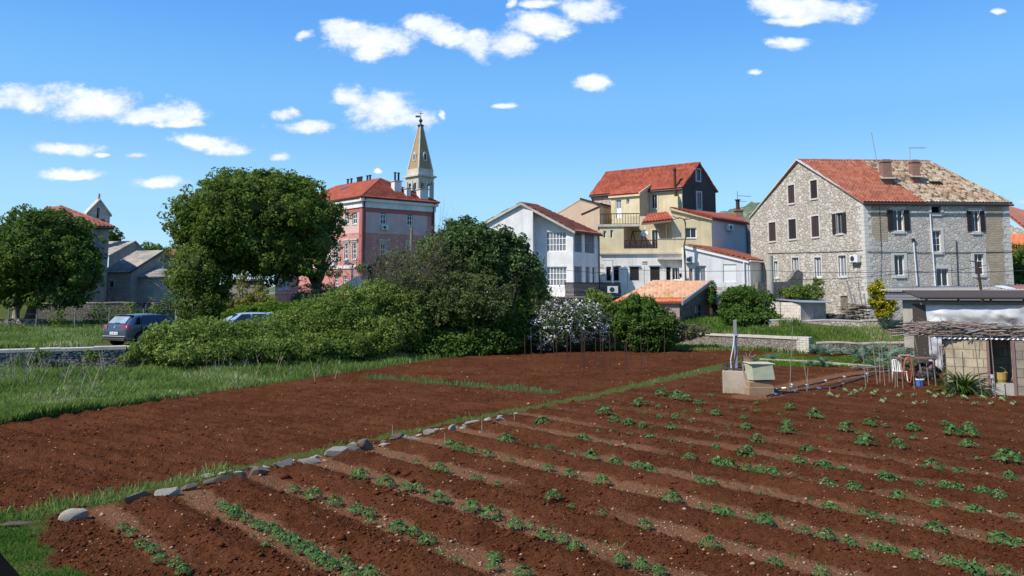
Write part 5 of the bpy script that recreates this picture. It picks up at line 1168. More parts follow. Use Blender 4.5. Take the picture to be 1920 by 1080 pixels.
# ================================================================ outbuildings and garden things
def corr_sheet(parent,P4,mat,name='roof',w=.18,amp=.025,th=.02):
    """corrugated sheet over 4 corners: eave left, eave right, top right, top left"""
    a,b,c,d=[Vector(p) for p in P4]; n=(b-a).cross(d-a).normalized(); n=n if n.z>0 else -n
    m=max(8,int((b-a).length/w*4)); V=[];Q=[]
    for i in range(m+1):
        k=i/m; h=amp*math.sin(i*math.pi/2)
        p=a.lerp(b,k)+n*h; q=d.lerp(c,k)+n*h; V+=[p,q,p-n*th,q-n*th]
    for i in range(m):
        j=i*4; Q+=[(j,j+4,j+5,j+1),(j+2,j+3,j+7,j+6),(j,j+2,j+6,j+4),(j+1,j+5,j+7,j+3)]
    return link(name,npmesh(name,[tuple(v) for v in V],Q,mat),parent)
def outbuildings():
    # old tiled shed
    P=W(1166,560,58.5);C=W(1274,575,57.6);Q=W(1330,560,61); f=Face(V2(P.xy),V2(C.xy)); g=Face(V2(C.xy),V2(Q.xy)); zb=1.0
    t=thing('old_tiled_shed','crumbling brick and stone shed under a bleached orange tile roof','shed',(C.x,C.y,1.3))
    ze=f.hit(1272,568)[1]; w1=f.rect(1241,577,1254,598); d1=g.rect(1303,570,1318,600)
    wall(t,f,[(0,zb),(f.len,zb),(f.len,ze),(0,ze)],[w1],M['rotbrick']); window(t,f,w1,1,1,frame='wood',pane='black')
    zt_=g.hit(1329,529)[1]
    wall(t,g,[(0,zb),(g.len,zb),(g.len,zt_-.1),(0,ze)],[d1],M['ruinstone']); window(t,g,d1,2,2,frame='gframe',pane='pane',name='door')
    A=f.pt(-.7,ze+.05,.25); B=f.pt(f.len+.1,ze+.05,.25); C2=g.pt(g.len,zt_+.12,.12); D2=W(1224,526.5,62.0); D2.z=C2.z
    k=.17; A2=A.lerp(D2,k);B2=B.lerp(C2,k)
    roof(t,[A,B,B2,A2],M['fresh_tile'],tw=.26,cl=.4,amp=.03); roof(t,[A2,B2,C2,D2],M['pale_roof'],tw=.3,cl=.38,amp=.03)
    mb=MB(); n_=g.n*.06
    mb.hexa([B-Vector((0,0,.22))+n_,C2-Vector((0,0,.22))+n_,C2-Vector((0,0,.22))+n_*3,B-Vector((0,0,.22))+n_*3,B+n_+Vector((0,0,.06)),C2+n_+Vector((0,0,.06)),C2+n_*3+Vector((0,0,.06)),B+n_*3+Vector((0,0,.06))]); mb.build('verge',M['zinc'],t)
    # lean-to with dark slab roof
    a=W(1330,590,60.5);b=W(1392,590,60); f2=Face(V2(a.xy),V2(b.xy)); t=thing('lean_to_shed','dark open lean-to with mossy slab roof beside the tiled shed','shed',(a.x,a.y,1.3))
    z1=f2.hit(1335,566)[1]; mb=MB(); f2.fbox(mb,0,f2.len,1,z1-.1,-2.6,-2.4); mb.build('wall',M['darkwood'],t)
    mb=MB()
    for u_ in (0.3,1.3,f2.len-.1): f2.fbox(mb,u_-.05,u_+.05,1,z1-.1,-.1,0)
    f2.fbox(mb,.3,1.3,1.9,1.96,-.08,-.02); mb.build('post',M['darkwood'],t)
    top=W(1340,541,63); slr=roof(t,[f2.pt(-.3,z1,.3),f2.pt(f2.len+.1,z1,.3),Vector((top.x+.9,top.y,top.z)),Vector((top.x-1.2,top.y,top.z))],M['slate_roof'],tw=.5,cl=.3,amp=.01)
    mb=MB(); f2.fbox(mb,-.3,f2.len,z1-.18,z1-.06,.2,.32); mb.build('fascia',M['wood'],t)
    # white and grey hut
    P=W(1443,590,55.5);C=W(1501.5,590,53.8);Q=W(1549,590,54.6); f=Face(V2(P.xy),V2(C.xy)); g=Face(V2(C.xy),V2(Q.xy)); zb=1.2
    t=thing('small_hut','low garden hut with whitewashed block side and grey rendered front','shed',(C.x,C.y,1.5)); ze=f.hit(1500,568)[1]
    wall(t,f,[(0,zb),(f.len,zb),(f.len,ze),(0,ze+.08)],[],brick('whitewashed_block',(.62,.56,.47),(.55,.48,.4),(.36,.3,.24),.45,.22,.01,.01,.5)); 
    w_=g.rect(1522,576,1532,582); d_=g.rect(1518,584,1536,600)
    wall(t,g,[(0,zb),(g.len,zb),(g.len,ze),(0,ze)],[w_],M['concrete']); window(t,g,w_,1,1,frame='wood',pane='black')
    part_box(t,'hatch','greywood',g,g.hit(1527,590)[0]-.03,g.hit(1527,590)[0]+.03,zb,w_[2],.0,.04)
    e=W(1549,570,57.5); h_=W(1446,560,59)
    corr_sheet(t,[g.pt(-.2,ze+.06,.25),g.pt(g.len+.25,ze+.02,.25),Vector((g.pt(g.len+.2,0).x+.6,58,ze+.3)),Vector((P.x-.2,P.y+1.2,ze+.32))],M['zinc'],amp=.03)
    hb=MB(); hb.hexa([f.pt(0,zb,-.02),f.pt(f.len-.02,zb,-.02),g.pt(g.len,zb,-.02),g.pt(g.len,zb,-3),f.pt(0,ze+.02,-.02),f.pt(f.len-.02,ze+.02,-.02),g.pt(g.len,ze+.0,-.02),g.pt(g.len,ze+.2,-3)]); hb.build('core',M['concrete'],t)
    # timber pile and rubbish behind the terrace wall
    for k,(px,py,lab,n,mat,dark) in enumerate(((1567,589,'heap of dark plastic sheeting and tyres beside the grey hut',9,'iron',1),(1607,588,'untidy stack of old planks and firewood against the stone house',34,'wood',0))):
        c=W(px,py,54.7); c.z=1.7; mb=MB()
        if dark:
            for i in range(n): p=c+Vector((rnd.uniform(-.8,.8),rnd.uniform(-.3,.3),rnd.uniform(.0,.55))); mb.lathe(p,[(.1,-.1),(.34,-.09),(.36,.0),(.34,.09),(.18,.12),(.1,.1),(.1,-.1)],12)
        else:
            for i in range(n): z_=.08+i*.035; mb.box(c+Vector((rnd.uniform(-.4,.4),rnd.uniform(-.4,.4),z_)),(rnd.uniform(1,1.9),rnd.uniform(.08,.3),.05),rnd.uniform(-.35,.35),0,0,rnd.uniform(-.15,.15))
        tag(mb.build('tyre_heap' if dark else 'plank_stack',M[mat]),lab,'heap')
    s=W(1632,600,55.2)
    for k in range(5):
        p=Vector((s.x-.9+k*.28,55.4,1.65)); q=p+Vector((-.35+.12*k,.5,rnd.uniform(2.0,3.1))); mb=MB(); mb.tube([p,p.lerp(q,.5)+Vector((rnd.uniform(-.05,.05),0,0)),q],.05,6)
        tag(mb.build('leaning_pole',M['greywood']),'long bare pole leaning on the corner of the stone house','pole','poles leaning on the stone house corner')
    # long low building with plank eave and slab roof
    t=thing('long_barn','long low grey barn with corrugated roof and weathered plank fascia','barn',tuple(W(1750,600,44)))
    P=W(1662,560,46);Q=W(1990,560,41.5); f=Face(V2(P.xy),V2(Q.xy)); ztop=f.hit(1680,545)[1]
    c1=f.hit(1693,590)[0]
    wall(t,f,[(c1,.6),(f.len,.6),(f.len,ztop),(c1,ztop)],[],M['concrete'])
    wall(t,Face(f.pt(c1,0,-4).xy,f.pt(c1,0,0).xy),[(0,.6),(4,.6),(4,ztop),(0,ztop)],[],M['concrete'])
    q=f.rect(1693,556,1702,590); 
    mb=MB(); f.fbox(mb,.0,f.len,ztop-.55,ztop-.06,.35,.42)
    for k in range(3): f.fbox(mb,.0,f.len,ztop-.53+k*.16,ztop-.41+k*.16,.42,.435+.006*k)
    mb.build('fascia',M['greywood'],t)
    A=f.pt(-.3,ztop+.02,.6);B=f.pt(f.len,ztop+.02,.6);C_=f.pt(f.len,ztop+.42,-5);D=f.pt(-.0,ztop+.22,-4); corr_sheet(t,[A,B,C_,D],M['greyplaster'],amp=.02)
    for k in range(9):
        u_=6.0+k*.55; mb=MB(); p=f.pt(u_,ztop+.19,-1.0-(k%3)*.25); mb.box(p,(.5,1.2,.04),rnd.uniform(-.1,.1),0,R(8)); mb.build('patch_sheet',M['dull_roof'] if k%3 else M['pipe'],t)
    # rusty post and lamp bracket
    mb=MB(); p=W(1841,545,43); q=W(1832,491,43); mb.tube([p-Vector((0,0,.6)),q],.07,6); mb.tube([q,q+Vector((-.4,0,.06))],.03,5); tag(mb.build('iron_post',M['rust']),'thin rusty iron post rising above the barn roof','post')
    # metal sheeted barn
    t=thing('sheet_metal_shed','shed clad in crumpled pale metal sheet under a brown timber beam','shed',tuple(W(1830,620,38)))
    P=W(1738,600,38);Q=W(1990,600,36.5); f=Face(V2(P.xy),V2(Q.xy)); z1=f.hit(1740,571)[1]; z0=0
    nx,nz=90,36; V=[];Qd=[]
    for j in range(nz+1):
        for i in range(nx+1):
            u_=f.len*i/nx; z_=z0+(z1-z0)*j/nz; o=.22*(float(vn(u_*1.1,z_*2.2,5))-.5)+.12*(float(vn(u_*3+z_*2,z_*5,6))-.5)
            V.append(tuple(f.pt(u_,z_,o)))
    for j in range(nz):
        for i in range(nx): a_=j*(nx+1)+i; Qd.append((a_,a_+1,a_+nx+2,a_+nx+1))
    mm=MT('crumpled_sheet',.38,.5); mm.b.inputs['Metallic'].default_value=.1; mm.col(mm.ramp(mm.noise(.9,6,rough=.7),[(.3,(.38,.38,.36)),(.6,(.6,.59,.56)),(.75,(.45,.42,.37))]))
    link('metal_sheet',npmesh('metal_sheet',V,Qd,mm.m,smooth=True),t)
    mb=MB(); f.fbox(mb,-.25,f.len,z1,z1+.12,-.1,.1); f.fbox(mb,-.25,f.len,z1+.26,z1+.34,-.1,.14); 
    for k in range(8): f.fbox(mb,k*1.4,k*1.4+.06,z1+.12,z1+.26,-.1,.1)
    mb.build('beam',M['wood'],t)
    slab(t,[f.pt(-.4,z1+.38,.35),f.pt(f.len,z1+.38,.35),f.pt(f.len,z1+.7,-3.2),f.pt(-.4,z1+.7,-3.2)],.07,M['darkwood'],'roof')
    mb=MB(); f.fbox(mb,.02,f.len,0,z1,-3,-.12); mb.build('core',M['darkwood'],t)
    # block shed with brushwood roof
    P=G(1768,733);P=Vector((P.x,30.3,0));Q=W(1853,700,29.6);Q2=W(1990,700,29.3); f=Face(V2(P.xy),V2(Q.xy)); t=thing('block_shed','low shed of sandy concrete blocks roofed with corrugated sheet','shed',(P.x,P.y,0))
    zt2=H-92/1443*30+.02; L=f.len; wall(t,f,[(0,-.2),(L,-.2),(L,zt2),(0,zt2)],[],M['block'],thick=.2)
    dz=W(1905,700,29.2); g=Face(V2(Q.xy),V2(dz.xy)); g3=Face(V2(dz.xy),V2(Q2.xy)); wall(t,g3,[(0,-.2),(g3.len,-.2),(g3.len,zt2),(0,zt2)],[],M['block'],thick=.2)
    mb=MB(); g.fbox(mb,.05,g.len-.05,-.1,.42,-.45,.02); mb.build('step',M['concrete'],t)
    mb=MB(); g.fbox(mb,-.02,.07,0,zt2,-.08,.04); g.fbox(mb,g.len-.09,g.len,0,zt2,-.08,.04); mb.build('door_post',simple('pink_brown_post',(.2,.11,.1),.8),t)
    mb=MB(); f.fbox(mb,0,.15,-.1,zt2,-3,-.2); g3.fbox(mb,0,g3.len,-.1,zt2,-3.2,-3); g.fbox(mb,-L,g.len+2.5,-.1,zt2,-3.1,-2.9); mb.build('wall',M['block'],t)
    corr_sheet(t,[f.pt(-.35,zt2+.06,.3),g3.pt(g3.len,zt2+.06,.3),g3.pt(g3.len,zt2+.22,-3.3),f.pt(-.35,zt2+.22,-3.3)],M['zinc'],amp=.03)
    # brushwood bundle on the roof: individual branches cannot be counted
    mb=MB(); c0=f.pt(-.5,0); c1=g3.pt(g3.len,0)
    for i in range(620):
        k=rnd.random(); p=c0.lerp(c1,k*.98)+Vector((rnd.uniform(-.3,.3),.3+rnd.random()**1.4*2.2-.45,0)); hgt=(.62-.35*max(0,k-.3))*(1 if k>.06 else .5)
        z_=zt2+.13+rnd.random()*hgt*.8; ln=rnd.uniform(.7,2.1); a=rnd.gauss(0,.22); e=rnd.gauss(.0,.09)
        dv=Vector((math.cos(a)*math.cos(e),math.sin(a),math.sin(e)))*ln/2; p.z=z_; r_=rnd.uniform(.009,.024)
        mb.tube([p-dv,p+Vector((rnd.uniform(-.05,.05),0,rnd.uniform(-.06,.06))),p+dv],[r_,r_,r_*.5],4,rnd.choice([0,0,1,2]),cap=False)
    for i in range(40):
        k=rnd.random(); p=c0.lerp(c1,k)+Vector((0,rnd.uniform(0,1.5),0)); p.z=zt2+.5; a=rnd.uniform(-1,1); mb.tube([p,p+Vector((a*.8,0,rnd.uniform(.1,.5)))],[.012,.005],3,2,cap=False)
    tag(mb.build('brushwood',[M['wood'],simple('tan_sticks',(.36,.25,.18),.85,var=.3),simple('grey_sticks',(.26,.235,.21),.85,var=.3)]),'long pile of dry cut branches laid along the block shed roof','brushwood',kind='stuff')
    return f,g,zt2
SHF,SHG,SHZ=outbuildings()
def shed_clutter():
    g=SHG
    t=thing('wicker_basket','yellow wicker basket standing just inside the dark shed doorway','basket',tuple(g.pt(.35,.42,-.8)))
    c=g.pt(.42,.42,-.6); mb=MB(); mb.lathe(c,[(.02,0),(.2,0),(.25,.12),(.27,.38),(.24,.38),(.2,.05)],14); mb.build('basket_body',simple('wicker',(.4,.28,.08),.8,var=.3,scale=30),t)
    mb=MB(); mb.tube([c+Vector((.25*math.cos(a),0,.36+.2*math.sin(a))) for a in np.linspace(0,math.pi,9)],.015,5); mb.build('handle',M['cane'],t)
    mb=MB(); c=g.pt(.85,.45,-.5)
    for i in range(9): a=rnd.uniform(.2,1.2); p=c+Vector((rnd.uniform(-.2,.25),0,rnd.uniform(0,.05))); mb.tube([p,p+Vector((math.cos(a)*.4,0,math.sin(a)*.4))],.022,5,i%2)
    tag(mb.build('red_slat_pile',[simple('red_slats',(.3,.05,.04),.7),M['wood']]),'jumble of red and grey slats inside the shed doorway','heap')
    # lamp / white box by door
    mb=MB(); p=g.pt(.12,.62,.1); mb.cyl(p,.06,.14,10); mb.cyl(p+Vector((.02,0,-.22)),.045,.12,10); mb.cyl(p+Vector((0,0,-.4)),.02,.5,6); tag(mb.build('tap_stand',M['pipe']),'small white tap fitting beside the shed doorway','tap')
    # round white basin on the ground
    c=G(1840,736); t=bpy.data.objects; mb=MB(); mb.lathe((0,0,0),[(.02,.0),(.3,0),(.34,.1),(.36,.12),(.33,.13),(.28,.03),(.02,.03)],20)
    o=mb.build('white_basin',M['ac']); o.location=c+Vector((0,.1,.22)); o.rotation_euler=(R(62),0,R(20)); tag(o,'round off white basin propped on its rim beside the leafy clump','basin')
    # table with junk, white chair, hose, bucket, black tarp
    b=G(1700,719); 
    t=thing('garden_table','brown table heaped with garden junk left of the block shed','table',tuple(b+Vector((.7,.9,0)))); c=b+Vector((.85,.9,0))
    mb=MB(); mb.box(c+Vector((0,0,.98)),(1.5,.8,.05)); mb.build('table_top',simple('brown_board',(.17,.1,.075),.8,var=.35),t)
    for sx in (-.68,.68):
        for sy in (-.34,.34): mb=MB(); mb.tube([c+Vector((sx,sy,0)),c+Vector((sx,sy,.96))],.03,6); mb.build('leg',M['rust'],t)
    mb=MB(); mb.box(c+Vector((-.3,.1,1.04)),(.55,.4,.07),.1); mb.box(c+Vector((-.4,.0,1.1)),(.4,.35,.04),-.15); tag(mb.build('folded_sheets',M['concrete'],bevel=.03),'pale folded sheets lying on the junk table','sheets')
    for i,(dx,col,l_) in enumerate(((.35,(.2,.12,.15),'reddish cloth bundle hanging over the junk table end'),(.05,(.06,.06,.07),'black plastic sack slumped beneath the junk table'))):
        d_=sph(900); ce=c+Vector((dx+.25,-.2,.45)) if i==0 else c+Vector((.5,.0,.38)); ra=np.array([.16,.12,.42]) if i==0 else np.array([.55,.35,.38])
        V=d_*ra*(1+.18*(fbm(d_[:,0]*4+d_[:,2]*3,d_[:,1]*4,9)[:,None]-.5)*2)+np.array(ce)
        bm=bmesh.new(); bmesh.ops.create_icosphere(bm,subdivisions=4,radius=1)
        for v in bm.verts:
            k=1+.5*(float(fbm(v.co.x*3+v.co.z*2,v.co.y*3+v.co.z*2,9+i))-.5); v.co=Vector((v.co.x*ra[0]*k,v.co.y*ra[1]*k,v.co.z*ra[2]*k))+ce
        me=bpy.data.meshes.new('sack'); bm.to_mesh(me); bm.free(); me.materials.append(simple('cloth' if i==0 else 'black_plastic',col,.8 if i==0 else .35)); tag(link('cloth_bundle' if i==0 else 'plastic_sack',me),l_,'bundle' if i==0 else 'sack')
    # dark tarp mass between table and shed
    # plastic chair
    q=G(1692,716)+Vector((0,.2,0)); t=thing('plastic_chair','white plastic garden chair pushed against the junk table','chair',tuple(q)); 
    mb=MB(); mb.box(q+Vector((0,0,.43)),(.46,.44,.04)); mb.build('seat',M['wframe'],t,bevel=.015)
    mb=MB(); 
    for k in range(5): mb.box(q+Vector((-.18+.09*k,.2,.66)),(.05,.025,.44),0,0,R(-8))
    mb.tube([q+Vector((-.22,.22,.43)),q+Vector((-.22,.27,.8)),q+Vector((-.1,.29,.9)),q+Vector((.1,.29,.9)),q+Vector((.22,.27,.8)),q+Vector((.22,.22,.43))],.022,6); mb.build('backrest',M['wframe'],t)
    for sx in (-.2,.2):
        for sy in (-.19,.19): mb=MB(); mb.tube([q+Vector((sx*1.15,sy*1.15,0)),q+Vector((sx,sy,.43))],.02,6); mb.build('leg',M['wframe'],t)
    # blue tub
    q=G(1725,724); t=thing('blue_tub','small blue and white plastic tub at the foot of the junk table','tub',tuple(q)); mb=MB(); mb.lathe(q,[(.02,0),(.15,0),(.17,.28),(.15,.28),(.13,.03),(.02,.03)],14); mb.build('tub_body',simple('blue_plastic',(.05,.14,.42),.5),t)
    mb=MB(); mb.lathe(q+Vector((0,0,.28)),[(.15,-.02),(.19,-.02),(.19,.02),(.15,.02)],14); mb.build('rim',M['wframe'],t)
    # coiled red hose hanging off the table
    q=G(1712,726)+Vector((-.05,.25,0)); mb=MB()
    for k in range(7):
        w_=.14+.015*k; mb.tube([q+Vector((w_*math.sin(a)+k*.02,.02*k+.05*math.cos(a),.62+.48*math.cos(a)*(1+.03*k))) for a in np.linspace(0,2*math.pi,14)],.02,5,cap=False)
    tag(mb.build('hose_coil',simple('red_hose',(.32,.1,.05),.6)),'rust red hose coil hanging from the junk table','hose')
    # small twig bundle
    mb=MB(); c=G(1640,694)
    for i in range(46):
        a=rnd.gauss(2.9,.35); p=c+Vector((rnd.uniform(-.7,.9),rnd.uniform(-.35,.35),rnd.uniform(.04,.2))); ln=rnd.uniform(.6,1.6); d_=Vector((math.cos(a),math.sin(a)*.5,rnd.uniform(-.02,.08)))*ln/2; mb.tube([p-d_,p+d_],rnd.uniform(.01,.02),4,i%2,cap=False)
    tag(mb.build('cane_heap',[M['cane'],M['darkwood']]),'loose heap of cut canes lying at the path end','heap')
shed_clutter()
# ---- well with post, box and bucket
def well():
    b=G(1408,741); f=1.0/51; k=b.y/F
    t=thing('garden_well','square concrete well head with black slatted cover','well',(b.x-.3,b.y+.6,0))
    rz=R(-24); c=Vector((G(1393,738).x,b.y+.85,0)); mb=MB(); w=1.12
    mb.box(c+Vector((0,0,.36)),(w,w,1.0),rz); mb.build('well_head',plaster('well_concrete',(.4,.33,.245),.45),t,bevel=.03)
    cv=MB(); m=Matrix.Rotation(rz,3,'Z')
    for i in range(5): cv.box(c+m@Vector((0,-.44+i*.22,.93+.02*(i%2))),(1.16,.12,.05),rz)
    for s_ in (-.45,.45): cv.box(c+m@Vector((s_,0,.89)),(.07,1.1,.06),rz)
    cv.build('slatted_cover',M['darkwood'],t)
    fr=MB(); 
    for a_,b_ in (((-.5,-.3,1.05),(.3,-.3,1.08)),((-.5,.4,1.05),(.3,.4,1.08)),((-.5,-.3,1.05),(-.5,.4,1.05)),((.3,-.3,1.08),(.3,.4,1.08))): fr.tube([c+m@Vector(a_),c+m@Vector(b_)],.025,6)
    fr.build('iron_frame',M['rust'],t)
    # post
    p=G(1379,737); q=W(1379,600,p.y-.05); mb=MB(); mb.box(((p.x+q.x)/2,p.y-.1,(q.z)/2-.1),(.13,.13,q.z+.2),R(-20)); t2=tag(mb.build('wooden_post',M['greywood'],bevel=.015),'tall square grey wooden post standing against the well','post')
    r_=MB(); t_=W(1377,628,p.y-.2); b_=W(1371,690,p.y-.25); r_.tube([t_,t_.lerp(b_,.4)+Vector((-.02,-.05,0)),t_.lerp(b_,.75)+Vector((-.05,0,0)),b_],.022,6); r_.tube([t_+Vector((.02,.03,-.03)),t_+Vector((.1,-.1,.02)),t_+Vector((.15,.05,0))],.03,6,1); tag(r_.build('well_rope',[M['pipe'],simple('blue_rope',(.15,.25,.5),.7)]),'white rope tied to the well post with a blue knot','rope')
    s=MB(); a=W(1392,681,p.y-.35); s.tube([a,W(1394,695,p.y-.35),W(1399,712,p.y-.4),W(1404,737,p.y-.45)],.032,6); tag(s.build('crooked_stick',M['cane']),'crooked pale stick leaning on the front of the well','stick')
    # concrete pedestal of two blocks + hive-like sheet box
    d=b.y+.0; c2=Vector((G(1428,741).x,d+.22,0)); 
    t3=thing('block_pedestal','two stacked brown stone blocks carrying the pale box','blocks',(c2.x,c2.y,0)); rz2=R(6)
    for z_,w_,dy in ((.1,1.0,0),(.37,.94,.02)):
        mb=MB(); mb.box(c2+Vector((-.05,dy,z_)),(w_,.62,.3 if z_>.2 else .42),rz2); mb.build('block',M['concrete'] if 0 else simple('brown_block',(.3,.19,.11),.92,var=.4,scale=5),t3,bevel=.03)
    t4=thing('pump_box','pale greenish metal sheet box standing on the blocks beside the well','box',(c2.x,c2.y,.53))
    b0=[c2+Vector(p) for p in ((-.52,-.34,.56),(.5,-.36,.56),(.46,.34,.56),(-.5,.34,.56),(-.55,-.33,1.1),(.36,-.3,1.12),(.36,.34,1.16),(-.5,.34,1.14))]; b0=[c2+Vector(p) for p in ((-.34,-.36,.56),(.5,-.34,.58),(.5,.34,.56),(-.5,.1,.54),(-.38,-.32,1.14),(.42,-.3,1.17),(.46,.34,1.17),(-.55,.14,1.12))]
    mb=MB(); mb.hexa(b0); mb.build('casing',simple('greenish_sheet',(.36,.37,.25),.6,.3,var=.25,scale=3),t4,bevel=.015)
    mb=MB(); mb.box(c2+Vector((0,.0,1.17)),(.98,.72,.035),rz2,0,R(1),R(1)); mb.build('lid',simple('pale_lid',(.46,.42,.3),.7,var=.2,scale=6),t4,bevel=.01)
    p=c2+Vector((-.25,.45,.95)); t5=thing('clay_bucket','brown ribbed bucket with twigs standing behind the pale box','bucket',tuple(p)); mb=MB(); mb.lathe(p,[(.02,.0),(.2,0),(.215,.1),(.205,.12),(.23,.24),(.22,.26),(.25,.42),(.27,.44),(.24,.44),(.2,.06),(.02,.06)],18); mb.build('bucket_body',simple('clay',(.22,.14,.1),.85,var=.2),t5,smooth=True)
    mb=MB(); 
    for a,l_ in ((2.3,.5),(1.3,.42),(1.9,.35),(.5,.35)): mb.tube([p+Vector((0,0,.2)),p+Vector((math.cos(a)*l_*.5,0,.35+math.sin(a)*l_*.4)),p+Vector((math.cos(a)*l_,0,.42+math.sin(a)*l_*.5))],.015,5)
    mb.build('twigs',M['cane'],t5)
    # irrigation pipes on the ground
    def pp(pts,r,mats,lab,name,z=.05):
        mb=MB(); P=[]
        for i,(a_,b_) in enumerate(zip(pts[:-1],pts[1:])):
            A=G(*a_);B=G(*b_)
            for k in range(4): q=A.lerp(B,k/4); q.z=z+.015*math.sin(i*3+k*1.7); P.append(q)
        P.append(G(*pts[-1])+Vector((0,0,z))); mb.tube(P,r,6)
        for i in range(2,len(P)-1,4): mb.tube([P[i]-(P[i+1]-P[i]).normalized()*.08,P[i]+(P[i+1]-P[i]).normalized()*.08],r*1.7,6,1)
        tag(mb.build(name,mats),lab,'pipe')
    pp([(1437,745),(1470,739),(1510,733),(1560,729),(1600,716),(1640,704),(1690,694)],.035,[simple('black_pipe',(.035,.035,.04),.5),simple('blue_joint',(.14,.17,.25),.6)],'black irrigation pipe with blue joints along the near path edge','irrigation_pipe')
    pp([(1495,728),(1530,721),(1565,712),(1600,706),(1650,700)],.03,[M['iron'],M['pipe']],'thin dark irrigation pipe along the far path edge','irrigation_pipe')
    GH=[simple('green_hose',(.05,.2,.13),.5),M['pipe']]
    for k in range(1):
        pp([(1448,734+k*2),(1462,730+k*3),(1478,731),(1490,726-k),(1480,722+k*4)],.02,GH,'tangled green garden hose lying between the well and the path','garden_hose',.06+k*.04)
well()
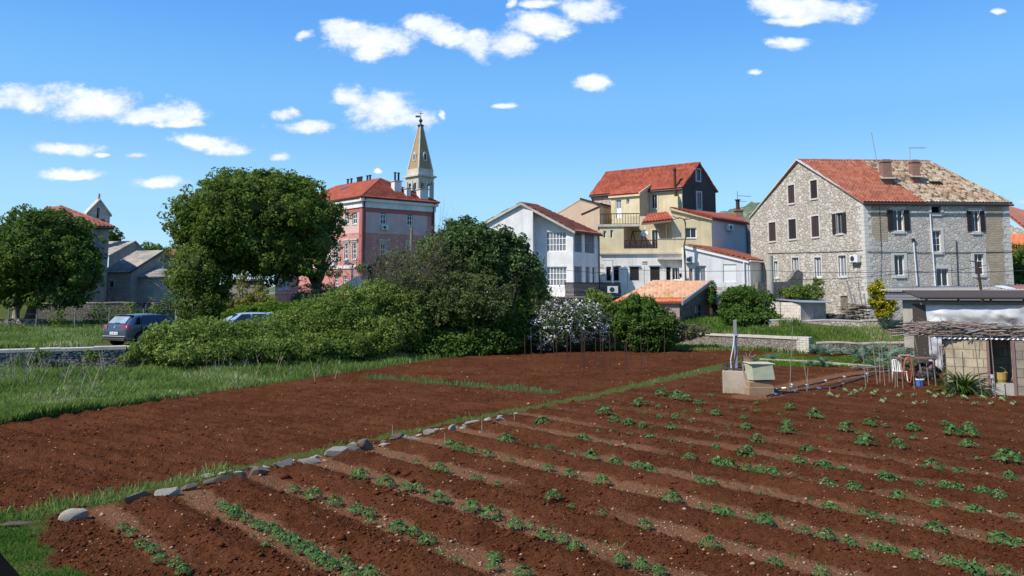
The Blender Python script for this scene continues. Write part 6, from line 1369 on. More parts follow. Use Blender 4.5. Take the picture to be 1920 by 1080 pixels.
# ---- car
def make_car(name,label,cat,paint,loc,heading):
    t=thing(name,label,cat,loc); t.rotation_euler=(0,0,heading)
    # side outline, x forward, z up: rows of cross sections
    st=[ # x, z_bottom, z_belt, z_roof, halfwidth at sill, belt, roof
     (-1.98,.42,.78,.80,.70,.72,.60),(-1.93,.30,.93,.97,.78,.79,.62),(-1.82,.24,.98,1.05,.82,.81,.62),(-1.62,.22,.985,1.28,.84,.825,.61),
     (-1.42,.22,.985,1.425,.84,.83,.60),(-1.05,.20,.98,1.465,.84,.835,.60),(-.5,.19,.97,1.475,.84,.84,.60),(.0,.19,.955,1.465,.84,.84,.60),
     (.35,.19,.945,1.41,.84,.84,.585),(.7,.19,.94,1.24,.84,.835,.60),(1.0,.19,.935,1.05,.84,.83,.66),(1.12,.19,.93,.955,.84,.82,.74),(1.5,.2,.86,.885,.84,.78,.66),
     (1.8,.22,.76,.79,.80,.72,.58),(1.96,.32,.62,.64,.70,.66,.52)]
    V=[];Q=[];m=11
    for x,zb,zl,zr,ws,wl,wr in st:
        y=[(0,zb),(ws*.9,zb),(ws,zb+.10),(ws+.005,(zb+zl)/2),(wl,zl-.05),(wl-.025,zl),((wl+wr)/2-.0,(zl+zr)/2),(wr+.02,zr-.05 if zr-zl>.1 else zr-.01),(wr-.08,zr-.012),(wr*.5,zr),(0,zr+.012)]
        V+=[(x,-a,b) for a,b in y]
    n=len(st)
    for side in (0,1):
        o=side*n*m
        if side: V+=[(x,-y,z) for x,y,z in V[:n*m]]
        for i in range(n-1):
            for j in range(m-1):
                a=o+i*m+j; q=(a,a+m,a+m+1,a+1); Q.append(q if side==0 else q[::-1])
        for i,rv in ((0,0),(n-1,1)):
            for j in range(m-2): 
                a=o+i*m; q=(a,a+j+1,a+j+2)
                Q.append(q+(q[0],)) if 0 else None
    bm=bmesh.new(); vs=[bm.verts.new(v) for v in V]
    for q in Q:
        try: bm.faces.new([vs[i] for i in q])
        except ValueError: pass
    for i in (0,n-1):
        for o in (0,n*m):
            try: bm.faces.new([vs[o+i*m+j] for j in range(m)])
            except ValueError: pass
    bmesh.ops.remove_doubles(bm,verts=bm.verts,dist=1e-4); bmesh.ops.recalc_face_normals(bm,faces=bm.faces)
    me=bpy.data.meshes.new('body'); bm.to_mesh(me); bm.free(); me.materials.append(paint); me.polygons.foreach_set('use_smooth',[True]*len(me.polygons))
    o=link('body',me,t,local=True); sb=o.modifiers.new('s','SUBSURF'); sb.levels=1; sb.render_levels=2
    gl=M['pane']
    def panel(name,pts,mat,off=.012,parent=t):   # thin panel a little proud of the body
        P=[Vector(p) for p in pts]; nrm=(P[1]-P[0]).cross(P[2]-P[0]).normalized(); c=sum(P,Vector())/len(P)
        if nrm.dot(c-Vector((0,0,.7)))<0: nrm=-nrm
        mb=MB(); mb.poly([p+nrm*off for p in P]); mb.poly([p-nrm*.02 for p in P][::-1])
        for i in range(len(P)): a,b=P[i],P[(i+1)%len(P)]; mb.poly([a+nrm*off,b+nrm*off,b-nrm*.02,a-nrm*.02])
        return mb.build(name,mat,parent,local=True)
    for s in (-1,1):
        yb,yt=s*.822,s*.66
        panel('side_window',[(-1.18,yb,1.0),(-.33,yb,1.0),(-.36,yt,1.40),(-1.12,yt,1.39)],gl)
        panel('side_window',[(-.25,yb,1.0),(.72,yb,.985),(.22,yt,1.39),(-.27,yt,1.40)],gl)
        panel('side_window',[(-1.52,yb,1.03),(-1.25,yb,1.0),(-1.19,yt+s*.01,1.36),(-1.36,yt+s*.02,1.3)],M['black'])
        panel('door_seam',[(-.3,s*.848,.3),(-.285,s*.848,.3),(-.285,s*.84,.95),(-.3,s*.84,.95)],M['black'])
        panel('door_seam',[(-1.2,s*.848,.62),(-1.185,s*.848,.62),(-1.185,s*.84,.95),(-1.2,s*.84,.95)],M['black'])
        panel('sill_trim',[(-.95,s*.85,.21),(.85,s*.85,.21),(.85,s*.85,.31),(-.95,s*.85,.31)],M['iron'])
        for x in (-.95,.1): mb=MB(); mb.box((x,s*.855,.86),(.17,.03,.035)); mb.build('door_handle',paint,t,local=True,bevel=.008)
        mb=MB(); mb.box((.72,s*.93,1.02),(.12,.2,.14)); mb.build('mirror',paint,t,local=True,bevel=.03)
        for x in (-1.2,1.22):
            w=MB(); w.tube([(x,s*.64,.31),(x,s*.86,.31)],.31,24); wh=w.build('wheel',simple('tyre_rubber',(.025,.025,.027),.85),t,local=True)
            arch=MB(); arch.tube([(x,s*.60,.33),(x,s*.856,.33)],.365,24); arch.build('wheel_arch',M['black'],t,local=True)
            w=MB(); w.tube([(x,s*.8,.31),(x,s*.875,.31)],.315,24); wh2=w.build('tyre',simple('tyre_rubber',(.025,.025,.027),.85),wh,local=True)
            r=MB(); r.tube([(x,s*.86,.31),(x,s*.882,.31)],.215,20)
            r.build('rim',simple('silver_wheel_trim',(.6,.61,.62),.35,.5,.5),wh,local=True)
            r=MB()
            for k in range(9):
                a=2*math.pi*k/9; r.box((x+.13*math.cos(a),s*.885,.31+.13*math.sin(a)),(.09,.008,.03),0,0,0,-a)
            r.build('rim_slot',M['black'],wh,local=True)
        panel('tail_light',[(-1.945,s*.50,.80),(-1.955,s*.74,.78),(-1.82,s*.835,.82),(-1.78,s*.825,.98),(-1.93,s*.72,1.0),(-1.93,s*.53,.98)] if 0 else [(-1.965,s*.48,.80),(-1.90,s*.79,.80),(-1.87,s*.77,.975),(-1.93,s*.52,.975)],simple('red_lens',(.45,.012,.015),.15,.6),off=.03)
        panel('tail_light',[(-1.90,s*.80,.80),(-1.72,s*.85,.84),(-1.70,s*.835,.97),(-1.87,s*.79,.975)],simple('red_lens',(.45,.012,.015),.15,.6),off=.015)
        panel('headlight',[(1.82,s*.45,.62),(1.72,s*.78,.64),(1.62,s*.77,.76),(1.78,s*.45,.74)],M['ac'],off=.03)
    panel('rear_window',[(-1.86,-.56,1.04),(-1.86,.56,1.04),(-1.52,.5,1.37),(-1.52,-.5,1.37)],glassmat('rear_glass',(.25,.3,.34),.08),off=.035)
    mb=MB(); mb.box((-1.88,-.08,1.08),(.02,.34,.02),0,0,0,R(-45)); mb.build('rear_wiper',M['black'],t,local=True)
    mb=MB(); mb.box((-1.5,0,1.43),(.26,1.08,.03),0,0,0,R(6)); mb.build('roof_spoiler',paint,t,local=True,bevel=.01)
    panel('windscreen',[(1.0,-.68,1.0),(1.0,.68,1.0),(.42,.54,1.385),(.42,-.54,1.385)],gl,off=.02)
    mb=MB(); mb.box((-1.985,0,.47),(.1,1.5,.03)); mb.build('bumper_trim',simple('bumper_grey',(.35,.34,.33),.5),t,local=True,bevel=.01)
    mb=MB(); mb.box((-1.93,0,.33),(.16,1.45,.14)); mb.build('lower_bumper',M['iron'],t,local=True,bevel=.03)
    mb=MB(); mb.box((-2.0,0,.61),(.02,.52,.12)); pl=mb.build('number_plate',M['wframe'],t,local=True)
    mb=MB()
    for k,wd in enumerate((.05,.05,.0,.04,.045,.04,.0,.045,.045)):
        if wd: mb.box((-2.012,.2-.05*k,.61),(.004,.03,.07)); 
    mb.build('plate_letters',M['iron'],pl,local=True)
    mb=MB(); mb.tube([(-1.975,0,.9),(-1.955,0,.9)],.06,18); b=mb.build('badge',M['zinc'],t,local=True)
    mb=MB(); mb.tube([(-.1,0,1.48),(-.35,0,1.6)],.008,5); mb.build('aerial',M['black'],t,local=True)
    return t
gp_=MT('grey_blue_paint',.28,.6); gp_.b.inputs['Metallic'].default_value=.45; gp_.b.inputs['Coat Weight'].default_value=.5; gp_.col((.07,.092,.13))
c=W(248,650,36.9); make_car('parked_car','dark grey hatchback parked on the verge, seen from behind','car',gp_.m,(c.x+.35,37.9,zq(c.x,37.9)),R(65))
lb=MT('pale_blue_paint',.3,.6); lb.b.inputs['Metallic'].default_value=.2; lb.col((.35,.46,.55))
c=W(452,600,46); make_car('parked_car','pale blue car mostly hidden behind the bramble bank','car',lb.m,(W(455,600,45).x,45,1.17),R(212))
# ---- poles, lamp, wires
def poles():
    b=W(659,560,62); t=thing('street_lamp','slim grey metal street lamp with white head before the pink house','street lamp',(b.x,b.y,1.6)); tp=W(661,497,62)
    mb=MB(); mb.tube([(tp.x,62,1.3),(tp.x,62,tp.z)],[.1,.08],10); mb.build('lamp_post',M['zinc'],t)
    mb=MB(); mb.box(tp+Vector((-.25,0,.12)),(.75,.25,.1),0,0,0,R(12)); mb.build('lamp_arm',M['iron'],t,bevel=.03)
    mb=MB(); mb.box(tp+Vector((-.42,0,.16)),(.42,.34,.26),0,0,0,R(12)); mb.build('lamp_head',M['wframe'],t,bevel=.08)
    p=W(772,426,66); mb=MB(); mb.tube([(p.x-.12,66,1.0),(p.x,66,p.z)],[.17,.12],10); tag(mb.build('utility_pole',M['wood'],smooth=False),'weathered wooden utility pole in front of the pink house','pole')
    # cable bundle climbing by the white annex
    pts=[(1286,532),(1285,500),(1284,480),(1283,462),(1286,440),(1285,418),(1283,411)]; mb=MB()
    for k in range(4):
        P=[W(x+rnd.uniform(-1.2,1.2),y,67.2-.05*k) for x,y in pts]; mb.tube(P,.05,5)
    for x1,y1,x2,y2 in ((1283,411,1250,409),(1283,413,1262,405),(1284,411,1305,406),(1285,412,1330,412)):
        a=W(x1,y1,67.2);b=W(x2,y2,67.4); mb.tube([a,a.lerp(b,.3)+Vector((0,0,.12)),a.lerp(b,.6)-Vector((0,0,.08)),b],.035,5)
    tag(mb.build('climbing_vine',M['bark']),'gnarled bare climbing vine stem rising beside the white annex','vine')
    W1=[(((820,470,64),(1000,497,62),(1130,511,61)),'thin black cable crossing the white house front'),
        (((1120,503,60),(1440,507,50),(1700,508,47),(1930,506,46)),'lower overhead wire passing in front of the stone house'),
        (((1480,524,44),(1700,511,44),(1850,497,43)),'overhead wire sloping up toward the rusty post'),
        (((772,428,66),(800,452,64),(830,478,62)),'short cable sagging from the wooden utility pole')]
    for (pts,lab) in W1:
        P=[W(*p) for p in pts]; Q=[]
        for a,b in zip(P[:-1],P[1:]):
            for k in range(8): s=k/8; Q.append(a.lerp(b,s)-Vector((0,0,.5*s*(1-s))))
        Q.append(P[-1]); mb=MB(); mb.tube(Q,.016,4); tag(mb.build('overhead_wire',M['iron']),lab,'wire')
    # laundry pole on terrace of white house
    p=W(1149,545,64.9); q=W(1149,488,64.9); mb=MB(); mb.tube([p,q],.035,6); mb.tube([q+Vector((-.9,0,0)),q+Vector((.1,0,0))],.025,5); mb.tube([p-Vector((0,0,0)),p-Vector((0,0,.2))],.1,8); tag(mb.build('laundry_pole',M['zinc']),'thin grey clothes line pole on the balcony of the white house','pole')
    for px in (1176,1208): mb=MB(); a=W(px,530,64.5); b=W(px,500,64.5); mb.tube([a-Vector((0,0,.6)),b],.02,5); tag(mb.build('line_pole',M['iron']),'thin dark rod standing behind the balcony railing','rod','thin rods on the balcony')
    mb=MB(); p=W(1276,512,67.5); mb.box(p,(.22,.05,.9)); mb.box(p+Vector((.04,0,-.2)),(.3,.05,.4)); tag(mb.build('hanging_towel',M['wframe'],bevel=.02),'small white towel hung out by the ground floor window','towel')
    # iron stakes behind
    mb=MB(); p=W(1432,560,54); q=W(1432,501,54); mb.tube([p-Vector((0,0,2)),q],.03,5); tag(mb.build('iron_stake',M['iron']),'thin dark iron stake beside the concrete pillar','stake')
    # chimney group between lilac house and stone house
    t=thing('brick_chimney_stack','soot stained brick chimney between the lilac wall and stone house','chimney',tuple(W(1385,412,79))); c=W(1385,412,79)
    mb=MB(); mb.box(c+Vector((0,0,-.3)),(.75,.75,2.4)); mb.box(c+Vector((.0,0,.95)),(.9,.9,.14)); mb.build('stack',M['redbrick'],t); mb=MB(); mb.cyl(c+Vector((-.05,0,1.0)),.2,1.0,10); mb.cyl(c+Vector((-.05,0,2.0)),.3,.1,10); mb.build('flue',M['rust'],t)
    mb=MB(); p=c+Vector((-.05,0,2)); mb.tube([p,p+Vector((0,0,.95))],.025,5); mb.tube([p+Vector((0,0,.5)),p+Vector((1.4,0,.4))],.02,5); mb.tube([p+Vector((0,0,-.1)),p+Vector((.9,0,-.1))],.02,5)
    for k in range(5): q=p+Vector((.3+.25*k,0,.48)); mb.tube([q-Vector((0,.3,0)),q+Vector((0,.3,0))],.01,4)
    tag(mb.build('roof_antenna',M['iron']),'small television antenna fixed on the brick chimney stack','antenna')
    mb=MB(); d=W(1402,418,79.5); mb.box(d+Vector((.0,0,-4)),(2.2,2,9)); tag(mb.build('dark_house_gap',M['greyplaster']),'narrow grey house end squeezed against the stone house','house')
    # fence by the road: posts + wire
    t=thing('wire_fence','low wire mesh fence with grey posts behind the parked car','fence',tuple(W(140,600,52)))
    xs=[(18,566,53),(70,570,52.5),(142,572,52),(206,572,51.5),(270,575,51),(330,577,50.5)]; prev=None
    for px,py,d in xs:
        q=W(px,py,d); z0=zq(q.x,q.y); mb=MB(); mb.tube([(q.x,q.y,z0-.2),(q.x,q.y,z0+1.35)],.045,6); mb.build('post',M['greywood'],t)
        if prev:
            mb=MB()
            for z_ in (.25,.6,.95,1.3): mb.tube([Vector((prev.x,prev.y,z0+z_)),Vector((q.x,q.y,z0+z_))],.008,4,cap=False)
            n_=14
            for k in range(n_): 
                a=prev.lerp(q,k/n_); b=prev.lerp(q,(k+1)/n_); a.z=z0+.1;b.z=z0+1.3; mb.tube([a,b],.005,3,cap=False); a.z,b.z=z0+1.3,z0+.1; mb.tube([a,b],.005,3,cap=False)
            mb.build('wire_mesh',M['iron'],t)
        prev=q
    # teal awning by the pink house
    c=W(672,530,78); t=thing('garden_canopy','dark teal pointed garden canopy beside the pink house','canopy',tuple(c)); cz=c.z
    mb=MB(); w_=2.6; base=[Vector((c.x+sx*w_,c.y+sy*w_,cz-.9)) for sx,sy in ((-1,-1),(1,-1),(1,1),(-1,1))]; top=Vector((c.x,c.y,cz+.75))
    for i in range(4): mb.poly([base[i],base[(i+1)%4],base[i].lerp(top,.5).lerp(base[(i+1)%4].lerp(top,.5),1)-Vector((0,0,.12)),base[i].lerp(top,.5)-Vector((0,0,.12))]); mb.poly([base[i].lerp(top,.5)-Vector((0,0,.12)),base[(i+1)%4].lerp(top,.5)-Vector((0,0,.12)),top])
    mb.build('canopy_cloth',simple('teal_cloth',(.02,.07,.1),.8,var=.2),t)
    for b_ in base: mb=MB(); mb.tube([b_,Vector((b_.x,b_.y,1.4))],.05,6); mb.build('post',M['iron'],t)
    # grassy-corner dark plank near the camera
    a=W(-30,1000,4.2);b=W(52,1092,3.6); mb=MB(); d=(b-a).normalized(); s=Vector((0,0,1)).cross(d).normalized()*.2; u=Vector((0,0,.12))
    a2=a-d*1.0; b2=b+d*1.2; mb.hexa([a2-s*1.9-u,b2-s*1.9-u,b2-u,a2-u,a2-s*1.9,b2-s*1.9,b2,a2]); tag(mb.build('dark_plank',simple('tarred_plank',(.006,.006,.006),.95,.0),bevel=.01),'dark tarred plank crossing the lower left corner, close by','plank')
poles()
# ================================================================ vegetation
LM={}
LM['dark']=leafmat('dark_leaves',(.045,.085,.014),(.115,.185,.033),.3,.7,.1)
LM['big']=leafmat('dense_crown_leaves',(.055,.092,.015),(.135,.195,.033),.32,.7,.08,c3=(.19,.24,.06))
LM['bramble']=leafmat('bramble_leaves',(.085,.135,.02),(.18,.25,.045),.34,.65,.15,c3=(.28,.34,.09))
LM['laurel']=leafmat('glossy_evergreen_leaves',(.04,.08,.018),(.10,.17,.038),.22,.5,.25)
LM['olive']=leafmat('olive_brush_leaves',(.07,.10,.03),(.18,.21,.07),.3,.7,.1)
LM['bush']=leafmat('fresh_bush_leaves',(.045,.09,.013),(.10,.18,.028),.3,.65,.15)
LM['bright']=leafmat('bright_leaves',(.06,.13,.01),(.14,.24,.025),.35,.65,.15)
LM['gold']=leafmat('yellow_green_needles',(.17,.18,.02),(.32,.30,.05),.3)
LM['yellow']=leafmat('golden_shrub_leaves',(.12,.17,.01),(.5,.42,.02),.3,c3=(.62,.5,.03))
LM['silver']=leafmat('silvery_leaves',(.09,.15,.10),(.19,.27,.19),.2,.7,.1)
LM['oleander']=leafmat('oleander_leaves',(.05,.08,.03),(.13,.165,.08),.25,.7,.15)
LM['flower']=leafmat('white_blossom',(.66,.62,.56),(.85,.83,.78),.25)
LM['dusty']=leafmat('dusty_sparse_leaves',(.09,.09,.045),(.17,.165,.08),.25,.8,.1)
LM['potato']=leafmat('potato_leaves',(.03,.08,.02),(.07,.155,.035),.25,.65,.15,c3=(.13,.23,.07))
LM['seedling']=leafmat('pale_seedling_leaves',(.13,.22,.07),(.24,.36,.13),.3)
LM['grass']=leafmat('meadow_grass',(.10,.17,.03),(.21,.29,.07),.35,.8,.08,c3=(.42,.42,.23))
LM['lush']=leafmat('lush_grass',(.05,.12,.014),(.11,.21,.03),.35,.8,.08)
LM['onion']=leafmat('blue_green_blades',(.06,.16,.045),(.13,.26,.08),.3,.8,.08)
LM['dry']=leafmat('dry_stems',(.25,.22,.16),(.48,.43,.34),.2)
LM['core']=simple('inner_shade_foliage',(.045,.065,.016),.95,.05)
def shoots(px0,px1,fn,d,n,seed,rx=7,ry=17):
    """upright leafy shoots that break a shrub's outline: small tall blobs along its top"""
    r=random.Random(seed); out=[]
    for i in range(n):
        x=px0+(px1-px0)*(i+r.random())/n; out.append(pblob(x,fn(x)+r.uniform(-8,14),rx*r.uniform(.6,1.2),ry*r.uniform(.6,1.2),d+r.uniform(-.5,.5),.3))
    return out
def plant(name,label,cat,blobs,mat,nsub,per,rc,size,trunk=None,seed=1,asp=.55,extra=None,group=None,inner=.12,zmin=None,core=True,up=0,limbs=5):
    c=blobs[0][0]; zb=zq(c[0],c[1]) if c[1]<100 else 1.5
    t=thing(name,label,cat,(c[0],c[1],zb),group)
    P,N,V=crown(blobs,nsub,per,rc,seed=seed,inner=inner,zmin=zmin if zmin is not None else zb,up=up)
    leaves('crown',P,N,size,mat,t,V,asp)
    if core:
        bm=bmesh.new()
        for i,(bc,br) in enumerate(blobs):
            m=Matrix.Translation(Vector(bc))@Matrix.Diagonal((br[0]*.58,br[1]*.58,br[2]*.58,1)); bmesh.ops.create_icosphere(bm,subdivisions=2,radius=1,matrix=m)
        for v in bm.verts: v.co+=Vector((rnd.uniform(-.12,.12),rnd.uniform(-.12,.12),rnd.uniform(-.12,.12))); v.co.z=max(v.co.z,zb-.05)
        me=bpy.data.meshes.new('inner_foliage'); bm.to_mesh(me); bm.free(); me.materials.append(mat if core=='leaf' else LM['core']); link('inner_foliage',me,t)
    if trunk:
        r0,hgt=trunk[:2]; dx=trunk[2] if len(trunk)>2 else 0
        limb_tree(t,(c[0]+dx,c[1],zb),(c[0]+dx*.6,c[1],zb+hgt),r0,r0*.7,limbs,M['bark'],seed=seed,spread=min(b[1][0] for b in blobs)*.8+.4,rise=hgt*.5)
    if extra: extra(t,blobs)
    return t
def lobes(px,py,rx,ry,d,dr,n,lr,seed,zlo=-.75):
    r=np.random.RandomState(seed); c,R_=pblob(px,py,rx,ry,d,dr); out=[]
    while len(out)<n:
        e=sph(1,r)[0]
        if e[2]<zlo or (e[1]>.5): continue
        q=lr*r.uniform(.75,1.25); k=np.array(R_)-q*.75
        out.append((tuple(np.array(c)+e*k*r.uniform(.92,1.05)),(q*1.15,q*1.1,q*.85)))
    out.append((c,tuple(np.array(R_)*.72)))
    return out
# big round tree
bb=lobes(482,418,146,99,62,5.6,44,1.75,3)[:-1]+[pblob(482,430,110,75,62,3.8)]+[pblob(358,480,44,42,60,1.8),pblob(352,515,36,34,59,1.6),pblob(598,455,38,60,61,2),pblob(560,500,45,32,60,2),pblob(440,495,50,35,60,2),pblob(498,500,60,34,61,2.2),pblob(520,470,60,40,60.5,2)]+lobes(470,470,120,55,61,4.4,14,1.3,13)
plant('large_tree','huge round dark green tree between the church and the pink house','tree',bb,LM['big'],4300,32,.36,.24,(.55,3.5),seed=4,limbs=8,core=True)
# left tree
bb=lobes(80,480,96,84,55,3.3,24,1.35,5,-.6)+[pblob(150,520,34,50,54,1.5),pblob(10,530,45,50,54,1.5),pblob(95,555,55,22,53.5,1.5)]
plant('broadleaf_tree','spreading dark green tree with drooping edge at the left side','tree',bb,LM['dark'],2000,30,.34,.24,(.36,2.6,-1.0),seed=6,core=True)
q=W(28,600,56); t0=limb_tree(None,(q.x,56,1.3),(q.x+.3,56,4.6),.32,.24,3,M['rock'],'old_tree',3,1.2,1); tag(t0,'thick pale grey old tree at the far left, its top lost in the dark crown','tree')
# trees far left/behind church
plant('background_tree','small dark tree seen just right of the stone bellcote','tree',[pblob(212,445,9,17,95,1.6),pblob(205,455,10,14,95,1.5)],LM['dark'],60,24,.5,.4,(.2,3),seed=8)
plant('background_tree','low dark tree top showing above the church roofs','tree',[pblob(278,468,20,9,110,2),pblob(292,474,18,8,110,2)],LM['dark'],70,22,.5,.42,(.2,3),seed=9)
plant('background_tree','dark tree with drooping branches at the right frame edge','tree',[pblob(1918,520,28,50,63,2),pblob(1912,560,22,40,62,2),pblob(1922,480,22,25,64,2)],LM['dark'],240,26,.4,.25,(.3,3),seed=10)
# thicket left of big tree
plant('young_tree','mid green young tree at the left foot of the huge tree','tree',[pblob(362,500,34,40,57,1.5),pblob(358,545,32,38,57,1.5),pblob(390,535,36,45,58,1.6),pblob(380,570,36,30,57,1.6)],LM['big'],520,28,.34,.22,(.12,2.5),seed=11)
plant('young_tree','slim leafy sapling in front of the dark outbuilding','tree',[pblob(415,565,22,30,58,1),pblob(402,590,26,20,57,1)],LM['bush'],150,24,.26,.19,(.06,1.8),seed=12)
# saplings by the fence
for i,(px,py,rx,ry) in enumerate(((190,585,14,16),(215,590,12,14),(175,598,12,10),(248,583,14,16),(272,592,12,12),(292,578,11,18),(318,570,12,24),(340,582,12,20),(232,602,10,8),(108,595,12,12),(360,592,14,14))):
    plant('sapling',('thin yellow green sapling growing along the wire fence before the church'),'sapling',[pblob(px,py,rx,ry,52+i%3,.5),pblob(px+4,py+8,rx*.7,ry*.7,52+i%3,.4)],LM['bramble'] if i%2 else LM['bush'],26,12,.2,.17,(.03,1.6),seed=20+i,core=False,group='saplings along the wire fence',inner=.5,limbs=3)
# conifer + hedges
cb=[]
for x,y0,w in ((455,512,15),(490,520,14),(432,560,20),(470,560,24),(505,560,20)):
    for k in range(6): y=y0+k*(600-y0)/6; cb.append(pblob(x+rnd.uniform(-3,3),y,w*(.3+.14*k),10,57.5,.3+.18*k))
plant('golden_conifer','feathery yellow green conifer with two pointed tops','conifer',cb,LM['gold'],620,30,.22,.2,(.1,2),seed=31,asp=.3,core=False)
plant('hedge','bright green clipped hedge behind the pale blue car','hedge',[pblob(465,590,45,14,55,1),pblob(520,585,45,18,55.5,1.2),pblob(570,582,40,16,56,1.2)],LM['bright'],480,26,.2,.16,seed=32)
plant('oleander_bush','rounded grey green oleander bush left of the street lamp','bush',[pblob(600,562,42,30,60,1.6),pblob(580,570,34,24,59.5,1.4),pblob(628,570,28,22,60,1.2)],LM['oleander'],520,30,.24,.2,seed=33,asp=.28)
plant('garden_shrub','dark shrub at the base of the pink house beside the canopy','shrub',[pblob(725,500,28,22,66,1.3),pblob(750,490,25,20,66,1.2),pblob(705,515,16,16,66,1)],LM['oleander'],260,24,.3,.22,seed=34)
plant('small_palm','spindly young tree with tufted top before the pink wall','tree',[pblob(679,502,9,8,72,.5)],LM['bush'],18,22,.25,.22,(.07,3.4),seed=35,core=False)
plant('small_palm','spindly young tree beside the lamp before the pink wall','tree',[pblob(627,510,12,9,72,.6)],LM['dusty'],20,18,.3,.22,(.06,3),seed=36,core=False)
# bramble bank
BR=[(292,652,34,22,36.6),(330,636,45,32,37.2),(385,633,52,32,38),(440,638,50,30,39.5),(495,632,50,34,41),(545,622,50,36,42.5),(600,608,55,46,43.5),(655,592,55,52,45),(705,575,50,45,46.5),(740,600,60,60,46.5),(690,635,60,38,44),(630,648,55,26,42),(560,652,55,24,40.5),(490,655,50,20,39),(420,655,50,20,37.5),(350,660,45,16,36.2)]
plant('bramble_bank','long sprawling bank of light green brambles covering the middle ground','brambles',[pblob(a,b,c,e,d,1.6) for a,b,c,e,d in BR],LM['bramble'],4600,26,.26,.145,seed=40,inner=.08,core='leaf')
# thicket right of it
plant('evergreen_shrub','tall dark evergreen shrub crowning the thicket before the white house','shrub',[pblob(880,452,52,28,50,1.7),pblob(845,475,45,40,50,1.6),pblob(905,490,55,45,50,1.8),pblob(955,510,48,40,50.5,1.6),pblob(862,510,60,40,50,1.6),*shoots(785,1010,lambda x:np.interp(x,[780,820,850,900,930,960,1000,1020],[480,448,424,428,442,452,478,520]),50.2,34,3)],LM['laurel'],2100,26,.3,.2,(.12,3),seed=41,up=.3)
plant('leafy_bush','lower green bush between the bramble bank and white blossom','bush',[pblob(850,600,75,50,48.5,1.8),pblob(930,600,60,55,49.5,1.8),pblob(790,620,50,40,47.5,1.5),pblob(900,640,70,30,48,1.5),pblob(830,650,55,25,47,1.4)],LM['bush'],1700,26,.3,.19,seed=42)
plant('leafy_bush','upright fresh green bush against the white house corner','bush',[pblob(990,560,38,50,51,1.4),pblob(1005,590,30,45,51,1.3),pblob(965,590,35,50,50.5,1.3),pblob(1000,530,24,30,51.5,1)],LM['bramble'],900,24,.26,.17,seed=43,inner=.25)
def bare_bush(name,label,px,py,d,n,hgt,spread,seed,mat='twig',leafy=0):
    r=random.Random(seed); c=W(px,py,d); z0=zq(c.x,c.y); t=thing(name,label,'bush',(c.x,c.y,z0)); mb=MB()
    tips=[]
    def grow(p,d_,ln,rad,lv):
        m=p+d_*ln*.5+Vector((r.uniform(-.06,.06),r.uniform(-.06,.06),0))*ln; e=p+d_*ln
        mb.tube([p,m,e],[rad,rad*.8,rad*.55],4 if lv else 5,cap=False)
        if lv>=3: tips.append(e); return
        for k in range(r.choice((2,3,3))):
            nd=(d_+Vector((r.uniform(-.55,.55),r.uniform(-.55,.55),r.uniform(-.15,.45)))).normalized(); grow(m.lerp(e,r.random()) if k else e,nd,ln*r.uniform(.6,.82),rad*.55,lv+1)
    for i in range(n):
        a=r.uniform(0,6.28); q=r.random()**.5; p=Vector((c.x+math.cos(a)*spread*q*.6,c.y+math.sin(a)*spread*q*.4,z0))
        grow(p,Vector((math.cos(a)*.45*q,math.sin(a)*.3,1)).normalized(),hgt*r.uniform(.32,.45),.022,0)
    mb.build('branches',M[mat],t,fixn=False)
    if leafy and tips:
        T=np.array([tuple(x) for x in tips]); T=np.repeat(T,leafy,0)+rs.normal(size=(len(T)*leafy,3))*.16; leaves('foliage',T,np.tile([0,-.3,1.],(len(T),1)),.11,LM['dusty'],t)
    return t
bare_bush('bare_shrub','purple brown leafless shrub on the left flank of the thicket',740,600,47.6,30,5.6,2.2,3,leafy=2)
plant('olive_shrub','feathery olive green shrub sloping down the left side of the thicket','shrub',[pblob(785,545,45,40,48,1.4),pblob(735,560,38,30,48,1.3),pblob(815,500,45,50,48.5,1.4),pblob(840,560,70,50,47.6,1.5),pblob(900,560,60,45,47.8,1.4),pblob(790,590,60,40,47.2,1.4),*shoots(700,900,lambda x:np.interp(x,[700,760,820,900],[530,500,462,500]),48,30,8),*shoots(720,930,lambda x:530,46.9,22,18,9,26),*shoots(760,950,lambda x:570,46.6,20,19,9,26)],LM['olive'],1500,22,.25,.15,seed=44,inner=.45,core=False)
bare_bush('bare_shrub','wide tangle of brown twigs in the middle of the thicket',800,600,48.3,18,4.9,2.2,4,leafy=3)
bare_bush('bare_shrub','thin pale twigs rising against the sky left of the evergreen',830,560,49,12,7.6,.8,5)
bare_bush('bare_shrub','airy brown twigs spreading before the white house windows',1025,600,50,12,4.4,.9,6)
bare_bush('bare_shrub','grey twiggy tangle over the right half of the thicket',915,600,49.3,16,5.4,2.0,8,leafy=3)
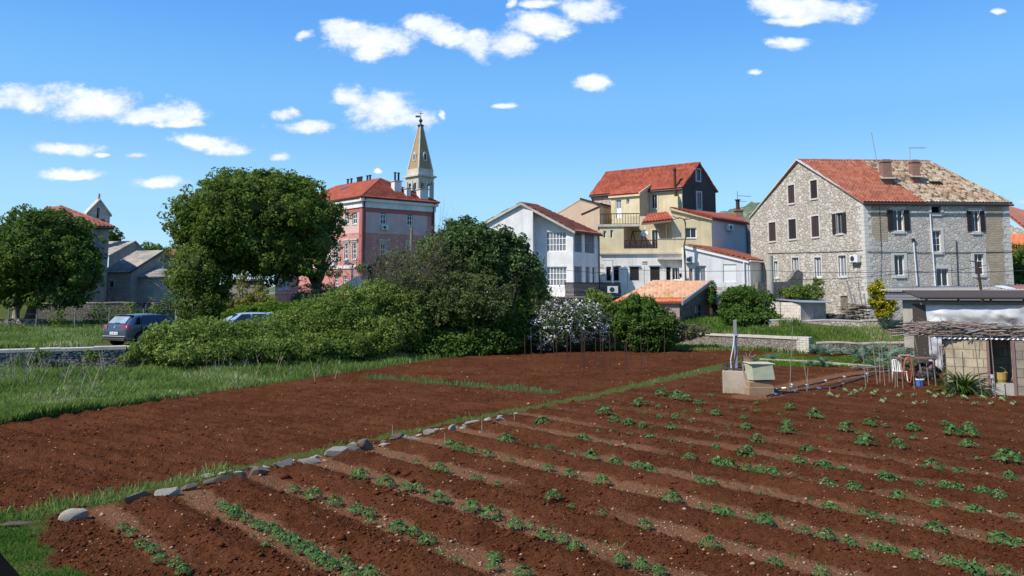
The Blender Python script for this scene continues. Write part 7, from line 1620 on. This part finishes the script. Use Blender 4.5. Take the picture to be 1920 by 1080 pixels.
# blossom
def blossoms(t,blobs):
    P,N,V=crown(blobs,420,15,.2,seed=51,inner=.0,up=.2); leaves('blossom',P,N,.105,LM['flower'],t,V,.9)
plant('blossom_shrub','white flowering shrub at the field edge before the balcony','shrub',[pblob(1045,605,48,40,50,1.5),pblob(1090,600,42,36,50.3,1.4),pblob(1020,620,32,32,49.7,1.2),pblob(1120,610,28,26,50.5,1)],LM['oleander'],620,20,.26,.16,(.06,1),seed=50,extra=blossoms)
plant('small_tree','pale green small tree rising behind the white blossom','tree',[pblob(1122,575,26,28,53,1),pblob(1140,598,26,26,53,1),pblob(1112,558,12,14,53,.5)],LM['bramble'],300,20,.24,.17,(.06,1.2),seed=52,core=False,inner=.4)
plant('garden_bush','dense bright green bush standing alone before the old tiled shed','bush',[pblob(1200,600,42,42,50,1.4),pblob(1225,620,40,34,50,1.3),pblob(1180,615,26,30,50,1.1),pblob(1188,572,20,18,50.2,.8),pblob(1215,640,45,20,49.8,1.2),*shoots(1155,1250,lambda x:np.interp(x,[1155,1185,1215,1250],[600,562,575,605]),50,14,24,8,15),*shoots(1150,1262,lambda x:610,49.2,10,25,9,16)],LM['bush'],1300,24,.22,.17,(.07,1),seed=53,inner=.3)
plant('straggly_bush','low straggly bush spreading right of the bright green bush','bush',[pblob(1270,622,36,16,51.5,1),pblob(1300,620,26,12,52,.8),pblob(1256,600,14,22,52,.7)],LM['dusty'],200,22,.22,.17,seed=54,core=False,inner=.4)
plant('vine_bush','vine smothered bush spilling over the lean-to roof end','bush',[pblob(1395,570,36,26,56,1.2),pblob(1425,572,28,22,56,1.1),pblob(1372,578,22,20,56,.9),pblob(1412,595,46,18,55,1),pblob(1385,552,22,12,56.5,.8),*shoots(1358,1440,lambda x:np.interp(x,[1358,1390,1440],[565,545,560]),56,12,28,9,12),*shoots(1360,1450,lambda x:590,55,8,29,12,14)],LM['bush'],900,26,.24,.19,seed=55)
plant('roof_vine','leafy vine clinging to the ridge end of the old tiled shed','vine',[pblob(1335,545,8,16,60.2,.35),pblob(1331,562,7,12,60,.35)],LM['bush'],70,18,.14,.16,seed=56,zmin=2.2)
plant('climbing_hedge','low green hedge below the white annex wall','hedge',[pblob(1375,553,18,8,59,.7),pblob(1400,548,24,9,60,.8),pblob(1465,552,26,10,59,.8)],LM['bush'],260,20,.22,.18,seed=57,zmin=1.2)
plant('yellow_green_shrub','yellow green shrub under the broken garden wall','shrub',[pblob(1490,548,22,12,56,.8),pblob(1520,550,20,14,56.3,.8),pblob(1532,535,9,14,56.5,.5)],LM['bramble'],260,20,.2,.16,seed=58,core=False,inner=.4)
bare_bush('gnarled_tree','small gnarled nearly leafless tree before the stone house door',1562,588,55.6,3,3.3,.8,11,'bark',leafy=1)
plant('golden_shrub','bright golden yellow shrub at the corner of the stone house','shrub',[pblob(1645,548,14,12,52.4,.6),pblob(1650,570,14,16,52.4,.6),pblob(1667,575,13,9,52.3,.5),pblob(1636,567,7,6,52.3,.3),pblob(1655,588,14,10,52.3,.5),*shoots(1632,1675,lambda x:np.interp(x,[1632,1645,1660,1675],[545,535,552,565]),52.4,9,31,5,8)],LM['yellow'],330,24,.15,.12,seed=60,core='leaf')
plant('low_shrub','small dark green shrub against the concrete barn wall','shrub',[pblob(1718,598,20,9,47,.6)],LM['bush'],70,22,.2,.14,seed=61)
plant('low_shrub','rounded green shrub on the grass below the terrace wall','shrub',[pblob(1712,622,24,10,51.5,.6)],LM['lush'],90,22,.2,.14,seed=62)
# strap leaved clumps
def strap_clump(name,label,c,n,ln,w,mat,seed,droop=.9):
    r=random.Random(seed); V=[];Q=[];va=[]
    for i in range(n):
        a=r.uniform(0,6.28); l_=ln*r.uniform(.6,1.1); el=r.uniform(.5,1.45); px_=Vector((c[0]+r.uniform(-.12,.12)*ln,c[1]+r.uniform(-.1,.1)*ln,c[2])); s=Vector((-math.sin(a),math.cos(a),0)); p=px_.copy(); i0=len(V); m=6; v_=r.random()
        for k in range(m+1):
            f_=k/m; ww=w*(1-f_**2)*.5+.002; V+=[tuple(p-s*ww),tuple(p+s*ww)]; va+=[v_,v_]; e=el-droop*f_*1.6; p=p+Vector((math.cos(a)*math.cos(e),math.sin(a)*math.cos(e),math.sin(e)))*l_/m
        for k in range(m): q=i0+2*k; Q.append((q,q+1,q+3,q+2))
    return tag(link(name,npmesh(name,V,Q,mat,{'var':va})),label,'plant')
g_=G(1806,737); strap_clump('strap_leaf_clump','big clump of arching strap leaves against the block shed wall',(g_.x,g_.y,0),190,1.55,.075,LM['bush'],5,.85)
w_=W(1664,598,51.9); strap_clump('spiky_yucca','grey green spiky yucca clump behind the beige terrace wall',(w_.x,w_.y,1.4),90,1.15,.07,LM['silver'],6,.6)
w_=W(1690,598,51.9); strap_clump('grass_clump','dry looking grass clump right of the yucca behind the terrace wall',(w_.x,w_.y,1.4),50,.8,.04,LM['dusty'],7,.7)
# ---- artichoke plants
def artichoke_mesh(seed):
    r=random.Random(seed); V=[];Q=[];va=[]
    for i in range(20):
        a=r.uniform(0,6.28); ln=r.uniform(.5,.85); el=r.uniform(.6,1.3); p=Vector((0,0,0)); s=Vector((-math.sin(a),math.cos(a),0)); v_=r.random(); m=7
        for k in range(m):
            f_=k/m; e=el-1.3*f_; d_=Vector((math.cos(a)*math.cos(e),math.sin(a)*math.cos(e),math.sin(e))); q=p+d_*ln/m
            for sg in (-1,1):
                w_=.15*math.sin(math.pi*min(1,f_*.85+.12)); tip=q+s*sg*w_+d_*.05-Vector((0,0,.02)); i0=len(V); V+=[tuple(p),tuple(p.lerp(q,.5)+s*sg*.02),tuple(tip),tuple(q)]; va+=[v_]*4; Q.append((i0,i0+1,i0+2,i0+3))
            p=q
    return npmesh('artichoke',V,Q,LM['silver'],{'var':va})
AM=[artichoke_mesh(k) for k in range(4)]
for i,(px,py,s_) in enumerate(((1530,660,.95),(1556,664,.9),(1582,662,.7),(1606,668,1.0),(1630,662,1.1),(1652,658,1.0),(1672,664,1.05),(1618,676,.9),(1660,678,1.1),(1690,674,1.1),(1710,668,.9),(1680,690,1.0),(1645,688,.8),(1545,684,.7),(1522,682,.5),(1448,672,.6),(1700,686,.9),(1595,652,.9),(1560,650,.8))):
    p=G(px,py+3,.03); o=bpy.data.objects.new('artichoke_plant',AM[i%4]); COL.objects.link(o); o.location=p; o.scale=(s_*1.4,)*3; o.rotation_euler=(0,0,i*1.7); tag(o,'silvery grey green artichoke plant in the bed left of the block shed','plant','artichoke plants in the garden bed')
# ---- potato plants
def potato_mesh(seed,n=110,rad=.24,h=.2,ls=.085,mat=None,asp=.62):
    r=np.random.RandomState(seed); a=r.uniform(0,6.28,n); q=r.rand(n)**.6; k=np.stack([np.cos(a)*q*rad,np.sin(a)*q*rad,h*(1-q**2*.85)*r.uniform(.55,1.1,n)+.015],1)
    N=np.stack([np.cos(a)*q*.9,np.sin(a)*q*.9,np.full(n,.8)],1); N=N+r.normal(size=(n,3))*.3; N/=np.linalg.norm(N,axis=1)[:,None]
    t=np.stack([np.cos(a),np.sin(a),-.25*q],1)+r.normal(size=(n,3))*.35; t-=N*(t*N).sum(1)[:,None]; t/=np.linalg.norm(t,axis=1)[:,None]; b=np.cross(N,t); s=(ls*r.uniform(.6,1.3,n))[:,None]
    V=np.stack([k-t*s*.5,k-b*s*asp*.5-N*s*.08,k+t*s*.6,k+b*s*asp*.5-N*s*.08],1).reshape(-1,3); q4=np.arange(4*n).reshape(n,4)
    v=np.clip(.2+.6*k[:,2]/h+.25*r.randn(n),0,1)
    return npmesh('potato',V,q4,mat or LM['potato'],{'var':np.repeat(v,4)})
PM=[potato_mesh(s_) for s_ in range(8)]+[potato_mesh(20+s_,45,.2,.13) for s_ in range(3)]
A_=[(20,1010,50),(60,1060,60),(150,1060,60),(100,540,60),(235,580,55),(350,605,45),(410,615,45),(320,452,28),(400,468,35),(520,500,45),(565,512,35),(580,385,45),(630,395,45),(690,412,40),(780,430,38),(880,355,60),(905,460,35),(1075,248,60),(1075,315,30),(1045,390,30),(1110,400,40),(1165,420,35),(1240,428,35),(1335,445,50),(1290,352,45),(1230,345,35),(1360,372,30),(1430,380,30),(1515,400,30),(1460,475,50),(1580,505,50),(1640,518,50),(1105,502,38),(1215,530,40),(1390,575,50),(1130,655,50),(1230,705,32),(1395,745,25),(1615,810,50),(525,668,60),(700,550,25),(730,555,28),(828,588,20),(690,710,60),(800,745,65),(930,805,50),(1010,812,28),(1080,860,60),(1185,885,45),(1250,925,50),(300,820,60),(390,845,45),(460,885,55),(815,975,45),(810,1030,45),(965,1055,60),(80,725,50),(150,740,45),(155,780,35),(1400,200,60),(1460,245,50),(1530,260,45),(1605,275,40),(1670,285,30),(1760,285,45),(1710,100,50),(1790,120,55),(1590,155,55),(1690,172,35),(1600,210,30),(1700,225,35),(1785,232,40),(1370,305,30),(1440,310,30),(1530,325,35),(1640,342,45),(1770,362,35),(1690,435,35),(1750,440,35),(1765,665,60),(1490,1000,50),(1600,1020,50),(1685,1050,55)]
B_=[(20,130,50),(90,150,45),(150,110,30),(85,200,35),(15,198,25),(180,208,45),(260,180,20),(325,190,25),(395,155,30),(390,197,25),(330,230,35),(45,250,35),(240,278,28),(340,283,45),(185,335,25),(395,355,45),(515,215,22),(575,175,40),(560,260,38),(555,305,50),(705,218,60),(660,405,40),(790,352,15),(865,292,45),(885,255,30),(945,312,35),(1000,262,50),(1080,275,30),(980,362,65),(1110,328,35),(1035,228,25),(1150,380,50),(1225,290,45),(1230,335,35),(1405,265,40),(1525,272,40),(1440,312,50),(1530,320,60),(1520,375,50),(1735,448,80),(1570,450,25),(1335,490,60),(1470,520,45),(1745,555,45),(175,395,40),(45,390,30),(35,445,45),(340,427,60),(190,480,60),(245,492,60),(350,512,50),(415,525,50),(480,535,55),(520,458,35),(620,472,50),(750,497,60),(850,512,40),(95,572,50),(150,592,50),(350,640,25),(405,645,30),(630,562,32),(770,588,55),(910,608,50),(960,540,25),(1090,555,65),(1270,592,40),(1400,606,50),(1460,615,50),(1600,638,55),(1680,645,55),(1150,662,50),(785,715,60),(965,745,45),(1020,765,50),(1115,790,40),(1365,700,55),(1560,735,65),(1755,755,25),(185,735,50),(240,745,50),(355,765,30),(435,785,55),(645,840,40),(765,860,60),(890,905,55),(1350,835,70),(1690,890,70),(1790,910,50),(145,910,60),(1040,935,50),(1110,960,55),(1245,970,50),(490,1010,50),(1420,1005,55),(1490,1030,60),(1560,1055,60),(1720,1055,60),(740,1062,50),(95,712,22)]
C_=[(690,620,40),(740,655,40),(800,720,45),(860,745,45),(900,800,50),(990,825,50),(1030,870,50),(1255,505,45),(1330,545,60),(1440,605,50),(1530,630,50),(1560,670,50),(1640,700,60),(1720,740,60),(1790,790,50),(1870,840,55),(1655,410,40),(1760,440,60),(1880,480,50),(1500,720,30),(1290,525,40),(1385,575,40),(1480,620,40),(1600,690,45),(1680,720,45),(1760,770,50),(1830,810,50)]
pp_=[(640+x/2.842,700+y/2.842,s_/2.842) for x,y,s_ in A_]+[(1280+x/2.842,700+y/2.842,s_/2.842) for x,y,s_ in B_]+[(x/3,780+y/3,s_/3) for x,y,s_ in C_]
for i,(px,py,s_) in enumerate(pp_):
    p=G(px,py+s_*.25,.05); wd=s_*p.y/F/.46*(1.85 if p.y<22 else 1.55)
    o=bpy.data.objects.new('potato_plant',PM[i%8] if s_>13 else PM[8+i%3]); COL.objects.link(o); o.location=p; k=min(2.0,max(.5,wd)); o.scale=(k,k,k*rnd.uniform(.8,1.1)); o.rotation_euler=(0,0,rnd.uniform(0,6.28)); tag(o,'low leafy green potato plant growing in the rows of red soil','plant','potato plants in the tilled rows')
SM=[potato_mesh(40+s_,12,.14,.12,.09,LM['seedling'],.7) for s_ in range(3)]
sd_=[(1040,100),(960,95),(865,100),(1165,120),(1235,122),(1310,110),(1360,125),(1425,130),(1500,140),(1245,162),(1290,162),(1700,150),(1770,165),(1720,135),(785,125),(835,125),(1100,104),(920,105),(1400,110),(1460,112),(1600,140),(1650,165),(905,120),(1010,118),(1080,150),(1560,170)]
for i,(x,y) in enumerate(sd_):
    p=G(1280+x/2.842,700+y/2.842,.03); o=bpy.data.objects.new('bean_seedling',SM[i%3]); COL.objects.link(o); o.location=p; k=rnd.uniform(.9,1.35); o.scale=(k,)*3; o.rotation_euler=(0,0,i*2.1); tag(o,'small pale green bean seedling in front of the cane stakes','seedling','bean seedlings before the stakes')
# ---- stakes
for i,(x0,y0,x1,y1) in enumerate(((75,600,108,925),(143,430,205,905),(222,440,268,915),(300,560,305,890),(210,500,225,890),(310,430,330,890),(120,750,122,890),(350,760,352,930),(365,680,375,930),(385,520,420,940),(480,640,515,945),(505,440,600,900),(545,650,580,910),(600,600,640,920),(645,460,700,920),(705,440,712,870),(730,580,778,920),(810,570,815,880),(825,460,890,985),(910,665,920,920),(958,460,990,945),(1015,480,1090,1010),(1028,740,1010,950),(1090,670,1098,930),(1150,410,1200,1010),(1165,500,1215,900),(1270,480,1290,880),(1297,440,1305,945),(1385,500,1410,930),(1410,550,1425,960))):
    b=G(1600+x1/4.5,520+y1/4.5); t_=W(1600+x0/4.5,520+y0/4.5,b.y+rnd.uniform(-.1,.15)); mb=MB(); m=b.lerp(t_,.5)+Vector((rnd.uniform(-.03,.03),0,0)); mb.tube([b-Vector((0,0,.1)),m,t_],[.02,.018,.013],5)
    tag(mb.build('cane_stake',M['cane'] if i%3 else M['wood']),'slender upright garden cane in the row before the block shed','stake','canes set in the soil before the block shed')
for i,(x,y) in enumerate(((145,230),(325,235),(220,200),(620,275),(785,290),(805,350),(815,220),(940,250),(1000,240),(1022,370),(1105,290),(1160,230),(1268,390),(1293,320),(1335,260),(1460,320),(1525,270),(1720,290),(470,200),(500,205),(665,200))):
    b=G(960+x/6,640+y/6); h_=rnd.uniform(1.4,2.0); mb=MB(); mb.tube([b-Vector((0,0,.1)),b+Vector((rnd.uniform(-.05,.05),0,h_))],[.022,.018],5)
    tag(mb.build('iron_stake',M['rust']),'thin rusty vertical stake in the far bed below the blossom','stake','rusty stakes in the far bed')
for i,(x0,y0,x1,y1) in enumerate(((1486,612,1481,726),(1505,672,1516,730),(1515,690,1513,735),(1556,725,1556,737),(736,797,736,822),(903,785,904,812),(834,812,834,834),(964,778,965,790))):
    b=G(x1,y1); t_=W(x0,y0,b.y); mb=MB(); mb.tube([b,t_],[.018,.012],5); tag(mb.build('marker_stick',M['cane']),'short marker stick beside the field border or the path','stick','marker sticks around the field')
# ---- border stones
def rock(name,c,dim,rz,seed,mat,tilt=0):
    bm=bmesh.new(); bmesh.ops.create_icosphere(bm,subdivisions=3,radius=1); r=np.random.RandomState(seed)
    pl=sph(9,r); dd=r.uniform(.38,.75,9)
    for v in bm.verts:
        c_=np.array(v.co)
        for n_,d_ in zip(pl,dd):
            k=c_@n_-d_
            if k>0: c_=c_-n_*k
        c_=c_*(1+.07*(float(fbm(c_[0]*3+seed,c_[1]*3+c_[2]*2,seed))-.5)); v.co=Vector(c_)*1.2
    me=bpy.data.meshes.new(name); bm.to_mesh(me); bm.free(); me.materials.append(mat)
    o=link(name,me); o.location=c; o.scale=(dim[0]/2,dim[1]/2,dim[2]/2); o.rotation_euler=(tilt,rnd.uniform(-.2,.2),rz); return o
ST=[(80,600,170,60,'d',7.),(430,535,165,110,'l',7.),(760,465,150,75,'d',0),(910,420,150,95,'l',0),(1065,398,125,50,'d',0),(1220,375,150,42,'d',0),(1345,335,80,40,'d',0),(1445,305,115,75,'d',0),(1600,275,115,65,'l',0),(1735,240,150,70,'l',0),(1890,192,115,85,'l',0)]
ST=[(x/3,780+y/3,w/3,h/3,m) for x,y,w,h,m,_ in ST]+[(640+x/2.842,700+y/2.842,w/2.842,h/2.842,m) for x,y,w,h,m in ((55,398,55,52,'l'),(130,375,105,85,'d'),(230,378,95,28,'l'),(305,348,80,42,'d'),(385,343,85,30,'l'),(470,318,80,38,'l'),(540,308,60,24,'l'),(593,292,42,48,'l'),(640,288,40,16,'l'),(700,270,90,20,'l'),(775,245,52,40,'l'),(850,240,64,28,'l'),(930,228,44,16,'l'))]
NB=len(ST)
for i in range(34):
    k=i/33; ST.append((395+k*560+rnd.uniform(-6,6),893-k*117+6*math.sin(k*3.1)+rnd.uniform(-1,2),rnd.uniform(14,30)*(1-.45*k),rnd.uniform(7,12)*(1-.4*k),rnd.choice('lld')))
SL={0:'flat dark stone half buried in grass at the lower left corner',1:'large pale wedge shaped edging stone nearest the lower left grass',3:'pale slab leaning up in the border beside the tall grass tuft',7:'dark brown squarish edging stone in the near border',10:'big whitish rounded edging stone midway along the border',12:'tall dark brown upright edging stone beside the whitish one'}
for i,(px,py,w_,h_,m) in enumerate(ST):
    p=G(px,py+h_*.45); sc=p.y/F; dx=BD1-BD0; rz=math.atan2(dx.y,dx.x)-.55+rnd.uniform(-.15,.15)
    z_=float(field_detail(np.array([p.x]),np.array([p.y]))[0][0])
    o=rock('edging_stone',(p.x,p.y+.05,z_+h_*sc*.14),(w_*sc*1.0,max(.1,h_*sc*.5),h_*sc*(.8 if i==1 else 1.0)),rz,100+i,M['rock'] if m=='l' else M['rockdark'],rnd.uniform(-.2,.2))
    tag(o,SL.get(i,'smaller edging stone set in the line between the two fields'),'stone','edging stones between the two fields')
# ---- scattered small stones and clods
def scatter_rocks(name,X,Y,Z,S,mat,label,seed):
    r=np.random.RandomState(seed); n=len(X); base=np.array([(1,0,0),(0,1,0),(-1,0,0),(0,-1,0),(0,0,1),(0,0,-1)],float)
    V=base[None]*r.uniform(.5,1.2,(n,6,1)); a=r.uniform(0,6.28,n); c,s=np.cos(a),np.sin(a); x=V[...,0]*c[:,None]-V[...,1]*s[:,None]; y=V[...,0]*s[:,None]+V[...,1]*c[:,None]
    V=np.stack([x,y*.8,V[...,2]*.6],-1)*S[:,None,None]+np.stack([X,Y,Z],1)[:,None,:]
    f=np.array([(0,1,4),(1,2,4),(2,3,4),(3,0,4),(1,0,5),(2,1,5),(3,2,5),(0,3,5)]); Fq=(np.arange(n)[:,None,None]*6+f[None]).reshape(-1,3)
    return tag(link(name,npmesh(name,V.reshape(-1,3),Fq,mat)),label,None,None,'stuff')
def field_pts(n,seed,y0=10,y1=52):
    r=np.random.RandomState(seed); u=r.rand(n); y=1/(1/y0-u*(1/y0-1/y1)); x=(r.rand(n)*2-1)*(.70*y+1); return x,y,r
x,y,r=field_pts(15000,71); h,gm,stp,ins,rt,*_=field_detail(x,y); k=(gm<.35)&(r.rand(len(x))<(.16+.6*stp))&(ins>.5); x,y,h=x[k],y[k],h[k]
S=.012*np.exp(r.normal(0,.6,len(x)))+.0006*y; scatter_rocks('pebbles',x,y,zt(x,y)+h+S*.25,S,M['pebble'],'small pale stones scattered through the red soil',72)
x,y,r=field_pts(42000,73,10,38); h,gm,stp,ins,rt,*_=field_detail(x,y); k=(gm<.35)&(ins>.5)&(stp<.5)&(vn(x*1.3,y*1.3,9)>.3); x,y,h=x[k],y[k],h[k]
S=.022*np.exp(r.normal(0,.5,len(x))); scatter_rocks('soil_clods',x,y,zt(x,y)+h+S*.2,S,simple('soil_clod',(.085,.025,.009),.97,.08,var=.4,scale=12),'loose clods of red earth on the ridges',74)
# ---- grass
def grass(name,label,n,xr,yr,keep,hfn,w,mat,lean=.4,seed=1,pw=1.0):
    r=np.random.RandomState(seed); u=r.rand(n); y=1/(1/yr[0]-u*(1/yr[0]-1/yr[1])) if pw else r.uniform(*yr,n); a,b=xr(y); x=a+(b-a)*r.rand(n)
    fd=field_detail(x,y); k=keep(x,y,fd,r); x,y=x[k],y[k]; h=fd[0][k]
    hh=hfn(x,y,r); va=np.clip(fbm(x*.45,y*.45,77)*1.7-.4+r.normal(0,.22,len(x)),0,1)
    o=blades(name,x,y,zt(x,y)+h-.02,hh,w*(.6+.8*r.rand(len(x)))*np.maximum(1,y/32),mat,lean=lean,var=va); return tag(o,label,None,None,'stuff')
FOV=lambda y:(-.70*y-1,.70*y+1)
yb_=lambda x:np.interp(x,BX,BY); fe_=lambda y:np.interp(y,FEX,FE)
tall=lambda a,b,sc=.5,sd=5:(lambda x,y,r:(a+(b-a)*np.clip(fbm(x*sc,y*sc,sd)*1.6-.3,0,1))*r.uniform(.55,1.15,len(x)))
grass('tall_grass','long meadow grass between the dug field and the dark dry stone wall',110000,lambda y:(-.70*y-1,fe_(y)+.3),(21,52),lambda x,y,f,r:(y<yb_(x)-.3)&(f[3]<.6+.3*r.rand(len(x))),tall(.16,.5),.022,LM['grass'],.5,1)
grass('verge_grass','rough meadow grass on the level above the retaining wall',60000,lambda y:(-.70*y-1,-.28*y),(34,60),lambda x,y,f,r:(y>yb_(x)+.35)&(np.hypot((x+17.7)/2.6,(y-38.2)/2.6)>1),tall(.12,.42),.024,LM['grass'],.5,2)
grass('shaded_grass','lush grass growing between the bushes and the field end',42000,lambda y:(-4+0*y,20+0*y),(44,62),lambda x,y,f,r:((f[3]<.5)|(y>52.5))&(~((x>12.)&(x<19)&(np.abs(y-(56-(x-11.5)*1.015))<.4))),tall(.2,.5),.026,LM['lush'],.4,3)
grass('terrace_grass','bright grass on the slope below the beige terrace wall',52000,lambda y:(8+0*y,34+0*y),(49.5,60),lambda x,y,f,r:(y>50.3)&((y<53.0)|(x<18.5))&(x>y*0-.7*0+8),tall(.12,.32),.024,LM['grass'],.45,4)
grass('border_grass','grass strip growing along the stone line between the fields',90000,FOV,(12.5,50),lambda x,y,f,r:(f[6]>.35+.4*r.rand(len(x))),lambda x,y,r:(.07+.2*np.clip(fbm(x*.9,y*.9,8)*2-.7,0,1))*r.uniform(.5,1.2,len(x)),.012,LM['grass'],.6,5)
grass('corner_grass','dense short grass filling the lower left corner',36000,lambda y:(-.70*y-1,-4+0*y),(8.5,16.5),lambda x,y,f,r:(f[5]>.3+.4*r.rand(len(x))),lambda x,y,r:(.06+.12*np.clip(fbm(x*1.5,y*1.5,8)*2-.6,0,1))*r.uniform(.5,1.2,len(x)),.009,LM['lush'],.8,6)
grass('onion_row','blue green row of onion like blades across the left field',9000,lambda y:(-8+0*y,3+0*y),(28,37),lambda x,y,f,r:f[7]>.5*r.rand(len(x))+.2,lambda x,y,r:r.uniform(.12,.3,len(x)),.02,LM['onion'],.4,7)
grass('salad_bed','bright green salad rows and weeds in the garden beds',30000,lambda y:(12+0*y,24+0*y),(39,47.5),lambda x,y,f,r:(f[8]>.4)&(vn(x*.7,y*2.6,61)>.33),lambda x,y,r:r.uniform(.05,.16,len(x)),.03,LM['bright'],.8,8)
for nm,lab,n,xs,ys,sd in (('weeds','sparse small weeds dotted along the tilled strips',2600,None,None,9),):
    x,y,r=field_pts(16000,91,11,46); f=field_detail(x,y); k=(f[2]>.35)&(f[1]<.3)&(vn(x*.8,y*.8,95)>.45)&(f[4]>.5); x,y=x[k],y[k]
    tag(blades(nm,x,y,zt(x,y)+f[0][k]-.01,r.uniform(.03,.1,len(x)),.02,LM['potato'],lean=1.4),lab,None,None,'stuff')
def stalks(name,label,n,region,hr,seed,mat,rad=.006):
    r=random.Random(seed); mb=MB()
    for i in range(n):
        px,py,d=region(r); q=W(px,py,d); x,y=q.x,q.y; z=zq(x,y); h_=r.uniform(*hr); a=r.uniform(0,6.28); p=Vector((x,y,z)); e=p+Vector((math.cos(a)*h_*.3,math.sin(a)*h_*.3,h_)); m=p.lerp(e,.5)+Vector((0,0,.05)); mb.tube([p,m,e],[rad*1.5,rad*1.2,rad*.6],3,cap=False)
        for k in range(r.choice((1,2,3))): s=p.lerp(e,r.uniform(.4,.9)); b=r.uniform(0,6.28); mb.tube([s,s+Vector((math.cos(b)*.3,math.sin(b)*.3,.3))*h_*.6],rad*.7,3,cap=False)
    return tag(mb.build(name,mat,fixn=False),label,None,None,'stuff')
stalks('dry_stalks','pale dry weed stalks standing in the grass at the left',70,lambda r:(r.uniform(-20,200),700,r.uniform(28,33)),(.4,1.3),5,M['drygrass'],.008)
stalks('dry_stalks','thin dry stems standing in front of the bramble bank',60,lambda r:(r.uniform(230,640),680,r.uniform(33.5,37)),(.3,1.0),6,M['drygrass'],.007)
# small climbers on the retaining wall
for i,(px,py,rx,ry) in enumerate(((170,668,10,8),(75,668,16,12),(110,690,18,12),(40,680,16,14),(232,672,10,8),(160,690,16,8))):
    plant('wall_weed','leafy weed tuft at the foot of the dark retaining wall','weed',[pblob(px,py,rx,ry,33+px*.009,.3)],LM['bramble'] if i in (0,4) else LM['bush'],22,16,.12,.12,seed=200+i,core=False,inner=.5,group='weed tufts below the retaining wall',zmin=.2)
